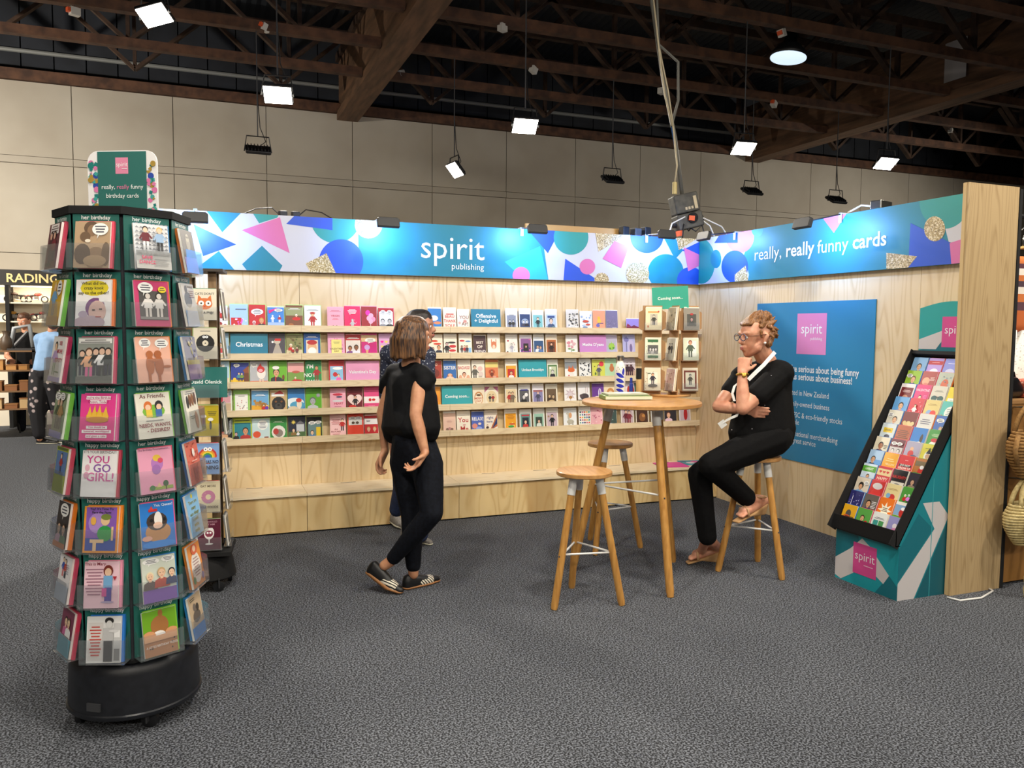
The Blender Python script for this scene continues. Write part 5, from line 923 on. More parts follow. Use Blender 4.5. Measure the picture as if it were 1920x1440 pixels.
# pens and a marker beside it
p = onz(1183, 741, TBZ); 
o = sharp(MB().lathe([(0.013, 0.001), (0.013, 0.075), (0.009, 0.08), (0.009, 0.115), (0.004, 0.118)], 12, Mx.Translation(p)).build('spray_vial', mat('vial_blue', '2c3f9a', 0.3), smooth=True)); tag(o, 'small dark blue spray vial beside the white bottle', 'vial')
p = onz(1197, 744, TBZ); o = thing('lip_bottle', 'slim bottle with a tall black cap behind the notebooks', 'bottle', p)
sharp(MB().lathe([(0.017, 0.001), (0.018, 0.004), (0.018, 0.11), (0.014, 0.118)], 16, Mx.Translation(p)).build('body', mat('kraft_tube', 'b8965e', 0.6), o, True)); sharp(MB().lathe([(0.0185, 0.1185), (0.0185, 0.185), (0.016, 0.188)], 16, Mx.Translation(p)).build('cap', BLACKM, o, True))
# cardboard table spinner
KRAFT = mat('kraft_board', 'a8825a', 0.85); SC0 = onz(1256, 742, TBZ); SC0.z = TBZ
cs = thing('cardboard_spinner', 'small brown cardboard card spinner on a thin round board on the bar table', 'card rack', SC0)
sharp(MB().lathe([(0.135, 0.001), (0.138, 0.004), (0.138, 0.011), (0.135, 0.013)], 40, Mx.Translation(SC0)).build('turntable', AMBERT, cs, True))
ZB = SC0.z + 0.0135
def cbframe(px, ang, off=0.0):
    q = onz(px, 742, TBZ); d = q - SC0; s = d.dot(CR) ; pos = SC0 + V((CR.x, CR.y, 0)).normalized() * s + V((CF.x, CF.y, 0)).normalized() * off
    n = V((math.cos(ang), math.sin(ang), 0)); return frame(V((pos.x, pos.y, ZB)), UZ.cross(n), -n, UZ)
fcam = math.atan2(-CF.y, -CF.x)
boards = [(cbframe(1220, fcam - 0.05, -0.02), 0.128, 'left'), (cbframe(1288, fcam + 0.12, -0.02), 0.115, 'right'), (cbframe(1258, fcam - 1.22, -0.05), 0.115, 'middle')]
KC = {'left': [('r 50 69 100 138 e4d8b4;r 50 112 70 12 d8a060;r 52 64 46 70 bfb6a4;f 52 30 66 3a3830 d8c8b0 2a2420;e 16 20 10 16 c86a3a;e 82 116 10 10 c83a3a', 'yellowed card of a vintage lady'), ('r 50 69 100 138 e2e2cc;r 50 122 66 18 2f6a3c;r 50 68 66 56 5a5a58;p 34 60 34 888 ddd 333;p 52 58 36 aaa ddd 333;p 68 60 34 777 ddd 222;r 50 22 66 14 2f6a3c;x 14 5 130 333', 'green banded card of a group photo'), ('r 50 69 100 138 e4dcc4;x 20 5 130 443 654;r 52 70 60 90 efe8d8;f 52 34 78 2c2a3a d8a888 2a1a14 3a3844;e 52 30 60 20 4a4844;r 30 108 20 6 3a5a3a', 'cream card of a crouching man')],
      'right': [('r 50 69 100 138 8a8478;r 50 62 60 76 4a4a44;p 50 56 44 333 a88 222;e 50 100 22 14 a33', 'dark card of a shadowed figure'), ('r 50 69 100 138 d0d8c0;r 56 74 60 100 e8ece0;f 46 20 108 4a5a4a c89a7a 8a3a24 3a4a3a', 'pale green card of a man in green'), ('r 50 69 100 138 d8d0bc;r 50 69 84 118 6a3228;r 50 69 62 92 c4c4b4;f 50 36 70 4a4a44 999 333', 'maroon framed card of a small figure')],
      'middle': [('r 50 69 100 138 b8ac94;x 16 10 120 6a6258 8a7a6a', 'mottled grey card'), ('r 50 69 100 138 c8c4b4;f 36 40 70 333 aaa 222;f 66 40 70 555 aaa 222', 'grey card of two figures'), ('r 50 69 100 138 c4a8a0;x 16 12 120 9a6a6a e0d0c0', 'faded pink card')]}
for F, w, nm in boards:
    MB().box((-w/2, 0.0, 0), (w/2, 0.004, 0.585), F).build('board', KRAFT, cs)
    if nm != 'middle':
        for s in (-1, 1):
            for z in (0.03, 0.225, 0.42): MB().prism([(s*w/2, z), (s*(w/2 + 0.025), z + 0.015), (s*(w/2 + 0.025), z + 0.12), (s*w/2, z + 0.135)][::s], 0.004, F).build('side_tab', KRAFT, cs)
    for k, z in enumerate((0.425, 0.225, 0.025)):
        MB().box((-0.056, -0.040, z - 0.004), (0.056, -0.0005, z), F).build('ledge', KRAFT, cs)
        spec, look = KC[nm][k]
        greeting_card('%s on the %s tier of the cardboard spinner' % (look, ('top', 'middle', 'bottom')[k]), 0.104, 0.146, spec, F @ Mx.Translation((0.004, -0.026, z + 0.0006)) @ Mx.Rotation(-0.10, 4, 'X'), 'd8ceb4', 0.006, 'cards on the cardboard spinner')
        MB().box((-0.056, -0.042, z - 0.004), (0.056, -0.040, z + 0.05), F).build('clear_pocket', CLEAR, cs)
F = cbframe(1254, fcam - 0.12, 0.012); 
mb = MB().box((-0.118, -0.003, 0), (0.118, 0.0, 0.145), col=hx('36a58c')); text(mb, 'Coming soon...', V((0.0, -0.0036, 0.062)), UX, UZ, width=0.165, bold=1, col=hx('eaf4f0'))
o = mb.build('paper_sign', INK); o.matrix_world = F @ Mx.Translation((0, -0.03, 0.565)) @ Mx.Rotation(-0.06, 4, 'Y'); tag(o, 'green paper sign reading Coming soon on the cardboard spinner', 'sign')
# ---- magazines on the bench end
MAGZ = 0.3042
def magazine(pts, col, label, spots):
    c = sum((V(q) for q in pts), V((0, 0, 0))) / 4; mb = MB(); vs = [V((q[0], q[1], MAGZ)) for q in pts] + [V((q[0], q[1], MAGZ + 0.006)) for q in pts]
    mb.add(vs, [(3, 2, 1, 0), (4, 5, 6, 7), (0, 1, 5, 4), (1, 2, 6, 5), (2, 3, 7, 6), (3, 0, 4, 7)], hx(col))
    for i, (u, v_, s, cc) in enumerate(spots):
        q = V(pts[0]) + (V(pts[1]) - V(pts[0])) * u + (V(pts[3]) - V(pts[0])) * v_; mb.add([V((q.x + s*math.cos(a), q.y + s*math.sin(a), MAGZ + 0.0064 + i*0.0002)) for a in [PI/5*k for k in range(10)]], [tuple(range(10))], hx(cc))
    tag(mb.build('magazine', INK), label, 'magazine')
magazine([(-0.56, -0.30, 0), (-0.30, -0.345, 0), (-0.26, -0.12, 0), (-0.52, -0.07, 0)], 'd83a9c', 'bright pink catalogue lying on the bench end', [])
magazine([(-0.27, -0.26, 0), (-0.03, -0.30, 0), (-0.012, -0.08, 0), (-0.24, -0.05, 0)], '3a9ab0', 'teal catalogue with pink and white shapes lying on the bench end', [(0.3, 0.4, 0.04, 'e8e4e8'), (0.6, 0.6, 0.05, 'd8509c'), (0.8, 0.25, 0.03, 'e8e4e8'), (0.15, 0.75, 0.03, '1d6a90')])
# ================================================================ cardboard counter display
DY0, DY1 = -3.066, -2.585; DXF, DXB = -0.72, -0.06
ds = thing('counter_display', 'teal cardboard floor display with a sloping black tray of cards by the plywood end panel', 'display stand', (DXF, DY1, 0))
prof = [(DXF, 0.0), (DXB, 0.0), (DXB, 1.40), (-0.10, 1.36), (DXF, 0.325)]
D1 = '17808c'; D2 = '126a78'; D3 = '0e5a66'; GRW = 'c9c4c4'
mb = MB(); n = len(prof)
mb.add([V((x, DY0, z)) for x, z in prof] + [V((x, DY1, z)) for x, z in prof], [tuple(range(n)), tuple(reversed(range(n, 2*n)))] + [((i+1) % n, i, n + i, n + (i+1) % n) for i in range(n)], hx(D1))
def onf(pts, c, l): mb.add([V((DXF - 0.0004*l, DY1 - s, z)) for s, z in pts], [tuple(range(len(pts)))], hx(c))
Wd = DY1 - DY0
onf([(0, 0.0), (Wd, 0.0), (Wd, 0.324), (0, 0.324)], '1894a0', 1); onf([(0, 0.324), (0, 0.13), (0.2, 0.26), (0.17, 0.324)], D2, 2)
onf([(0, 0.02), (0.05, 0.005), (0.15, 0.07), (0.22, 0.19), (0.27, 0.265), (0.21, 0.30), (0.12, 0.215), (0, 0.13)], GRW, 3); onf([(0.24, 0.24), (0.27, 0.265), (0.42, 0.13), (0.38, 0.07), (0.25, 0.14)], GRW, 3.5); onf([(0.32, 0.0), (Wd, 0.0), (Wd, 0.08), (0.42, 0.13)], D2, 3.2)
onf([(0.145, 0.075), (0.325, 0.075), (0.325, 0.265), (0.145, 0.265)], 'd0498e', 5)
text(mb, 'spirit', V((DXF - 0.0026, DY1 - 0.235, 0.165)), UY, UZ, size=0.075, col=hx('f0e8ee')); mb.add([V((DXF - 0.0026, DY1 - s, z)) for s, z in ((0.23, 0.136), (0.30, 0.136), (0.30, 0.141), (0.23, 0.141))], [(0, 1, 2, 3)], hx('e8b8d0'))
def ons(pts, c, l): mb.add([V((x, DY0 - 0.0003*l, z)) for x, z in pts], [tuple(range(len(pts)))], hx(c))
ons([(DXF, 0), (DXF + 0.13, 0), (-0.34, 0.47), (-0.42, 0.56), (-0.55, 0.56), (-0.45, 0.40), (DXF, 0.10)], GRW, 1); ons([(DXF, 0.11), (-0.46, 0.40), (-0.58, 0.50), (DXF, 0.30)], D2, 2); ons([(DXF + 0.14, 0), (DXB, 0), (DXB, 0.6), (-0.33, 0.47)], D3, 2)
ons([(-0.475, 0.0), (-0.470, 0.0), (-0.470, 0.7), (-0.475, 0.7)], '3aa0a8', 3)
mb.build('plinth', INK, ds)
# tray
T0_ = V((-0.715, 0, 0.335)); T1_ = V((-0.105, 0, 1.38)); sl = (T1_ - T0_); sn = V((-sl.z, 0, sl.x)).normalized()
def trayq(name, y0, y1, a, b, h0, h1): 
    vs = [T0_ + sl*s + sn*h + V((0, y, 0)) for y in (y0, y1) for s, h in ((a, h0), (b, h0), (b, h1), (a, h1))]
    return MB().add(vs, [(0, 1, 2, 3), (7, 6, 5, 4), (1, 0, 4, 5), (2, 1, 5, 6), (3, 2, 6, 7), (0, 3, 7, 4)]).build(name, BLACKM, ds)
trayq('tray_floor', DY0, DY1, -0.012, 1.02, 0.0, 0.006); trayq('tray_side', DY0, DY0 + 0.005, -0.03, 1.02, 0.0, 0.075); trayq('tray_side', DY1 - 0.005, DY1, -0.03, 1.02, 0.0, 0.075)
box('tray_lip', (-0.748, DY0, 0.322), (-0.742, DY1, 0.412), BLACKM, ds); box('tray_underlip', (-0.748, DY0, 0.318), (-0.712, DY1, 0.324), BLACKM, ds); trayq('tray_back', DY0, DY1, 1.0, 1.02, 0.0, 0.06)
# header card
mb = MB(); hy0, hy1 = DY0 + 0.006, DY1 - 0.006; N = 10
pts = [(hy1, 1.40), (hy0, 1.40)] + [(hy0 + (hy1 - hy0)*i/N, 1.70 + 0.04*math.sin(PI*i/N)) for i in range(N + 1)]
mb.add([V((-0.10, y, z)) for y, z in pts] + [V((-0.095, y, z)) for y, z in pts], [tuple(range(len(pts))), tuple(reversed(range(len(pts), 2*len(pts))))] + [((i+1) % len(pts), i, len(pts) + i, len(pts) + (i+1) % len(pts)) for i in range(len(pts))], hx('1d9c98'))
def onh(pts, c, l): mb.add([V((-0.10 - 0.0004*l, hy1 - s, z)) for s, z in pts], [tuple(range(len(pts)))], hx(c))
onh([(0, 1.40), (0.47, 1.40), (0.47, 1.48), (0.15, 1.48), (0, 1.43)], D2, 1); onh([(0, 1.44), (0.13, 1.44), (0.24, 1.58), (0, 1.50)], GRW, 2); onh([(0.17, 1.455), (0.36, 1.455), (0.36, 1.645), (0.17, 1.645)], 'd0498e', 3)
text(mb, 'spirit', V((-0.1022, hy1 - 0.265, 1.54)), UY, UZ, size=0.075, col=hx('f0e8ee'))
mb.build('header_card', INK, ds)
# cards: twelve rows of four, from the front row up
DCARD = [
 [('r 50 50 100 110 eab020;e 46 66 40 50 555;e 40 40 60 40 e0602a;r 60 50 60 4 222', 'yellow card of a hooded figure'), ('r 50 50 100 110 5aa84a;p 44 44 70 f0eee8 e0b088 3a2a1a;e 76 34 30 40 c22', 'green card of a man in white'), ('r 50 50 100 110 e8ecea;r 30 46 34 60 3a9a94;r 68 46 34 60 4a9a5a;l 50 92 70 2 667', 'white card with two green scenes'), ('r 50 50 100 110 9a98d0;e 50 70 30 30 e8e0e8;e 56 40 50 40 d88ab8;e 80 80 30 16 e8d040', 'lavender card of a pink acrobat')],
 [('r 50 50 100 110 2a2a6a;x 20 6 100 8a8ae0 c8c8f8;r 30 60 4 60 e8e8ff', 'midnight blue sparkle card'), ('r 50 50 100 110 6a625a;p 40 44 80 2a3a6a d8a47a 1a1410;l 78 80 34 5 eee 9', 'grey card of a grinning man in a suit'), ('r 50 50 100 110 ee7a1e;s 52 52 100 fff6e0;l 52 64 40 3 654 9', 'orange card with a white burst'), ('r 50 74 100 60 8ab0d8;r 50 20 100 44 6a9a3a;e 56 60 40 50 c8302a;e 56 84 26 20 fff', 'mountain card with a red striped figure')],
 [('r 50 50 100 110 d8ccb8;p 44 46 84 8ac 1a1410 1a1410;p 44 46 70 8ac d8a47a 1a1410;b 80 90 36 26', 'card of a dark haired man and a bubble'), ('r 50 50 100 110 c8302e;e 50 88 70 40 d8d4d4;e 36 40 40 60 d83a34;e 66 40 40 60 d83a34', 'red card of two cheering figures'), ('r 50 50 100 110 e4d49a;l 50 94 70 2 a85;e 56 44 44 40 c83a34;e 30 50 30 30 7ab0d8', 'straw card with balloons'), ('r 50 50 100 110 4a9a3a;f 30 20 60 c22 eca fff;f 54 24 60 e8e 8ca fff;f 78 20 60 223 eca 111', 'green card of three costumed figures')],
 [('r 50 50 100 110 cfe0ee;r 50 90 100 36 5aa83a;t 50 84 14 e8f4e0 GREAT;p 54 28 56 345 d8a47a 221', 'card lettered GREAT over a man'), ('r 50 50 100 110 c83038;r 50 88 100 40 e4cc98;h 24 90 20 c33;h 50 90 20 c33;h 76 90 20 c33;t 50 40 18 f4d8c8 HAPPY', 'red card lettered HAPPY under hearts'), ('r 50 50 100 110 1c1a1c;r 50 78 90 30 1c1a1c;t 50 70 18 d8302a NAUGHTY;r 50 30 90 40 d8d4c8;e 50 30 50 20 333', 'black card with red lettering'), ('r 50 50 100 110 2a2634;p 34 50 60 8a7a6a c8a080 432;p 72 46 50 556 ccb 433', 'dark card of a cartoon couple')],
 [('r 50 50 100 110 a8c8e8;r 76 50 50 30 5a9ad8;p 40 44 76 24304a d8a47a 1a1410', 'sky blue card of a man in profile'), ('r 50 50 100 110 eaa81e;l 50 84 60 2 f4dc9a 12;t 56 46 12 f8e8b8 YELLOW;l 50 30 50 2 f4dc9a', 'golden yellow lettered card'), ('r 50 50 100 110 d0242a;l 50 94 30 1 fcc;r 50 62 84 14 2a1416;t 50 58 12 f4f0e8 DO_NOT;t 50 40 13 f4f0e8 GROW_UP', 'red card lettered DO NOT GROW UP'), ('r 50 50 100 110 b8763a;r 50 90 100 30 7a6a4a;e 50 44 40 60 c8302a;e 50 70 26 24 eee;r 24 34 30 8 5a3a1a', 'brown card of a red-suited figure at a table')],
 [('r 50 50 100 110 e4dcc4;p 48 44 84 3a2a5a a86a44 1a100c;l 84 70 26 3 443 9;r 50 6 60 10 6a3a8a', 'cream card of a laughing man'), ('r 50 50 100 110 6a2a34;r 50 40 90 66 c8c4c4;p 30 36 50 888 ddd 222;p 70 36 50 666 ddd 222;b 30 94 40 20;b 70 94 40 20', 'maroon card of two faces with bubbles'), ('r 50 50 100 110 a8a4bc;e 46 78 24 26 e0b088;e 46 50 40 40 c83a3a;e 70 30 50 30 5a5a7a', 'grey card of a guitar player'), ('r 50 50 100 110 d8d040;l 50 96 80 1 553;e 50 50 50 66 e8ece4;g 34 66 66 66 52 104 222;e 50 50 30 30 c8a080', 'lime yellow card of a gnome')],
 [('r 50 50 100 110 d4e0e4;r 50 80 66 30 e8c830;l 50 84 46 2 553;e 54 40 40 26 445;e 54 26 50 14 7ab', 'pale card with a yellow label and a dark bird'), ('r 50 50 100 110 b8603a;l 50 90 80 8 6a4a3a 11', 'brick brown card of wavy words'), ('r 50 50 100 110 2a80d0;e 72 56 20 60 443a3a;e 64 30 26 20 eee', 'bright blue card with a dark bottle'), ('r 50 50 100 110 3f9a3a;l 50 96 60 3 c8e8b8;e 50 34 60 40 f0ece8;e 50 60 50 24 c8242a', 'green card of a red hatted head')],
 [('r 50 50 100 110 dcd8c8;p 58 40 80 c8d0d8 e0b088 3a2a1e;b 22 90 40 30', 'cream card of a smiling man with a bubble'), ('r 50 50 100 110 7a2a26;h 34 46 50 d8c080;h 66 46 50 e0cc90', 'brown card with two gold hearts'), ('r 50 50 100 110 dcdcd8;l 50 86 70 3 778 12;x 8 10 30 b8b 9a9', 'pale grey card with small flowers'), ('r 50 50 100 110 3a6ab8;b 34 92 50 26;b 76 50 36 22;p 50 30 50 b06a4a d8b090 987', 'blue card of a couple with bubbles')],
 [('r 50 50 100 110 6aa8e0;p 56 42 84 c89098 e0b088 2a1e18', 'light blue card of a bare shouldered man'), ('r 50 50 100 110 d03a48;x 18 7 100 f0a0a8;f 50 14 70 eee eca 433 eee', 'coral red card with a lady amid hearts'), ('r 50 50 100 110 e0cc80;l 50 96 60 2 a84;e 40 40 40 40 8ab0e0;e 66 40 40 40 d83a34', 'sand card with blue and red balls'), ('r 50 50 100 110 5ac0b8;e 60 54 66 80 efeee8;l 60 74 40 5 799 10;e 16 30 20 20 c44', 'turquoise card with a white oval verse')],
 [('r 50 50 100 110 efe8e8;r 50 50 86 96 7a2c30;e 50 30 44 40 c88a6a;l 50 80 60 3 e8c8c8', 'white edged maroon card'), ('r 50 50 100 110 d83a7c;t 50 82 15 f8d8e8 VALENTINE;p 44 30 50 eee eca 321;l 80 56 30 4 f8c', 'pink card lettered VALENTINE'), ('r 50 50 100 110 d8d4c4;l 50 94 60 2 776;e 30 46 40 34 2a5a58;e 72 46 40 34 2a5a58;r 50 54 20 5 222', 'beige card with sunglasses'), ('r 50 50 100 110 e8d420;r 50 30 80 50 e8ece8;l 50 40 60 3 8a9', 'yellow card with a pale panel')],
 [('r 50 50 100 110 9cc43c;p 54 44 80 2c3a7a e0b088 6a4a2a;b 24 88 44 24', 'lime green card of a man in a blue jacket'), ('r 50 50 100 110 a84a44;e 36 60 50 50 e0a888;e 40 30 40 40 c87a6a;l 76 84 36 4 f0d8d0', 'brick red card of a reclining figure'), ('r 50 50 100 110 b8c0b0;e 56 46 50 70 d06a4a;x 10 10 100 8aa0b0', 'sage card with an orange figure'), None],
 [('r 50 50 100 110 8ab8e4;p 54 40 80 6a2a40 d8a47a 2a1e18', 'pale blue card of a man in maroon'), ('r 50 50 100 110 b89ae0;r 50 92 100 24 b82430;l 50 94 70 1 fcc;e 54 36 56 40 efe8f4', 'violet card with a red heading'), ('r 50 50 100 110 8a94e0;e 50 40 60 40 c8d0f4;l 50 92 70 1 eef', 'periwinkle card'), None]]
ENVC = ['2a78c0', 'd8506a', 'd8d4c8', '6fb83e']
for i, row in enumerate(DCARD):
    for j, cd_ in enumerate(row):
        if not cd_: continue
        y = DY1 - 0.066 - 0.1165 * j; b0 = T0_ + sl * (0.012 + i * 0.0795) + sn * 0.0075
        xax = V((0, -1, 0)); up_ = (sl.normalized() * math.cos(0.14) + sn * math.sin(0.14)); yax = up_.cross(xax)
        M = frame(V((b0.x, y, b0.z)), xax, yax, up_)
        greeting_card('%s, %s row up the sloping tray' % (cd_[1], (ordn + ['ninth', 'tenth', 'eleventh', 'twelfth'])[i]), 0.105, 0.128, cd_[0].replace('r 50 50 100 110', 'r 50 64 100 128'), M, ENVC[j] if not (i % 3 == 1 and j == 2) else 'e87a2a', 0.004, 'cards in the sloping tray', envoff=(0.0055, 0.003))
# ================================================================ people
_ICO = None
def ico():
    global _ICO
    if _ICO is None:
        bm = bmesh.new(); bmesh.ops.create_icosphere(bm, subdivisions=2, radius=1.0); _ICO = [v.co.copy() for v in bm.verts]; bm.free()
    return _ICO
def hull(bm, sph):
    vs = [bm.verts.new(V(p) + (q * r if not isinstance(r, (tuple, list)) else V((q.x*r[0], q.y*r[1], q.z*r[2])))) for p, r in sph for q in ico()]
    res = bmesh.ops.convex_hull(bm, input=vs, use_existing_faces=False)
    dead = [e for e in res['geom_interior'] if isinstance(e, bmesh.types.BMVert)] + [e for e in res['geom_unused'] if isinstance(e, bmesh.types.BMVert)]
    bmesh.ops.delete(bm, geom=list(set(dead)), context='VERTS')
def blob(name, prims, m, parent, voxel=0.008, smooth=3):
    """each prim is a list of (point, radius): its hull; all prims melt into one skin"""
    o3 = ORG[parent.name]; bm = bmesh.new()
    for pr in prims: hull(bm, [(V(p) - o3, r) for p, r in pr])
    me = bpy.data.meshes.new(name); bm.to_mesh(me); bm.free(); me.materials.append(m)
    ob = bpy.data.objects.new(name, me); COL.objects.link(ob); ob.parent = parent; ORG[ob.name] = o3
    r = ob.modifiers.new('remesh', 'REMESH'); r.mode = 'VOXEL'; r.voxel_size = voxel; r.use_smooth_shade = True
    s = ob.modifiers.new('smooth', 'SMOOTH'); s.factor = 0.5; s.iterations = smooth
    return ob
def chain(pts): return [[pts[i], pts[i+1]] for i in range(len(pts) - 1)]
def fat(prims, d): return [[(p, r + d) for p, r in pr] for pr in prims]
def hand(w, d, n, side, curl=(0.4, 0.5, 0.55, 0.6), s=1.0, thumb=0.5):
    """w wrist, d towards the knuckles, n palm normal, side +1 if the thumb is towards d x n"""
    d = V(d).normalized(); n = (V(n) - d * V(n).dot(d)).normalized(); a = d.cross(n) * side; w = V(w); pr = []
    k = [w + d*0.088*s + a*(0.030 - 0.0205*i)*s for i in range(4)]
    pr.append([(w + a*0.012*s, 0.020*s), (w - a*0.012*s, 0.020*s), (k[0], 0.0125*s), (k[3], 0.0115*s), (w + d*0.045*s + a*0.026*s, 0.014*s)])
    for i in range(4):
        L = (0.074, 0.082, 0.077, 0.060)[i] * s; c = curl[i]; p = k[i]; r = (0.0095, 0.0098, 0.0092, 0.0082)[i] * s; ang = c
        for j, f in enumerate((0.46, 0.31, 0.23)):
            q = p + (d * math.cos(ang) + n * math.sin(ang)) * (L * f); pr.append([(p, r), (q, r * 0.93)]); p = q; r *= 0.93; ang += c * 1.15
    t0 = w + d*0.022*s + a*0.026*s; dr = (a * 0.8 + d * 0.75 + n * thumb).normalized(); t1 = t0 + dr*0.038*s; dr2 = (a * 0.25 + d * 0.9 + n * thumb * 1.1).normalized(); t2 = t1 + dr2*0.030*s; t3 = t2 + (dr2 + n*0.3).normalized()*0.022*s
    return pr + [[(t0, 0.014*s), (t1, 0.0115*s)], [(t1, 0.0112*s), (t2, 0.0102*s)], [(t2, 0.010*s), (t3, 0.0085*s)]]
class Head:
    def __init__(s, c, f, up, sc=1.0):
        s.c = V(c); s.f = V(f).normalized(); s.l = V(up).cross(s.f).normalized(); s.u = s.f.cross(s.l); s.k = sc
    def P(s, x, y, z): return s.c + (s.f*x + s.l*y + s.u*z) * s.k
    def skin(s):
        P = s.P; k = s.k; pr = [[(P(-.030, 0, .030), .077*k), (P(.015, 0, .036), .070*k), (P(-.02, 0, .0), .070*k)]]
        pr.append([(P(.040, y*.030, .022), .040*k) for y in (-1, 1)] + [(P(.046, y*.022, -.045), .031*k) for y in (-1, 1)] + [(P(.056, 0, -.092), .021*k)])
        pr.append([(P(-.012, y*.050, -.030), .022*k) for y in (-1, 1)] + [(P(.054, 0, -.094), .021*k)] + [(P(.030, y*.034, -.072), .022*k) for y in (-1, 1)])
        pr.append([(P(.080, 0, .008), .0075*k), (P(.099, 0, -.026), .0105*k), (P(.082, .012, -.032), .008*k), (P(.082, -.012, -.032), .008*k)])
        for y in (-1, 1):
            pr.append([(P(.074, y*.046, .022), .009*k), (P(.080, y*.014, .020), .009*k)])
            pr.append([(P(-.012, y*.076, .014), .010*k), (P(-.004, y*.077, -.030), .008*k), (P(-.024, y*.084, .006), .009*k)])
        pr.append([(P(.078, y*.018, -.056), .009*k) for y in (-1, 1)] + [(P(.085, 0, -.056), .009*k)]); pr.append([(P(.076, y*.014, -.068), .009*k) for y in (-1, 1)] + [(P(.083, 0, -.068), .0085*k)])
        return pr
    def face(s, par, lip='a8605a'):
        o3 = ORG[par.name]; P = s.P; k = s.k
        for y in (-1, 1):
            m = MB().ell(P(.0705, y*.031, .0), (.0125*k,)*3, 12); m.build('eye', mat('eye_white', 'e8e4de', 0.3), par, True)
            MB().ell(P(.0795, y*.031, -.001), (.0052*k,)*3, 8).build('iris', mat('iris_brown', '3a2a20', 0.2), par, True)
        blob('lips', [[(P(.0885, y*.013, -.0575), .0045*k) for y in (-1, 1)] + [(P(.0935, 0, -.0565), .0045*k)], [(P(.0875, y*.011, -.0665), .005*k) for y in (-1, 1)] + [(P(.0915, 0, -.0665), .005*k)]], mat('lips_' + lip, lip, 0.45), par, 0.003, 2)
def skinmat(name, c1, c2): 
    m = noisy(name, c1, c2, 22, 0.5, detail=3); m.node_tree.nodes['Principled BSDF'].inputs['Subsurface Weight'].default_value = 0.08; return m
def hairmat(name, c1, c2, st): return noisy(name, c1, c2, 40, 0.5, st, detail=3, bump=0.6, lo=0.38, hi=0.64)
R2 = V((CR.x, CR.y, 0)).normalized(); F2 = V((CF.x, CF.y, 0)).normalized()
CLOTH = noisy('black_blouse', '08090b', '0d0e11', 40, 0.8, bump=0.15); JEAN = noisy('dark_jeans', '090b11', '10141d', 60, 0.85, bump=0.1); BLKTOP = noisy('black_top', '070708', '0c0c0d', 60, 0.85, bump=0.1); BLKTR = noisy('black_trousers', '060607', '0b0b0c', 60, 0.9)
for m_ in (CLOTH, JEAN, BLKTOP, BLKTR): m_.node_tree.nodes['Principled BSDF'].inputs['Specular IOR Level'].default_value = 0.18
# ---------------------------------------------------------------- standing woman in black
A_ = atd
W = thing('person', 'standing woman in a black cap-sleeved top and dark jeans, shoulder-length brown hair', 'person', onz(765, 1100, 0.0))
SK1 = skinmat('skin_tan', 'c48f6c', 'b47d5c')
Hd = Head(A_(776, 632, 4.67), R2*0.94 + F2*0.34, UZ, 1.0)
Rs, Ls = A_(790, 703, 4.60), A_(741, 700, 4.76); Re, Rw = A_(779, 778, 4.52), A_(797, 848, 4.50); Le, Lw = A_(716, 775, 4.80), A_(722, 846, 4.80)
Rh, Lh = A_(800, 868, 4.62), A_(760, 868, 4.74); Rk, Lk = A_(810, 962, 4.54), A_(772, 965, 4.72); Ra, La = A_(733, 1052, 4.66), A_(775, 1066, 4.73)
neck = A_(772, 668, 4.68)
arms = chain([(Rs, .046), (Rs.lerp(Re, .5), .045), (Re, .036), (Re.lerp(Rw, .35), .038), (Rw, .025)]) + chain([(Ls, .044), (Le, .034), (Lw, .024)])
core = [[(A_(768, 705, 4.69), .06), (Rs, .05), (Ls, .05)], [(A_(768, 720, 4.69), .10), (A_(772, 800, 4.69), .10)], [(A_(775, 835, 4.68), .11), (Rh, .085), (Lh, .085)]]
legs = chain([(Rh, .080), (Rk, .052), (Rk.lerp(Ra, .3), .052), (Ra, .033)]) + chain([(Lh, .078), (Lk, .052), (Lk.lerp(La, .3), .052), (La, .033)])
hr = hand(Rw, A_(776, 882, 4.46) - Rw, -R2 - F2*0.4, -1, (0.30, 0.45, 0.6, 0.7)); hl = hand(Lw, A_(712, 868, 4.80) - Lw, R2 - F2*0.3, 1, (0.5, 0.6, 0.65, 0.7))
fR0, fR1 = A_(712, 1066, 4.66), onz(742, 1106, 0.03); fL0, fL1 = La + V((0, 0, -0.05)), onz(797, 1093, 0.03)
feet = [[(Ra, .032), (fR0, .035)], [(fR0, .03), (fR1, .025)], [(La, .032), (fL0, .035)], [(fL0, .03), (fL1, .025)]]
blob('body', Hd.skin() + [[(neck, .052), (Hd.P(-.02, 0, -.06), .052)], [(neck, .052), (A_(768, 700, 4.69), .065)]] + arms + core + legs + hr + hl + [[(Ra, .033), (Ra.lerp(fR0, .6), .031)], [(La, .033), (La + V((0, 0, -.035)), .031)]], SK1, W, 0.006, 3)
Hd.face(W)
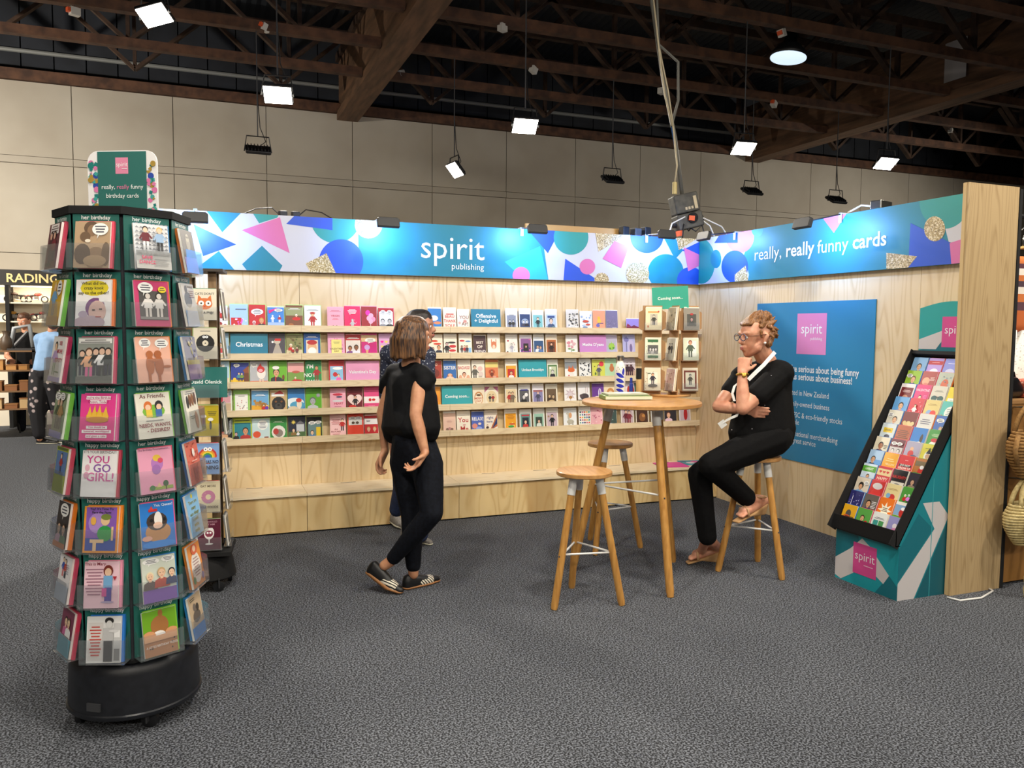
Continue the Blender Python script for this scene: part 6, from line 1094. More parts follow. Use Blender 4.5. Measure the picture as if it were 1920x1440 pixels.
# hair: a layered bob
rnd = random.Random(5); hp = [[(Hd.P(-.03, 0, .042), .090), (Hd.P(.012, 0, .05), .079), (Hd.P(-.035, 0, -.02), .088)]]
for i in range(58):
    a = math.radians(48 + 264 * i / 57); r0 = .072 + rnd.uniform(-.004, .006); r1 = .100 + rnd.uniform(-.012, .010)
    top_ = Hd.P(-.012 + r0*math.cos(a), r0*math.sin(a)*0.98, .062 + rnd.uniform(-.01, .02)); mid = Hd.P(-.02 + r1*math.cos(a), r1*math.sin(a)*0.92, -.01); end = Hd.P(-.022 + (r1 + .003)*math.cos(a), (r1 + .002)*math.sin(a)*0.95, -.098 - rnd.uniform(0, .03) * (1 if abs(i - 28) > 6 else 1.3))
    hp += [[(top_, .020), (mid, .016)], [(mid, .016), (end, .009)]]
hp.append([(Hd.P(-.06, y*.05, -.05), .035) for y in (-1, 1)] + [(Hd.P(-.06, y*.05, .0), .04) for y in (-1, 1)])
blob('hair', hp, hairmat('brown_hair', '24140e', '75502f', (3, 3, 0.35)), W, 0.0055, 1)
# blouse
bl_ = [[(A_(768, 690, 4.69), .055), (Rs + V((0, 0, .004)), .052), (Ls + V((0, 0, .004)), .050)],
       [(Rs, .055), (Ls, .052), (A_(748, 750, 4.75), .085), (A_(793, 750, 4.62), .085)],
       [(A_(748, 745, 4.75), .085), (A_(793, 745, 4.62), .085), (A_(738, 800, 4.76), .075), (A_(803, 800, 4.60), .075), (A_(770, 800, 4.58), .075)],
       [(A_(736, 800, 4.76), .070), (A_(806, 800, 4.60), .062), (A_(739, 812, 4.75), .068), (A_(803, 811, 4.61), .066)],
       [(Rs + V((0, 0, .01)), .052), (Rs.lerp(Re, .22) + R2*.02, .058), (A_(806, 706, 4.60), .034)], [(A_(800, 700, 4.58), .03), (A_(812, 712, 4.60), .022), (A_(806, 725, 4.66), .02)],
       [(Ls + V((0, 0, .008)), .05), (A_(722, 716, 4.78), .036), (A_(716, 733, 4.8), .022)]]
blob('blouse', bl_ + fat(core[:1], .014) + [[(A_(768, 722, 4.69), .118), (Rs, .052), (Ls, .05), (A_(771, 802, 4.69), .12)]], CLOTH, W, 0.009, 3)
tr_ = [[(A_(775, 822, 4.68), .125), (Rh, .098), (Lh, .096)]] + chain([(Rh, .098), (Rh.lerp(Rk, .5), .084), (Rk, .066), (Rk.lerp(Ra, .35), .064), (Ra + (Rk - Ra)*.07, .043)]) + chain([(Lh, .094), (Lh.lerp(Lk, .5), .082), (Lk, .066), (Lk.lerp(La, .35), .064), (La + V((0, 0, .02)), .046)])
blob('jeans', tr_, JEAN, W, 0.009, 3)
SHB = mat('shoe_black', '121213', 0.45); SHW = noisy('shoe_stripe', 'e0d8c4', '1a1a1a', 9, 0.6, (1, 1, 1)); SOLE = mat('tan_sole', '9a6a3e', 0.6)
def stripes():
    m = mat('shoe_stripes', 'e0d8c4', 0.6); nt, N, L, b = nodes(m); tc = N.new('ShaderNodeTexCoord'); w = N.new('ShaderNodeTexWave'); w.inputs['Scale'].default_value = 26; w.bands_direction = 'DIAGONAL'
    L.new(tc.outputs['Object'], w.inputs['Vector']); r = ramp(N, [(0.35, '1a1a1a'), (0.45, 'e0d8c4')]); L.new(w.outputs[0], r.inputs[0]); L.new(r.outputs[0], b.inputs['Base Color']); return m
STR = stripes()
def shoe(par, heel, ball, toe, n, sole=SOLE, upper=SHB, mid=None, w=.036):
    """low shoe: heel, ball and toe are points on its sole line, n the direction out of the sole"""
    n = V(n).normalized(); 
    blob('shoe_upper', [[(heel + n*.048, .032), (heel + n*.022, .033), (ball + n*.026, w*.9)], [(heel + n*.062 , .028), (ball.lerp(heel, .45) + n*.045, .030), (ball + n*.024, w*.85)], [(ball + n*.024, w*.85), (toe + n*.018, .022)]], upper, par, 0.006, 2)
    if mid: blob('shoe_vamp', [[(ball.lerp(heel, .38) + n*.026, w*.98), (ball.lerp(toe, .25) + n*.024, w*.92)]], mid, par, 0.006, 2)
    blob('shoe_sole', [[(heel + n*.004, .033), (ball + n*.004, w), ], [(ball + n*.004, w), (toe + n*.006, .024)]] if False else [[(heel + n*.010, (.036, .036, .012)), (ball + n*.008, (w + .004, w + .004, .010))], [(ball + n*.008, (w + .004, w + .004, .010)), (toe + n*.009, (.026, .026, .009))]], sole, par, 0.006, 1)
h1 = A_(694, 1076, 4.68); t1 = onz(748, 1112, 0.004); b1 = h1.lerp(t1, .68) + V((0, 0, -.012)); dd_ = (t1 - h1).normalized(); nn = (UZ - dd_ * UZ.dot(dd_)); shoe(W, h1, b1, t1, nn, mid=STR)
h2 = onz(764, 1104, 0.0) ; t2 = onz(806, 1094, 0.0); t2 = h2 + (t2 - h2).normalized() * 0.21; b2 = h2.lerp(t2, .65); shoe(W, h2, b2, t2, UZ, mid=STR)
# ---------------------------------------------------------------- man partly hidden behind her
Mn = thing('person', 'man with short dark hair, beard and patterned navy shirt, standing behind the woman', 'person', onz(785, 1010, 0.0))
SK2 = skinmat('skin_olive', 'b8846a', 'a87258'); Hm = Head(A_(789, 612, 5.62), R2*0.96 - F2*0.12, UZ, 1.03)
ms, ml = A_(799, 667, 5.52), A_(730, 664, 5.72); mh, mg = A_(788, 850, 5.58), A_(757, 850, 5.70); mk, mj = A_(790, 935, 5.56), A_(755, 915, 5.82); ma, mb_ = A_(788, 1003, 5.62), A_(744, 955, 5.92)
mer, mwr = A_(800, 760, 5.45), A_(790, 815, 5.30); mel, mwl = A_(724, 760, 5.75), A_(735, 830, 5.68)
mcore = [[(A_(768, 674, 5.62), .085), (ms, .06), (ml, .06)], [(A_(767, 700, 5.62), .13), (A_(770, 830, 5.63), .125)], [(A_(772, 840, 5.63), .12), (mh, .09), (mg, .09)]]
marm = chain([(ms, .05), (mer, .04), (mwr, .027)]) + chain([(ml, .05), (mel, .04), (mwl, .027)]); mleg = chain([(mh, .085), (mk, .055), (ma, .038)]) + chain([(mg, .085), (mj, .055), (mb_, .038)])
t3 = onz(806, 1022, 0.0); h3 = onz(776, 1014, 0.0); h3 = t3 + (h3 - t3).normalized() * .27; t4 = onz(756, 992, 0.0); h4 = onz(738, 980, 0.02)
blob('body', Hm.skin() + [[(A_(778, 662, 5.62), .062), (Hm.P(-.02, 0, -.06), .058)]] + mcore + marm + mleg + hand(mwr, V((0.1, -0.2, -1)), -R2, 1) + hand(mwl, V((0, 0, -1)), R2, -1), SK2, Mn, 0.007, 3)
Hm.face(Mn)
hp = [[(Hm.P(-.032, 0, .040), .082), (Hm.P(.014, 0, .052), .070), (Hm.P(-.05, 0, .0), .066)]]; blob('hair', hp, hairmat('black_hair', '15110f', '2c2420', (3, 3, 3)), Mn, 0.006, 1)
blob('beard', [[(Hm.P(.02, y*.052, -.045), .018) for y in (-1, 1)] + [(Hm.P(.062, 0, -.098), .020), (Hm.P(.05, .028, -.085), .018), (Hm.P(.05, -.028, -.085), .018)], [(Hm.P(.086, .02, -.046), .006), (Hm.P(.086, -.02, -.046), .006)]], mat('beard_dark', '231a16', 0.8), Mn, 0.006, 1)
def spots(name, c1, c2, sc):
    m = mat(name, c1, 0.8); nt, N, L, b = nodes(m); tc = N.new('ShaderNodeTexCoord'); v = N.new('ShaderNodeTexVoronoi'); v.inputs['Scale'].default_value = sc; L.new(tc.outputs['Object'], v.inputs['Vector']); r = ramp(N, [(0.22, c2), (0.30, c1)]); L.new(v.outputs['Distance'], r.inputs[0]); L.new(r.outputs[0], b.inputs['Base Color']); return m
blob('shirt', fat(mcore[:2], .014) + fat(chain([(ms, .055), (ms.lerp(mer, .8), .05)]) + chain([(ml, .055), (ml.lerp(mel, .8), .05)]), .01), spots('navy_pattern', '20263c', 'a8aeb8', 55), Mn, 0.01, 3)
blob('jeans', fat(mcore[2:], .012) + fat(chain([(mh, .085), (mk, .064), (ma, .05)]) + chain([(mg, .085), (mj, .064), (mb_, .05)]), .008), noisy('blue_jeans', '1d2740', '27355a', 60, 0.85), Mn, 0.01, 3)
GSH = noisy('grey_canvas', '8a857e', '76716b', 80, 0.8); CSO = mat('cream_sole', 'c9c4ae', 0.6)
shoe(Mn, h3, h3.lerp(t3, .65), t3, UZ, CSO, GSH, w=.042); 
d4 = (t4 - h4).normalized(); shoe(Mn, h4, h4.lerp(t4, .65), t4, UZ - d4 * UZ.dot(d4), CSO, GSH, w=.042)
# ---------------------------------------------------------------- seated woman in black with glasses
S = thing('person', 'seated woman in black with short ginger hair and glasses, hand on chin', 'person', (-1.132, -2.30, 0.0))
SK3 = skinmat('skin_pink', 'd29a7c', 'c4866a')
Hs = Head(A_(1417, 631, 4.99), -R2*0.96 - F2*0.25 - UZ*0.05, UZ, 1.13)
ls, rs = A_(1464, 700, 4.98), A_(1392, 708, 5.14); le, lw = A_(1393, 766, 4.84), A_(1392, 699, 4.88); re, rw = A_(1347, 762, 5.04), A_(1392, 768, 4.95)
hl_, hr_ = A_(1450, 822, 5.00), A_(1430, 822, 5.16); lk, rk = A_(1332, 872, 4.86), A_(1312, 890, 5.00); la, ra = A_(1403, 936, 5.03), A_(1326, 1008, 5.03)
sneck = A_(1440, 680, 5.03)
sarm = chain([(ls, .058), (ls.lerp(le, .5), .056), (le, .042), (le.lerp(lw, .4), .041), (lw, .028)]) + chain([(rs, .056), (rs.lerp(re, .5), .052), (re, .041), (re.lerp(rw, .4), .040), (rw, .028)])
score = [[(A_(1435, 700, 5.05), .08), (ls, .07), (rs, .065)], [(A_(1442, 730, 5.05), .12), (A_(1425, 740, 5.04), .12), (A_(1440, 800, 5.06), .14), (A_(1415, 800, 5.04), .13)], [(A_(1440, 806, 5.07), .13), (hl_, .10), (hr_, .10)]]
sleg = chain([(hl_, .10), (lk, .062), (la, .040)]) + chain([(hr_, .10), (rk, .062), (ra, .040)])
hL = hand(lw, A_(1397, 664, 4.90) - lw, R2*0.55 + F2*0.8, -1, (1.15, 1.15, 1.1, 1.05), 0.98, 0.9); hR = hand(rw, A_(1418, 772, 4.90) - rw, F2 + UZ*0.1, 1, (0.15, 0.2, 0.25, 0.3), 0.98, 0.2)
tn = onz(1289, 1049, 0.035); hn = onz(1345, 1036, 0.075); tl_ = A_(1380, 972, 4.95); hl2 = A_(1432, 946, 5.10)
sfeet = [[(ra, .036), (hn + V((0, 0, .035)), .034)], [(ra, .034), (tn.lerp(hn, .45) + V((0, 0, .03)), .028)], [(hn + V((0, 0, .03)), .03), (tn.lerp(hn, .3) + V((0, 0, .018)), .034)],
         [(la, .036), (hl2 + V((0, 0, .025)), .034)], [(la, .034), (tl_.lerp(hl2, .45) + V((0, 0, .03)), .028)], [(hl2 + V((0, 0, .02)), .03), (tl_.lerp(hl2, .3) + V((0, 0, .018)), .034)]]
for t_, h_ in ((tn, hn), (tl_, hl2)):
    dv = (t_ - h_).normalized(); sd = UZ.cross(dv).normalized(); base = t_.lerp(h_, .28) + V((0, 0, .014))
    for i in range(5): sfeet.append([(base + sd*(.026 - .013*i), .010), (base + sd*(.026 - .0135*i) + dv*(.052 - .006*abs(i - 1)) + V((0, 0, -.008)), .0085 + .002*(i == 0))])
blob('body', Hs.skin() + [[(sneck, .058), (Hs.P(-.02, 0, -.06), .058)], [(sneck, .058), (A_(1435, 700, 5.05), .075)]] + [[(Hs.P(.018, y*.045, -.062), .028) for y in (-1, 1)] + [(Hs.P(.046, 0, -.092), .027)]] + sarm + score + sleg + hL + hR + sfeet, SK3, S, 0.006, 3)
Hs.face(S, 'b06a62')
rnd = random.Random(11); hp = [[(Hs.P(-.034, 0, .042), .082), (Hs.P(.010, 0, .056), .068), (Hs.P(-.052, 0, -.005), .066)], [(Hs.P(-.05, y*.04, -.04), .03) for y in (-1, 1)]]
for i in range(150):
    th = rnd.uniform(0, 2*PI); el = rnd.uniform(-0.45, 1.5); dr = V((math.cos(el)*math.cos(th), math.cos(el)*math.sin(th), math.sin(el)))
    if dr.x > 0.52 and dr.z < 0.66: continue
    if abs(dr.y) > 0.62 and dr.z < 0.1 and dr.x > -0.2: continue
    b = V((-.024 + .080*dr.x, .078*dr.y, .036 + .082*dr.z)); tp = b + V((dr.x*.014 - .012, dr.y*.014, dr.z*.016 + (.010 if dr.z > .3 else -.012)))
    hp.append([(Hs.P(*b), .013), (Hs.P(*tp), .0045)])
hp.append([(Hs.P(.058, -.045, .072), .014), (Hs.P(.074, 0, .068), .012), (Hs.P(.058, .045, .072), .014), (Hs.P(.0, 0, .118), .018)]); hp.append([(Hs.P(.052, -.03, .082), .016), (Hs.P(.062, .03, .070), .013), (Hs.P(.02, 0, .11), .02)]); hp += [[(Hs.P(.01, y*.072, .03), .011), (Hs.P(.012, y*.076, -.004), .005)] for y in (-1, 1)]
blob('hair', hp, hairmat('ginger_hair', '5e3a1e', '9a6a3a', (4, 4, 2)), S, 0.005, 1)
# top, trousers
stop = [[(A_(1440, 693, 5.06), .07), (ls, .078), (rs, .070)], [(ls, .072), (rs, .066), (A_(1448, 740, 5.07), .125), (A_(1418, 745, 5.04), .125)], [(A_(1447, 740, 5.07), .13), (A_(1415, 748, 5.03), .125), (A_(1447, 804, 5.08), .15), (A_(1402, 812, 5.02), .125)], [(A_(1447, 800, 5.08), .152), (A_(1400, 812, 5.02), .12), (A_(1447, 812, 5.08), .145), (A_(1402, 822, 5.02), .11)]] + chain([(ls, .080), (ls.lerp(le, .62), .072)]) + chain([(rs, .072), (rs.lerp(re, .48), .066)])
blob('top', stop + fat(score[:2], .016), BLKTOP, S, 0.009, 3)
str_ = [[(A_(1445, 809, 5.07), .145), (hl_, .113), (hr_, .113)]] + chain([(hl_, .115), (hl_.lerp(lk, .5), .10), (lk, .078), (lk.lerp(la, .5), .070), (la + (lk - la)*.06, .062)]) + chain([(hr_, .115), (hr_.lerp(rk, .5), .098), (rk, .078), (rk.lerp(ra, .5), .068), (ra + V((0, 0, .01)), .062)])
blob('trousers', str_, BLKTR, S, 0.009, 3)
# sandals, lanyard, watch, glasses, earrings
CORK = mat('cork_wedge', 'a88256', 0.8); TANL = mat('tan_leather', 'b98f68', 0.55)
for t_, h_ in ((tn, hn), (tl_, hl2)):
    dv = (t_ - h_).normalized(); sd = UZ.cross(dv).normalized(); dn_ = V((0, 0, -1))
    blob('wedge_sole', [[(h_ + sd*s*.022, .012) for s in (-1, 1)] + [(h_ + V((0, 0, -.048)) + sd*s*.020 + dv*.02, .010) for s in (-1, 1)] + [(h_.lerp(t_, .55) + sd*s*.026 + V((0, 0, -.016)), .008) for s in (-1, 1)], [(h_.lerp(t_, .5) + sd*s*.026 + V((0, 0, -.014)), .008) for s in (-1, 1)] + [(t_ + sd*s*.022 + V((0, 0, -.022)), .007) for s in (-1, 1)]], CORK, S, 0.005, 1)
    c0 = t_.lerp(h_, .28) + V((0, 0, .012)); MB().tube([c0 + sd*.040 + V((0, 0, -.02)), c0 + sd*.03 + V((0, 0, .024)), c0 + V((0, 0, .034)), c0 - sd*.03 + V((0, 0, .024)), c0 - sd*.040 + V((0, 0, -.02))], .008, 8).build('toe_strap', TANL, S, True)
    an = h_.lerp(t_, .18) + V((0, 0, .07)); MB().tube([an + (dv*math.cos(a) + sd*math.sin(a))*.043 + V((0, 0, .012*math.cos(a))) for a in [2*PI*k/14 for k in range(15)]], .006, 6).build('ankle_strap', TANL, S, True)
    MB().tube([an + dv*.042, c0 + V((0, 0, .036))], .006, 6).build('instep_strap', TANL, S, True)
WB = mat('lanyard_white', 'dcdcd8', 0.6)
def ribbon(pts, w, name, m, par, tw):
    mb = MB(); vs = []
    for p, t in zip(pts, tw): vs += [V(p) - t*w/2, V(p) + t*w/2]
    n = len(pts); vs2 = [v - F2*.002 for v in vs]; mb.add(vs + vs2, [(2*i, 2*i+1, 2*i+3, 2*i+2) for i in range(n-1)] + [(2*n + 2*i, 2*n + 2*i+2, 2*n + 2*i+3, 2*n + 2*i+1) for i in range(n-1)]); return mb.build(name, m, par)
lp = [A_(1453, 660, 4.97), A_(1446, 668, 4.925), A_(1432, 684, 4.875), A_(1416, 699, 4.85), A_(1403, 712, 4.84)]; ribbon(lp, .024, 'lanyard', WB, S, [(R2*.7 - UZ*.7)]*5)
lp = [A_(1391, 712, 5.0), A_(1377, 724, 4.97), A_(1373, 738, 4.93), A_(1377, 752, 4.90)]; ribbon(lp, .016, 'lanyard', WB, S, [R2]*4)
lp = [A_(1384, 778, 4.86), A_(1372, 783, 4.87), A_(1362, 788, 4.88), A_(1352, 795, 4.89)]; ribbon(lp, .022, 'lanyard', WB, S, [(R2*.35 + UZ*.9)]*4)
MB().box((-.022, -.001, -.03), (.022, .001, .012), frame(A_(1353, 793, 4.885), (R2*.8 + UZ*.6).normalized(), F2, (UZ*.8 - R2*.6).normalized())).build('badge', WB, S)
ax = (lw - le).normalized(); c = lw - ax*.012; e1 = ax.cross(F2).normalized(); e2 = ax.cross(e1); GOLD = mat('gold_band', 'c9a24a', 0.3, 0.8)
MB().tube([c + (e1*math.cos(a) + e2*math.sin(a)) * .0335 for a in [2*PI*k/20 for k in range(21)]], .0065, 8).build('watch_band', GOLD, S, True)
MB().lathe([(.014, 0), (.015, .004), (.012, .007)], 16, frame(c - F2*.033, e1, ax, -F2)).build('watch_face', GOLD, S, True)
GL = mat('glasses_frame', '3a4a68', 0.3)
for y in (-1, 1):
    MB().tube([Hs.P(.098, y*.034 + .026*math.cos(a), .000 + .019*math.sin(a)) for a in [2*PI*k/18 for k in range(19)]], .0024, 6).build('glasses_rim', GL, S, True)
    MB().tube([Hs.P(.097, y*.060, .006), Hs.P(.06, y*.081, .008), Hs.P(-.012, y*.087, .012)], .0026, 6).build('glasses_temple', mat('temple_brown', '6a3f2a', 0.4), S, True)
    MB().ell(Hs.P(-.002, y*.088, -.034), (.0085,)*3, 10).build('earring', mat('pearl', 'e8e4e0', 0.2), S, True)
MB().tube([Hs.P(.098, -.009, .004), Hs.P(.101, 0, .008), Hs.P(.098, .009, .004)], .0022, 6).build('glasses_bridge', GL, S, True)
rnd = random.Random(2)
for px, py, dp in ((1418, 702, 4.87), (1446, 704, 4.885), (1434, 760, 4.905), (1410, 804, 4.89), (1372, 806, 4.895)): MB().ell(A_(px, py, dp), (.0035,)*3, 6).build('sequin', mat('sequin', 'e8e8ee', 0.2, 0.6), S)
# ================================================================ motorcycle stall at the far left
SY = 7.35
fr = thing('stall_shelving', 'black framed lit shelving with a gold lettered sign at the motorcycle stall', 'shelving', (-7.1, SY, 0))
CREAM = mat('cream_board', 'e6dcc8', 0.8)
box('back_board', (-7.75, SY + 0.30, 0.0), (-5.6, SY + 0.32, 2.15), CREAM, fr)
for x in (-7.80, -7.08, -6.43, -5.6): box('post', (x - 0.025, SY - 0.02, 0), (x + 0.025, SY + 0.30, 2.15), BLACKM, fr)
mb = MB().box((-7.83, SY - 0.03, 2.13), (-5.55, SY + 0.0, 2.36), col=hx('17130f'))
a0 = ony(11, 532, SY - 0.03); a1 = ony(112, 540, SY - 0.03); text(mb, 'RADING', V((a0.x, SY - 0.031, 2.175)), UX, UZ, width=a1.x - a0.x, align='l', bold=1, col=hx('e8c88a'))
mb.build('sign_board', INK, fr)
SHZ = (1.88, 1.60, 1.30)
for z in SHZ: box('shelf', (-7.75, SY, z - 0.02), (-5.6, SY + 0.3, z), CREAM, fr)
def motorcycle(c, s, col, label, fl=1):
    """toy motorcycle seen side-on: wheels, tank, engine, seat, fork, bars, pipe"""
    t = thing('toy_motorcycle', label, 'toy', c); c = V(c); RB = mat('tyre', '1a1714', 0.7); MC = mat('moto_' + col, col, 0.35); ST = mat('dull_steel', '9a938a', 0.35, 0.9)
    P = lambda x, z, y=0: c + V((x*fl*s, y*s, z*s))
    for x in (-.46, .5): MB().tube([P(x + .2*math.cos(a), .22 + .2*math.sin(a)) for a in [2*PI*k/16 for k in range(17)]], .045*s, 6).build('wheel', RB, t, True); 
    MB().ell(P(.1, .55), (.24*s, .1*s, .11*s), 10).build('tank', MC, t, True); MB().ell(P(-.22, .46), (.22*s, .1*s, .06*s), 10).build('saddle', RB, t, True)
    MB().box(tuple(P(-.12*fl, .16, -.08)), tuple(P(.16*fl, .44, .08))).build('engine', ST, t); MB().tube([P(.5, .22), P(.34, .62), P(.3, .74)], .03*s, 6).build('fork', ST, t)
    MB().tube([P(.3, .74, -.2), P(.32, .76, 0), P(.3, .74, .2)], .022*s, 6).build('handlebar', ST, t); MB().tube([P(.1, .2, -.1), P(-.3, .14, -.12), P(-.62, .16, -.12)], .035*s, 6).build('exhaust', ST, t)
    MB().tube([P(-.46 + .27*math.cos(a), .22 + .27*math.sin(a)) for a in (0.5, 1.0, 1.57, 2.1, 2.7)], .04*s, 6).build('mudguard', MC, t)
for k, (px, z, col, lb) in enumerate([(30, 1.88, '3a2a24', 'dark toy motorcycle on the upper lit shelf, by the post'), (68, 1.88, '8a2a20', 'red toy motorcycle on the upper lit shelf'), (26, 1.60, 'c8923a', 'gold toy motorcycle on the second lit shelf'), (76, 1.60, '7a2a22', 'maroon toy motorcycle on the second lit shelf')]):
    p = ony(px, 570, SY + 0.12); motorcycle((p.x, SY + 0.14, z + 0.002), 0.22, col, lb, 1 if k % 2 else -1)
for x in (-7.4, -6.75, -6.0):
    ld = bpy.data.lights.new('shelf_light', 'AREA'); ld.shape = 'RECTANGLE'; ld.size = 0.55; ld.size_y = 0.04; ld.energy = 3.0; ld.color = (1.0, 0.82, 0.58)
    t = thing('strip_light', 'warm strip light under the motorcycle stall sign', 'light', (x, SY + 0.03, 2.115), 'stall strip lights'); box('diffuser', (x - 0.28, SY + 0.01, 2.108), (x + 0.28, SY + 0.05, 2.122), glow('warm_strip', (1.0, 0.82, 0.58), 6.0), t)
    lo = bpy.data.objects.new('shelf_light', ld); COL.objects.link(lo); lo.parent = t; lo.location = (0, 0.02, -0.012); lo.rotation_euler = (0.5, 0, 0)
# front rack with boxes
rk_ = thing('goods_rack', 'black metal rack with tiers of small wares in front of the motorcycle shelving', 'rack', (-7.3, 6.05, 0)); RYF, RYB = 5.9, 6.3
x1 = ony(66, 700, RYF).x; x0 = x1 - 1.3
for x in (x0, x1 - 0.03):
    for y in (RYF, RYB - 0.03): box('upright', (x, y, 0), (x + 0.03, y + 0.03, 1.22), BLACKM, rk_)
RZ = (1.20, 0.94, 0.66, 0.42)
for z in RZ: box('tier', (x0, RYF, z - 0.02), (x1, RYB, z), mat('rack_wood', '7a5a3a', 0.7), rk_)
R = random.Random(4)
for j, z in enumerate(RZ[1:]):
    x = x1 - 0.1
    for k in range(5):
        w = R.uniform(.08, .16); h = R.uniform(.05, .13); c = R.choice(['b8864a', 'c89a5a', '8a5a34', 'a8763a', 'c8a878'])
        t = thing('wooden_box', 'small %s wooden box on the %s tier of the goods rack' % ({'b8864a': 'honey brown', 'c89a5a': 'light tan', '8a5a34': 'dark brown', 'a8763a': 'amber brown', 'c8a878': 'pale straw'}[c], ('second', 'third', 'lowest')[j]), 'box', (x - w/2, RYF + .12, z + .001), 'wooden boxes on the goods rack')
        box('case', (x - w, RYF + .04, z + .001), (x, RYF + .2, z + h), mat('box_' + c, c, 0.6), t); box('lid', (x - w - .004, RYF + .036, z + h), (x + .004, RYF + .204, z + h + .014), mat('box_lid', '9a6a3c', 0.6), t); x -= w + .03
p = ony(40, 640, 6.1); t = thing('model_frame', 'grey metal model on the top tier of the goods rack', 'ornament', (p.x, 6.1, 1.201))
MB().tube([(p.x - .13, 6.1, 1.21), (p.x - .08, 6.1, 1.50), (p.x + .1, 6.1, 1.54), (p.x + .14, 6.1, 1.24)], .03, 8).build('arch', mat('model_grey', '8f9498', 0.4), t, True); MB().box((p.x - .16, 6.03, 1.201), (p.x + .17, 6.17, 1.225)).build('stand', GREYD, t); MB().tube([(p.x - .1, 6.1, 1.24), (p.x + .08, 6.1, 1.45)], .025, 8).build('strut', GREYD, t)
p = ony(12, 640, 6.1); t = thing('wooden_urn', 'dark turned urn on the top tier of the goods rack', 'ornament', (p.x, 6.1, 1.201)); sharp(MB().lathe([(.05, 0), (.08, .06), (.07, .16), (.035, .2), (.05, .26)], 18, Mx.Translation((p.x, 6.1, 1.201))).build('pot', mat('urn_brown', '4a3a2a', 0.5), t, True), 60)
a = onz(38, 812, 0.0); tl = tag(MB().tube([a, a + V((-.1, .25, .5))], .012, 6).build('stand_leg', BLACKM), 'thin black sloping leg standing on the carpet before the goods rack', 'stand')
# seller
Bz = thing('person', 'young seller in a black T-shirt behind the goods rack', 'person', (ony(50, 640, 6.75).x, 6.75, 0)); bx_ = ORG[Bz.name].x
Hb = Head((bx_ - .02, 6.72, 1.60), V((-.35, -.9, -.15)), UZ, 0.98); Bs = lambda x, y, z: V((bx_ + x, 6.75 + y, z))
bcore = [[(Bs(0, 0, 1.36), .08), (Bs(-.17, 0, 1.36), .05), (Bs(.17, 0, 1.36), .05)], [(Bs(0, 0, 1.3), .12), (Bs(0, 0, .98), .12)]]; barm = chain([(Bs(.19, 0, 1.35), .048), (Bs(.24, -.05, 1.1), .04), (Bs(.15, -.25, 1.05), .03)]) + chain([(Bs(-.19, 0, 1.35), .048), (Bs(-.24, -.05, 1.1), .04), (Bs(-.15, -.25, 1.05), .03)])
bleg = chain([(Bs(.09, 0, .92), .09), (Bs(.1, 0, .5), .06), (Bs(.1, 0, .06), .045)]) + chain([(Bs(-.09, 0, .92), .09), (Bs(-.1, 0, .5), .06), (Bs(-.1, 0, .06), .045)])
blob('body', Hb.skin() + [[(Bs(0, 0, 1.4), .055), (Hb.P(-.02, 0, -.06), .055)]] + bcore + barm + bleg + hand(Bs(.15, -.25, 1.05), V((-.3, -1, 0)), V((0, 0, -1)), 1) + hand(Bs(-.15, -.25, 1.05), V((.3, -1, 0)), V((0, 0, -1)), -1), SK3, Bz, 0.008, 2); Hb.face(Bz)
blob('hair', [[(Hb.P(-.03, 0, .042), .084), (Hb.P(.02, 0, .06), .066), (Hb.P(-.05, 0, .0), .066)]], hairmat('boy_hair', '4a3020', '6a4630', (3, 3, 3)), Bz, 0.008, 1)
blob('t_shirt', fat(bcore, .014) + fat(chain([(Bs(.19, 0, 1.35), .05), (Bs(.225, -.03, 1.18), .045)]) + chain([(Bs(-.19, 0, 1.35), .05), (Bs(-.225, -.03, 1.18), .045)]), .012), BLKTOP, Bz, 0.01, 2); blob('trousers', fat(bleg, .012) + [[(Bs(0, 0, .95), .13)]], JEAN, Bz, 0.012, 2)
# customer in a blue top and flowery trousers
g0 = onz(80, 832, 0.0); Cu = thing('person', 'person in a light blue top and flowery black trousers at the motorcycle stall', 'person', g0); Cs = lambda r, f, z: g0 + R2*r + F2*f + UZ*z
Hc = Head(Cs(.13, .12, 1.60), F2 - R2*.4 - UZ*.2, UZ, 0.98)
ccore = [[(Cs(.10, .1, 1.38), .08), (Cs(-.06, .12, 1.36), .06), (Cs(.27, .06, 1.36), .06)], [(Cs(.09, .08, 1.3), .12), (Cs(.06, .02, .98), .13)]]; carm = chain([(Cs(.28, .06, 1.36), .05), (Cs(.30, .12, 1.1), .04), (Cs(.22, .32, 1.05), .03)]) + chain([(Cs(-.07, .12, 1.36), .05), (Cs(-.08, .2, 1.1), .04), (Cs(-.03, .38, 1.05), .03)])
cleg = chain([(Cs(-.03, .02, .92), .09), (Cs(-.04, -.02, .5), .06), (Cs(-.02, -.02, .07), .04)]) + chain([(Cs(.15, .02, .92), .09), (Cs(.16, .1, .5), .06), (Cs(.22, .1, .07), .04)])
blob('body', Hc.skin() + [[(Cs(.1, .1, 1.42), .055), (Hc.P(-.02, 0, -.06), .055)]] + ccore + carm + cleg + hand(Cs(.22, .32, 1.05), F2, V((0, 0, -1)), -1) + hand(Cs(-.03, .38, 1.05), F2, V((0, 0, -1)), 1), SK3, Cu, 0.009, 2)
blob('hair', [[(Hc.P(-.03, 0, .042), .09), (Hc.P(.02, 0, .06), .07), (Hc.P(-.06, 0, -.06), .07)]], hairmat('boy_hair', '4a3020', '6a4630', (3, 3, 3)), Cu, 0.01, 1)
blob('blue_top', fat(ccore, .02) + fat(chain([(Cs(.28, .06, 1.36), .055), (Cs(.30, .1, 1.16), .05)]) + chain([(Cs(-.07, .12, 1.36), .055), (Cs(-.08, .18, 1.16), .05)]), .014), noisy('light_blue_cloth', '8fb0d6', '7c9ec6', 8, 0.85), Cu, 0.012, 3)
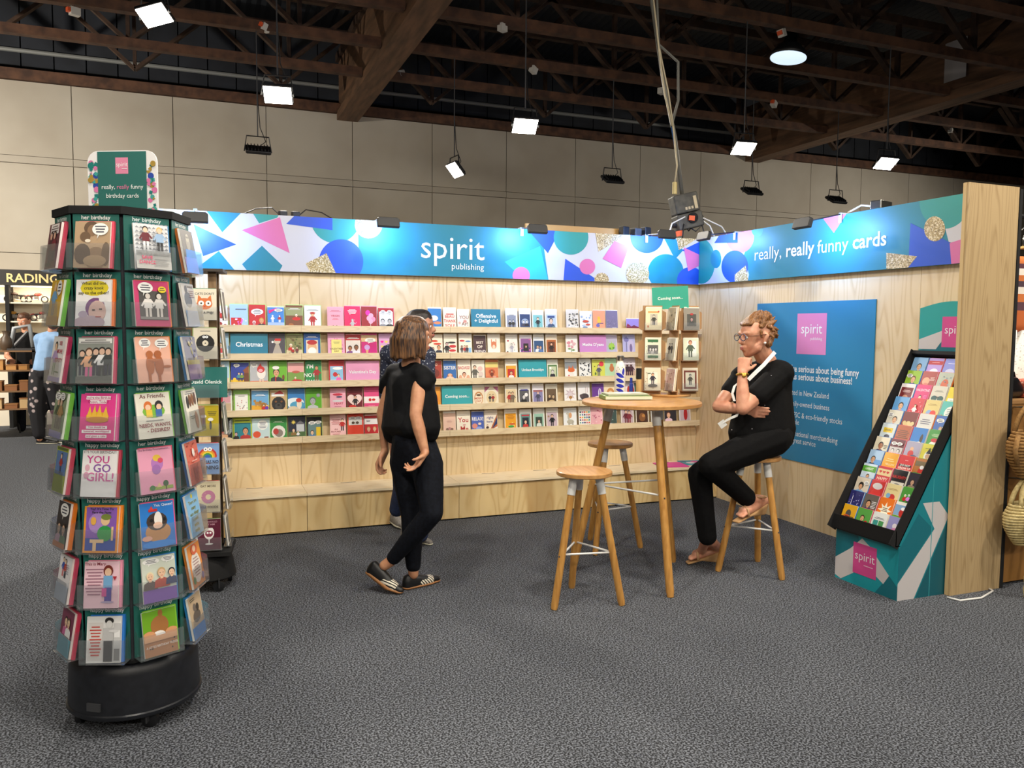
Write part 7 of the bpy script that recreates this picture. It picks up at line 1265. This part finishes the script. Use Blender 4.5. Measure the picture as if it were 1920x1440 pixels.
blob('flowery_trousers', [[(Cs(.06, .02, .95), .15)]] + chain([(Cs(-.02, .02, .9), .125), (Cs(-.04, -.02, .5), .115), (Cs(-.02, -.02, .14), .085)]) + chain([(Cs(.15, .02, .9), .125), (Cs(.18, .08, .5), .12), (Cs(.21, .1, .24), .10)]), spots('flower_print', '14141a', 'a89a9a', 11), Cu, 0.012, 3)
for q in (g0, Cs(.22, .1, 0)): shoe(Cu, q - R2*.05, q + R2*.08, q + R2*.17, UZ, mat('cream_sole', 'c9c4ae'), SHB, w=.04)
# ================================================================ bag stall at the right
BRD = noisy('mdf_board', '96692c', '845a28', 3, 0.75)
bs = thing('bag_board', 'brown fibreboard panel with woven bags hung on it beside the plywood end panel', 'panel', (0.1, -3.08, 0)); box('panel', (0.09, -3.08, 0.02), (1.4, -3.055, 1.12), BRD, bs); box('top_rail', (0.09, -3.085, 1.12), (1.4, -2.75, 1.14), mat('rail_brown', '9a7244', 0.6), bs); box('foot', (0.09, -3.05, 0.0), (1.4, -2.8, 0.02), BLACKM, bs)
for z, x in ((1.10, 0.135), (0.67, 0.125)): MB().tube([(x, -3.08, z), (x, -3.19, z + .01), (x, -3.20, z + .03)], .006, 6).build('hook', CHROME, bs)
def woven_bag(c, w, h, d, m, label, strap=False):
    """half-moon crochet bag: rows of cord round a narrowing body, two looped handles"""
    c = V(c); t = thing('woven_bag', label, 'bag', c); n = 15; body = MB(); fill = MB(); rings = []
    for i in range(n):
        u = (i + 0.5) / n; z = h * 0.62 * u; ww = w * math.sin(math.radians(28 + 82*min(1, u*1.15))) * (1 if u < .75 else 1 - .25*(u - .75)/.25); dd = d * (0.55 + .45*math.sin(PI*min(u*1.2, 1)*.5))
        body.tube([c + V((ww/2*math.cos(a)*(1 + .012*math.sin(24*a + i)), dd/2*math.sin(a), z)) for a in [2*PI*k/28 for k in range(29)]], h*.62/n*.62, 6, cap=False)
    body.build('woven_body', m, t, True)
    MB().ell(c + V((0, 0, h*.30)), (w*.44, d*.40, h*.29), 14).build('lining', mat('bag_lining', '7a6040', 0.9), t, True)
    for s in (-1, 1):
        pts = [c + V((w*.30*math.cos(a) , s*d*.25*(1 - abs(math.sin(a))*.7), h*.58 + h*.42*math.sin(a))) for a in [PI*k/12 for k in range(13)]]
        MB().tube(pts, .014, 8).build('handle', m, t, True)
    if strap:
        pts = [c + V((-w*.25, -d*.3, h*.75)), c + V((-w*.28, -d*.65, h*.35)), c + V((-w*.30, -d*.62, -.10)), c + V((-w*.18, -d*.4, -.30)), c + V((w*.1, -d*.3, -.335)), c + V((w*.35, -d*.3, -.25)), c + V((w*.45, -d*.35, .1)), c + V((w*.38, -d*.4, h*.5))]
        fine = []
        for i in range(len(pts) - 1):
            for k in range(8): fine.append(pts[i].lerp(pts[i+1], k/8))
        for ph in (0, PI): MB().tube([q + V((.008*math.cos(i*1.1 + ph), .006*math.sin(i*1.1 + ph), 0)) for i, q in enumerate(fine)], .009, 6).build('plaited_strap', m, t, True)
JUTE = noisy('jute_brown', '9a7440', '7c5a30', 70, 0.85, bump=0.4); STRW = noisy('straw_cream', 'cfbd88', 'b09c68', 70, 0.85, bump=0.4)
woven_bag((0.135, -3.22, 0.70), 0.40, 0.44, 0.15, JUTE, 'brown woven jute bag hanging above the cream one'); woven_bag((0.125, -3.22, 0.30), 0.38, 0.39, 0.14, STRW, 'cream woven straw bag with a long plaited strap', True)
MB().tube([(-0.04, -3.25, 0.96), (-0.075, -3.26, 0.87), (-0.05, -3.26, 0.79)], .014, 8).build('side_loop', JUTE, [o for o in COL.objects if o.get('label') == 'brown woven jute bag hanging above the cream one'][0], True)
# black handbag and folded textiles on the rail
p = thing('leather_handbag', 'glossy black leather handbag lying on the bag board rail', 'bag', (0.26, -2.95, 1.142)); blob('body', [[((0.20, -2.97, 1.185), .04), ((0.34, -2.95, 1.185), .042), ((0.24, -2.96, 1.25), .035), ((0.31, -2.95, 1.245), .03)]], mat('black_leather', '101114', 0.3), p, 0.008, 2); MB().tube([(0.21, -2.97, 1.26), (0.24, -2.97, 1.31), (0.29, -2.96, 1.30), (0.32, -2.95, 1.25)], .008, 6).build('handle', mat('black_leather'), p, True)
TXT = [('d8d4cc', '8a8a8c', 'grey and white patterned scarf hanging above the black handbag'), ('e8e4dc', 'b8b4ac', 'cream fringed scarf hanging beside the patterned one'), ('d8a0a0', 'c88484', 'dusty pink throw hanging beyond the cream scarf')]
rl = thing('clothes_rail', 'dark clothes rail over the bag stall', 'rail', (0.16, -2.78, 0)); MB().tube([(0.14, -2.78, 2.30), (1.35, -2.78, 2.30)], .014, 8).build('bar', BLACKM, rl); MB().tube([(0.14, -2.78, 2.30), (0.14, -2.78, 1.14)], .014, 8).build('post', BLACKM, rl); MB().tube([(0.14, -2.78, 1.55), (1.35, -2.78, 1.55)], .010, 8).build('lower_bar', BLACKM, rl)
for k, (c1, c2, lb) in enumerate(TXT):
    x = 0.30 + .17*k; mb = MB(); n = 16; vs = []
    for i in range(n + 1):
        u = i/n; xx = x + .15*u; yy = -2.80 - .022*math.sin(u*PI*4) ; vs += [V((xx, yy, 1.18)), V((xx, yy, 1.565)), V((xx, yy + .03, 1.565)), V((xx, yy + .03, 1.18))]
    mb.add(vs, [(4*i, 4*i+4, 4*i+5, 4*i+1) for i in range(n)] + [(4*i+1, 4*i+5, 4*i+6, 4*i+2) for i in range(n)] + [(4*i+2, 4*i+6, 4*i+7, 4*i+3) for i in range(n)])
    tag(mb.build('hanging_textile', spots('textile_%d' % k, c1, c2, 60), smooth=True), lb, 'textile')
tag(bevel(box('folded_textile', (0.36, -3.0, 1.141), (0.72, -2.80, 1.25), spots('coral_textile', 'c8604a', 'e8c8b0', 50)), 0.02), 'folded coral textile beside the black handbag', 'textile')
# striped jumper on a hanger
j = thing('striped_jumper', 'orange jumper with white and brown stripes on a wooden hanger', 'clothing', (0.56, -2.78, 1.67))
def stripe_mat():
    m = mat('jumper_stripes', 'c86a34', 0.9); nt, N, L, b = nodes(m); tc = N.new('ShaderNodeTexCoord'); sp_ = N.new('ShaderNodeSeparateXYZ'); L.new(tc.outputs['Object'], sp_.inputs[0]); mr = N.new('ShaderNodeMapRange'); mr.inputs[1].default_value = -0.12; mr.inputs[2].default_value = 0.42; L.new(sp_.outputs[2], mr.inputs[0])
    r = N.new('ShaderNodeValToRGB'); r.color_ramp.interpolation = 'CONSTANT'; e = r.color_ramp.elements; cols = [(0, 'c06430'), (.26, '5a3a44'), (.36, 'c87038'), (.46, 'e4dcd0'), (.54, '4a3440'), (.61, 'c87038'), (.68, 'e8e0d4'), (.76, '5a3440'), (.82, 'c87038')]
    while len(e) < len(cols): e.new(0.5)
    for i, (q, c) in enumerate(cols): e[i].position = q; e[i].color = (*hx(c), 1)
    L.new(mr.outputs[0], r.inputs[0]); L.new(r.outputs[0], b.inputs['Base Color']); return m
J = lambda x, z, y=-2.78: V((0.56 + x, y, 1.67 + z))
blob('knit', [[(J(-.12, .34), .035), (J(.12, .34), .035), (J(-.17, .27), .035), (J(.17, .27), .035), (J(-.17, -.08), .04), (J(.17, -.08), .04)]] + chain([(J(-.17, .29), .05), (J(-.235, .0), .045), (J(-.24, -.14), .035)]) + chain([(J(.17, .29), .05), (J(.235, .0), .045), (J(.24, -.14), .035)]), stripe_mat(), j, 0.012, 2)
MB().tube([J(-.17, .36), J(-.06, .42), J(0, .43), J(.06, .42), J(.17, .36)], .010, 8).build('hanger', mat('hanger_wood', 'c8a060', 0.5), j, True); MB().tube([J(0, .43), J(.0, .49), J(.02, .535), J(.0, .56), J(-.02, .54)], .004, 6).build('hook', CHROME, j, True)
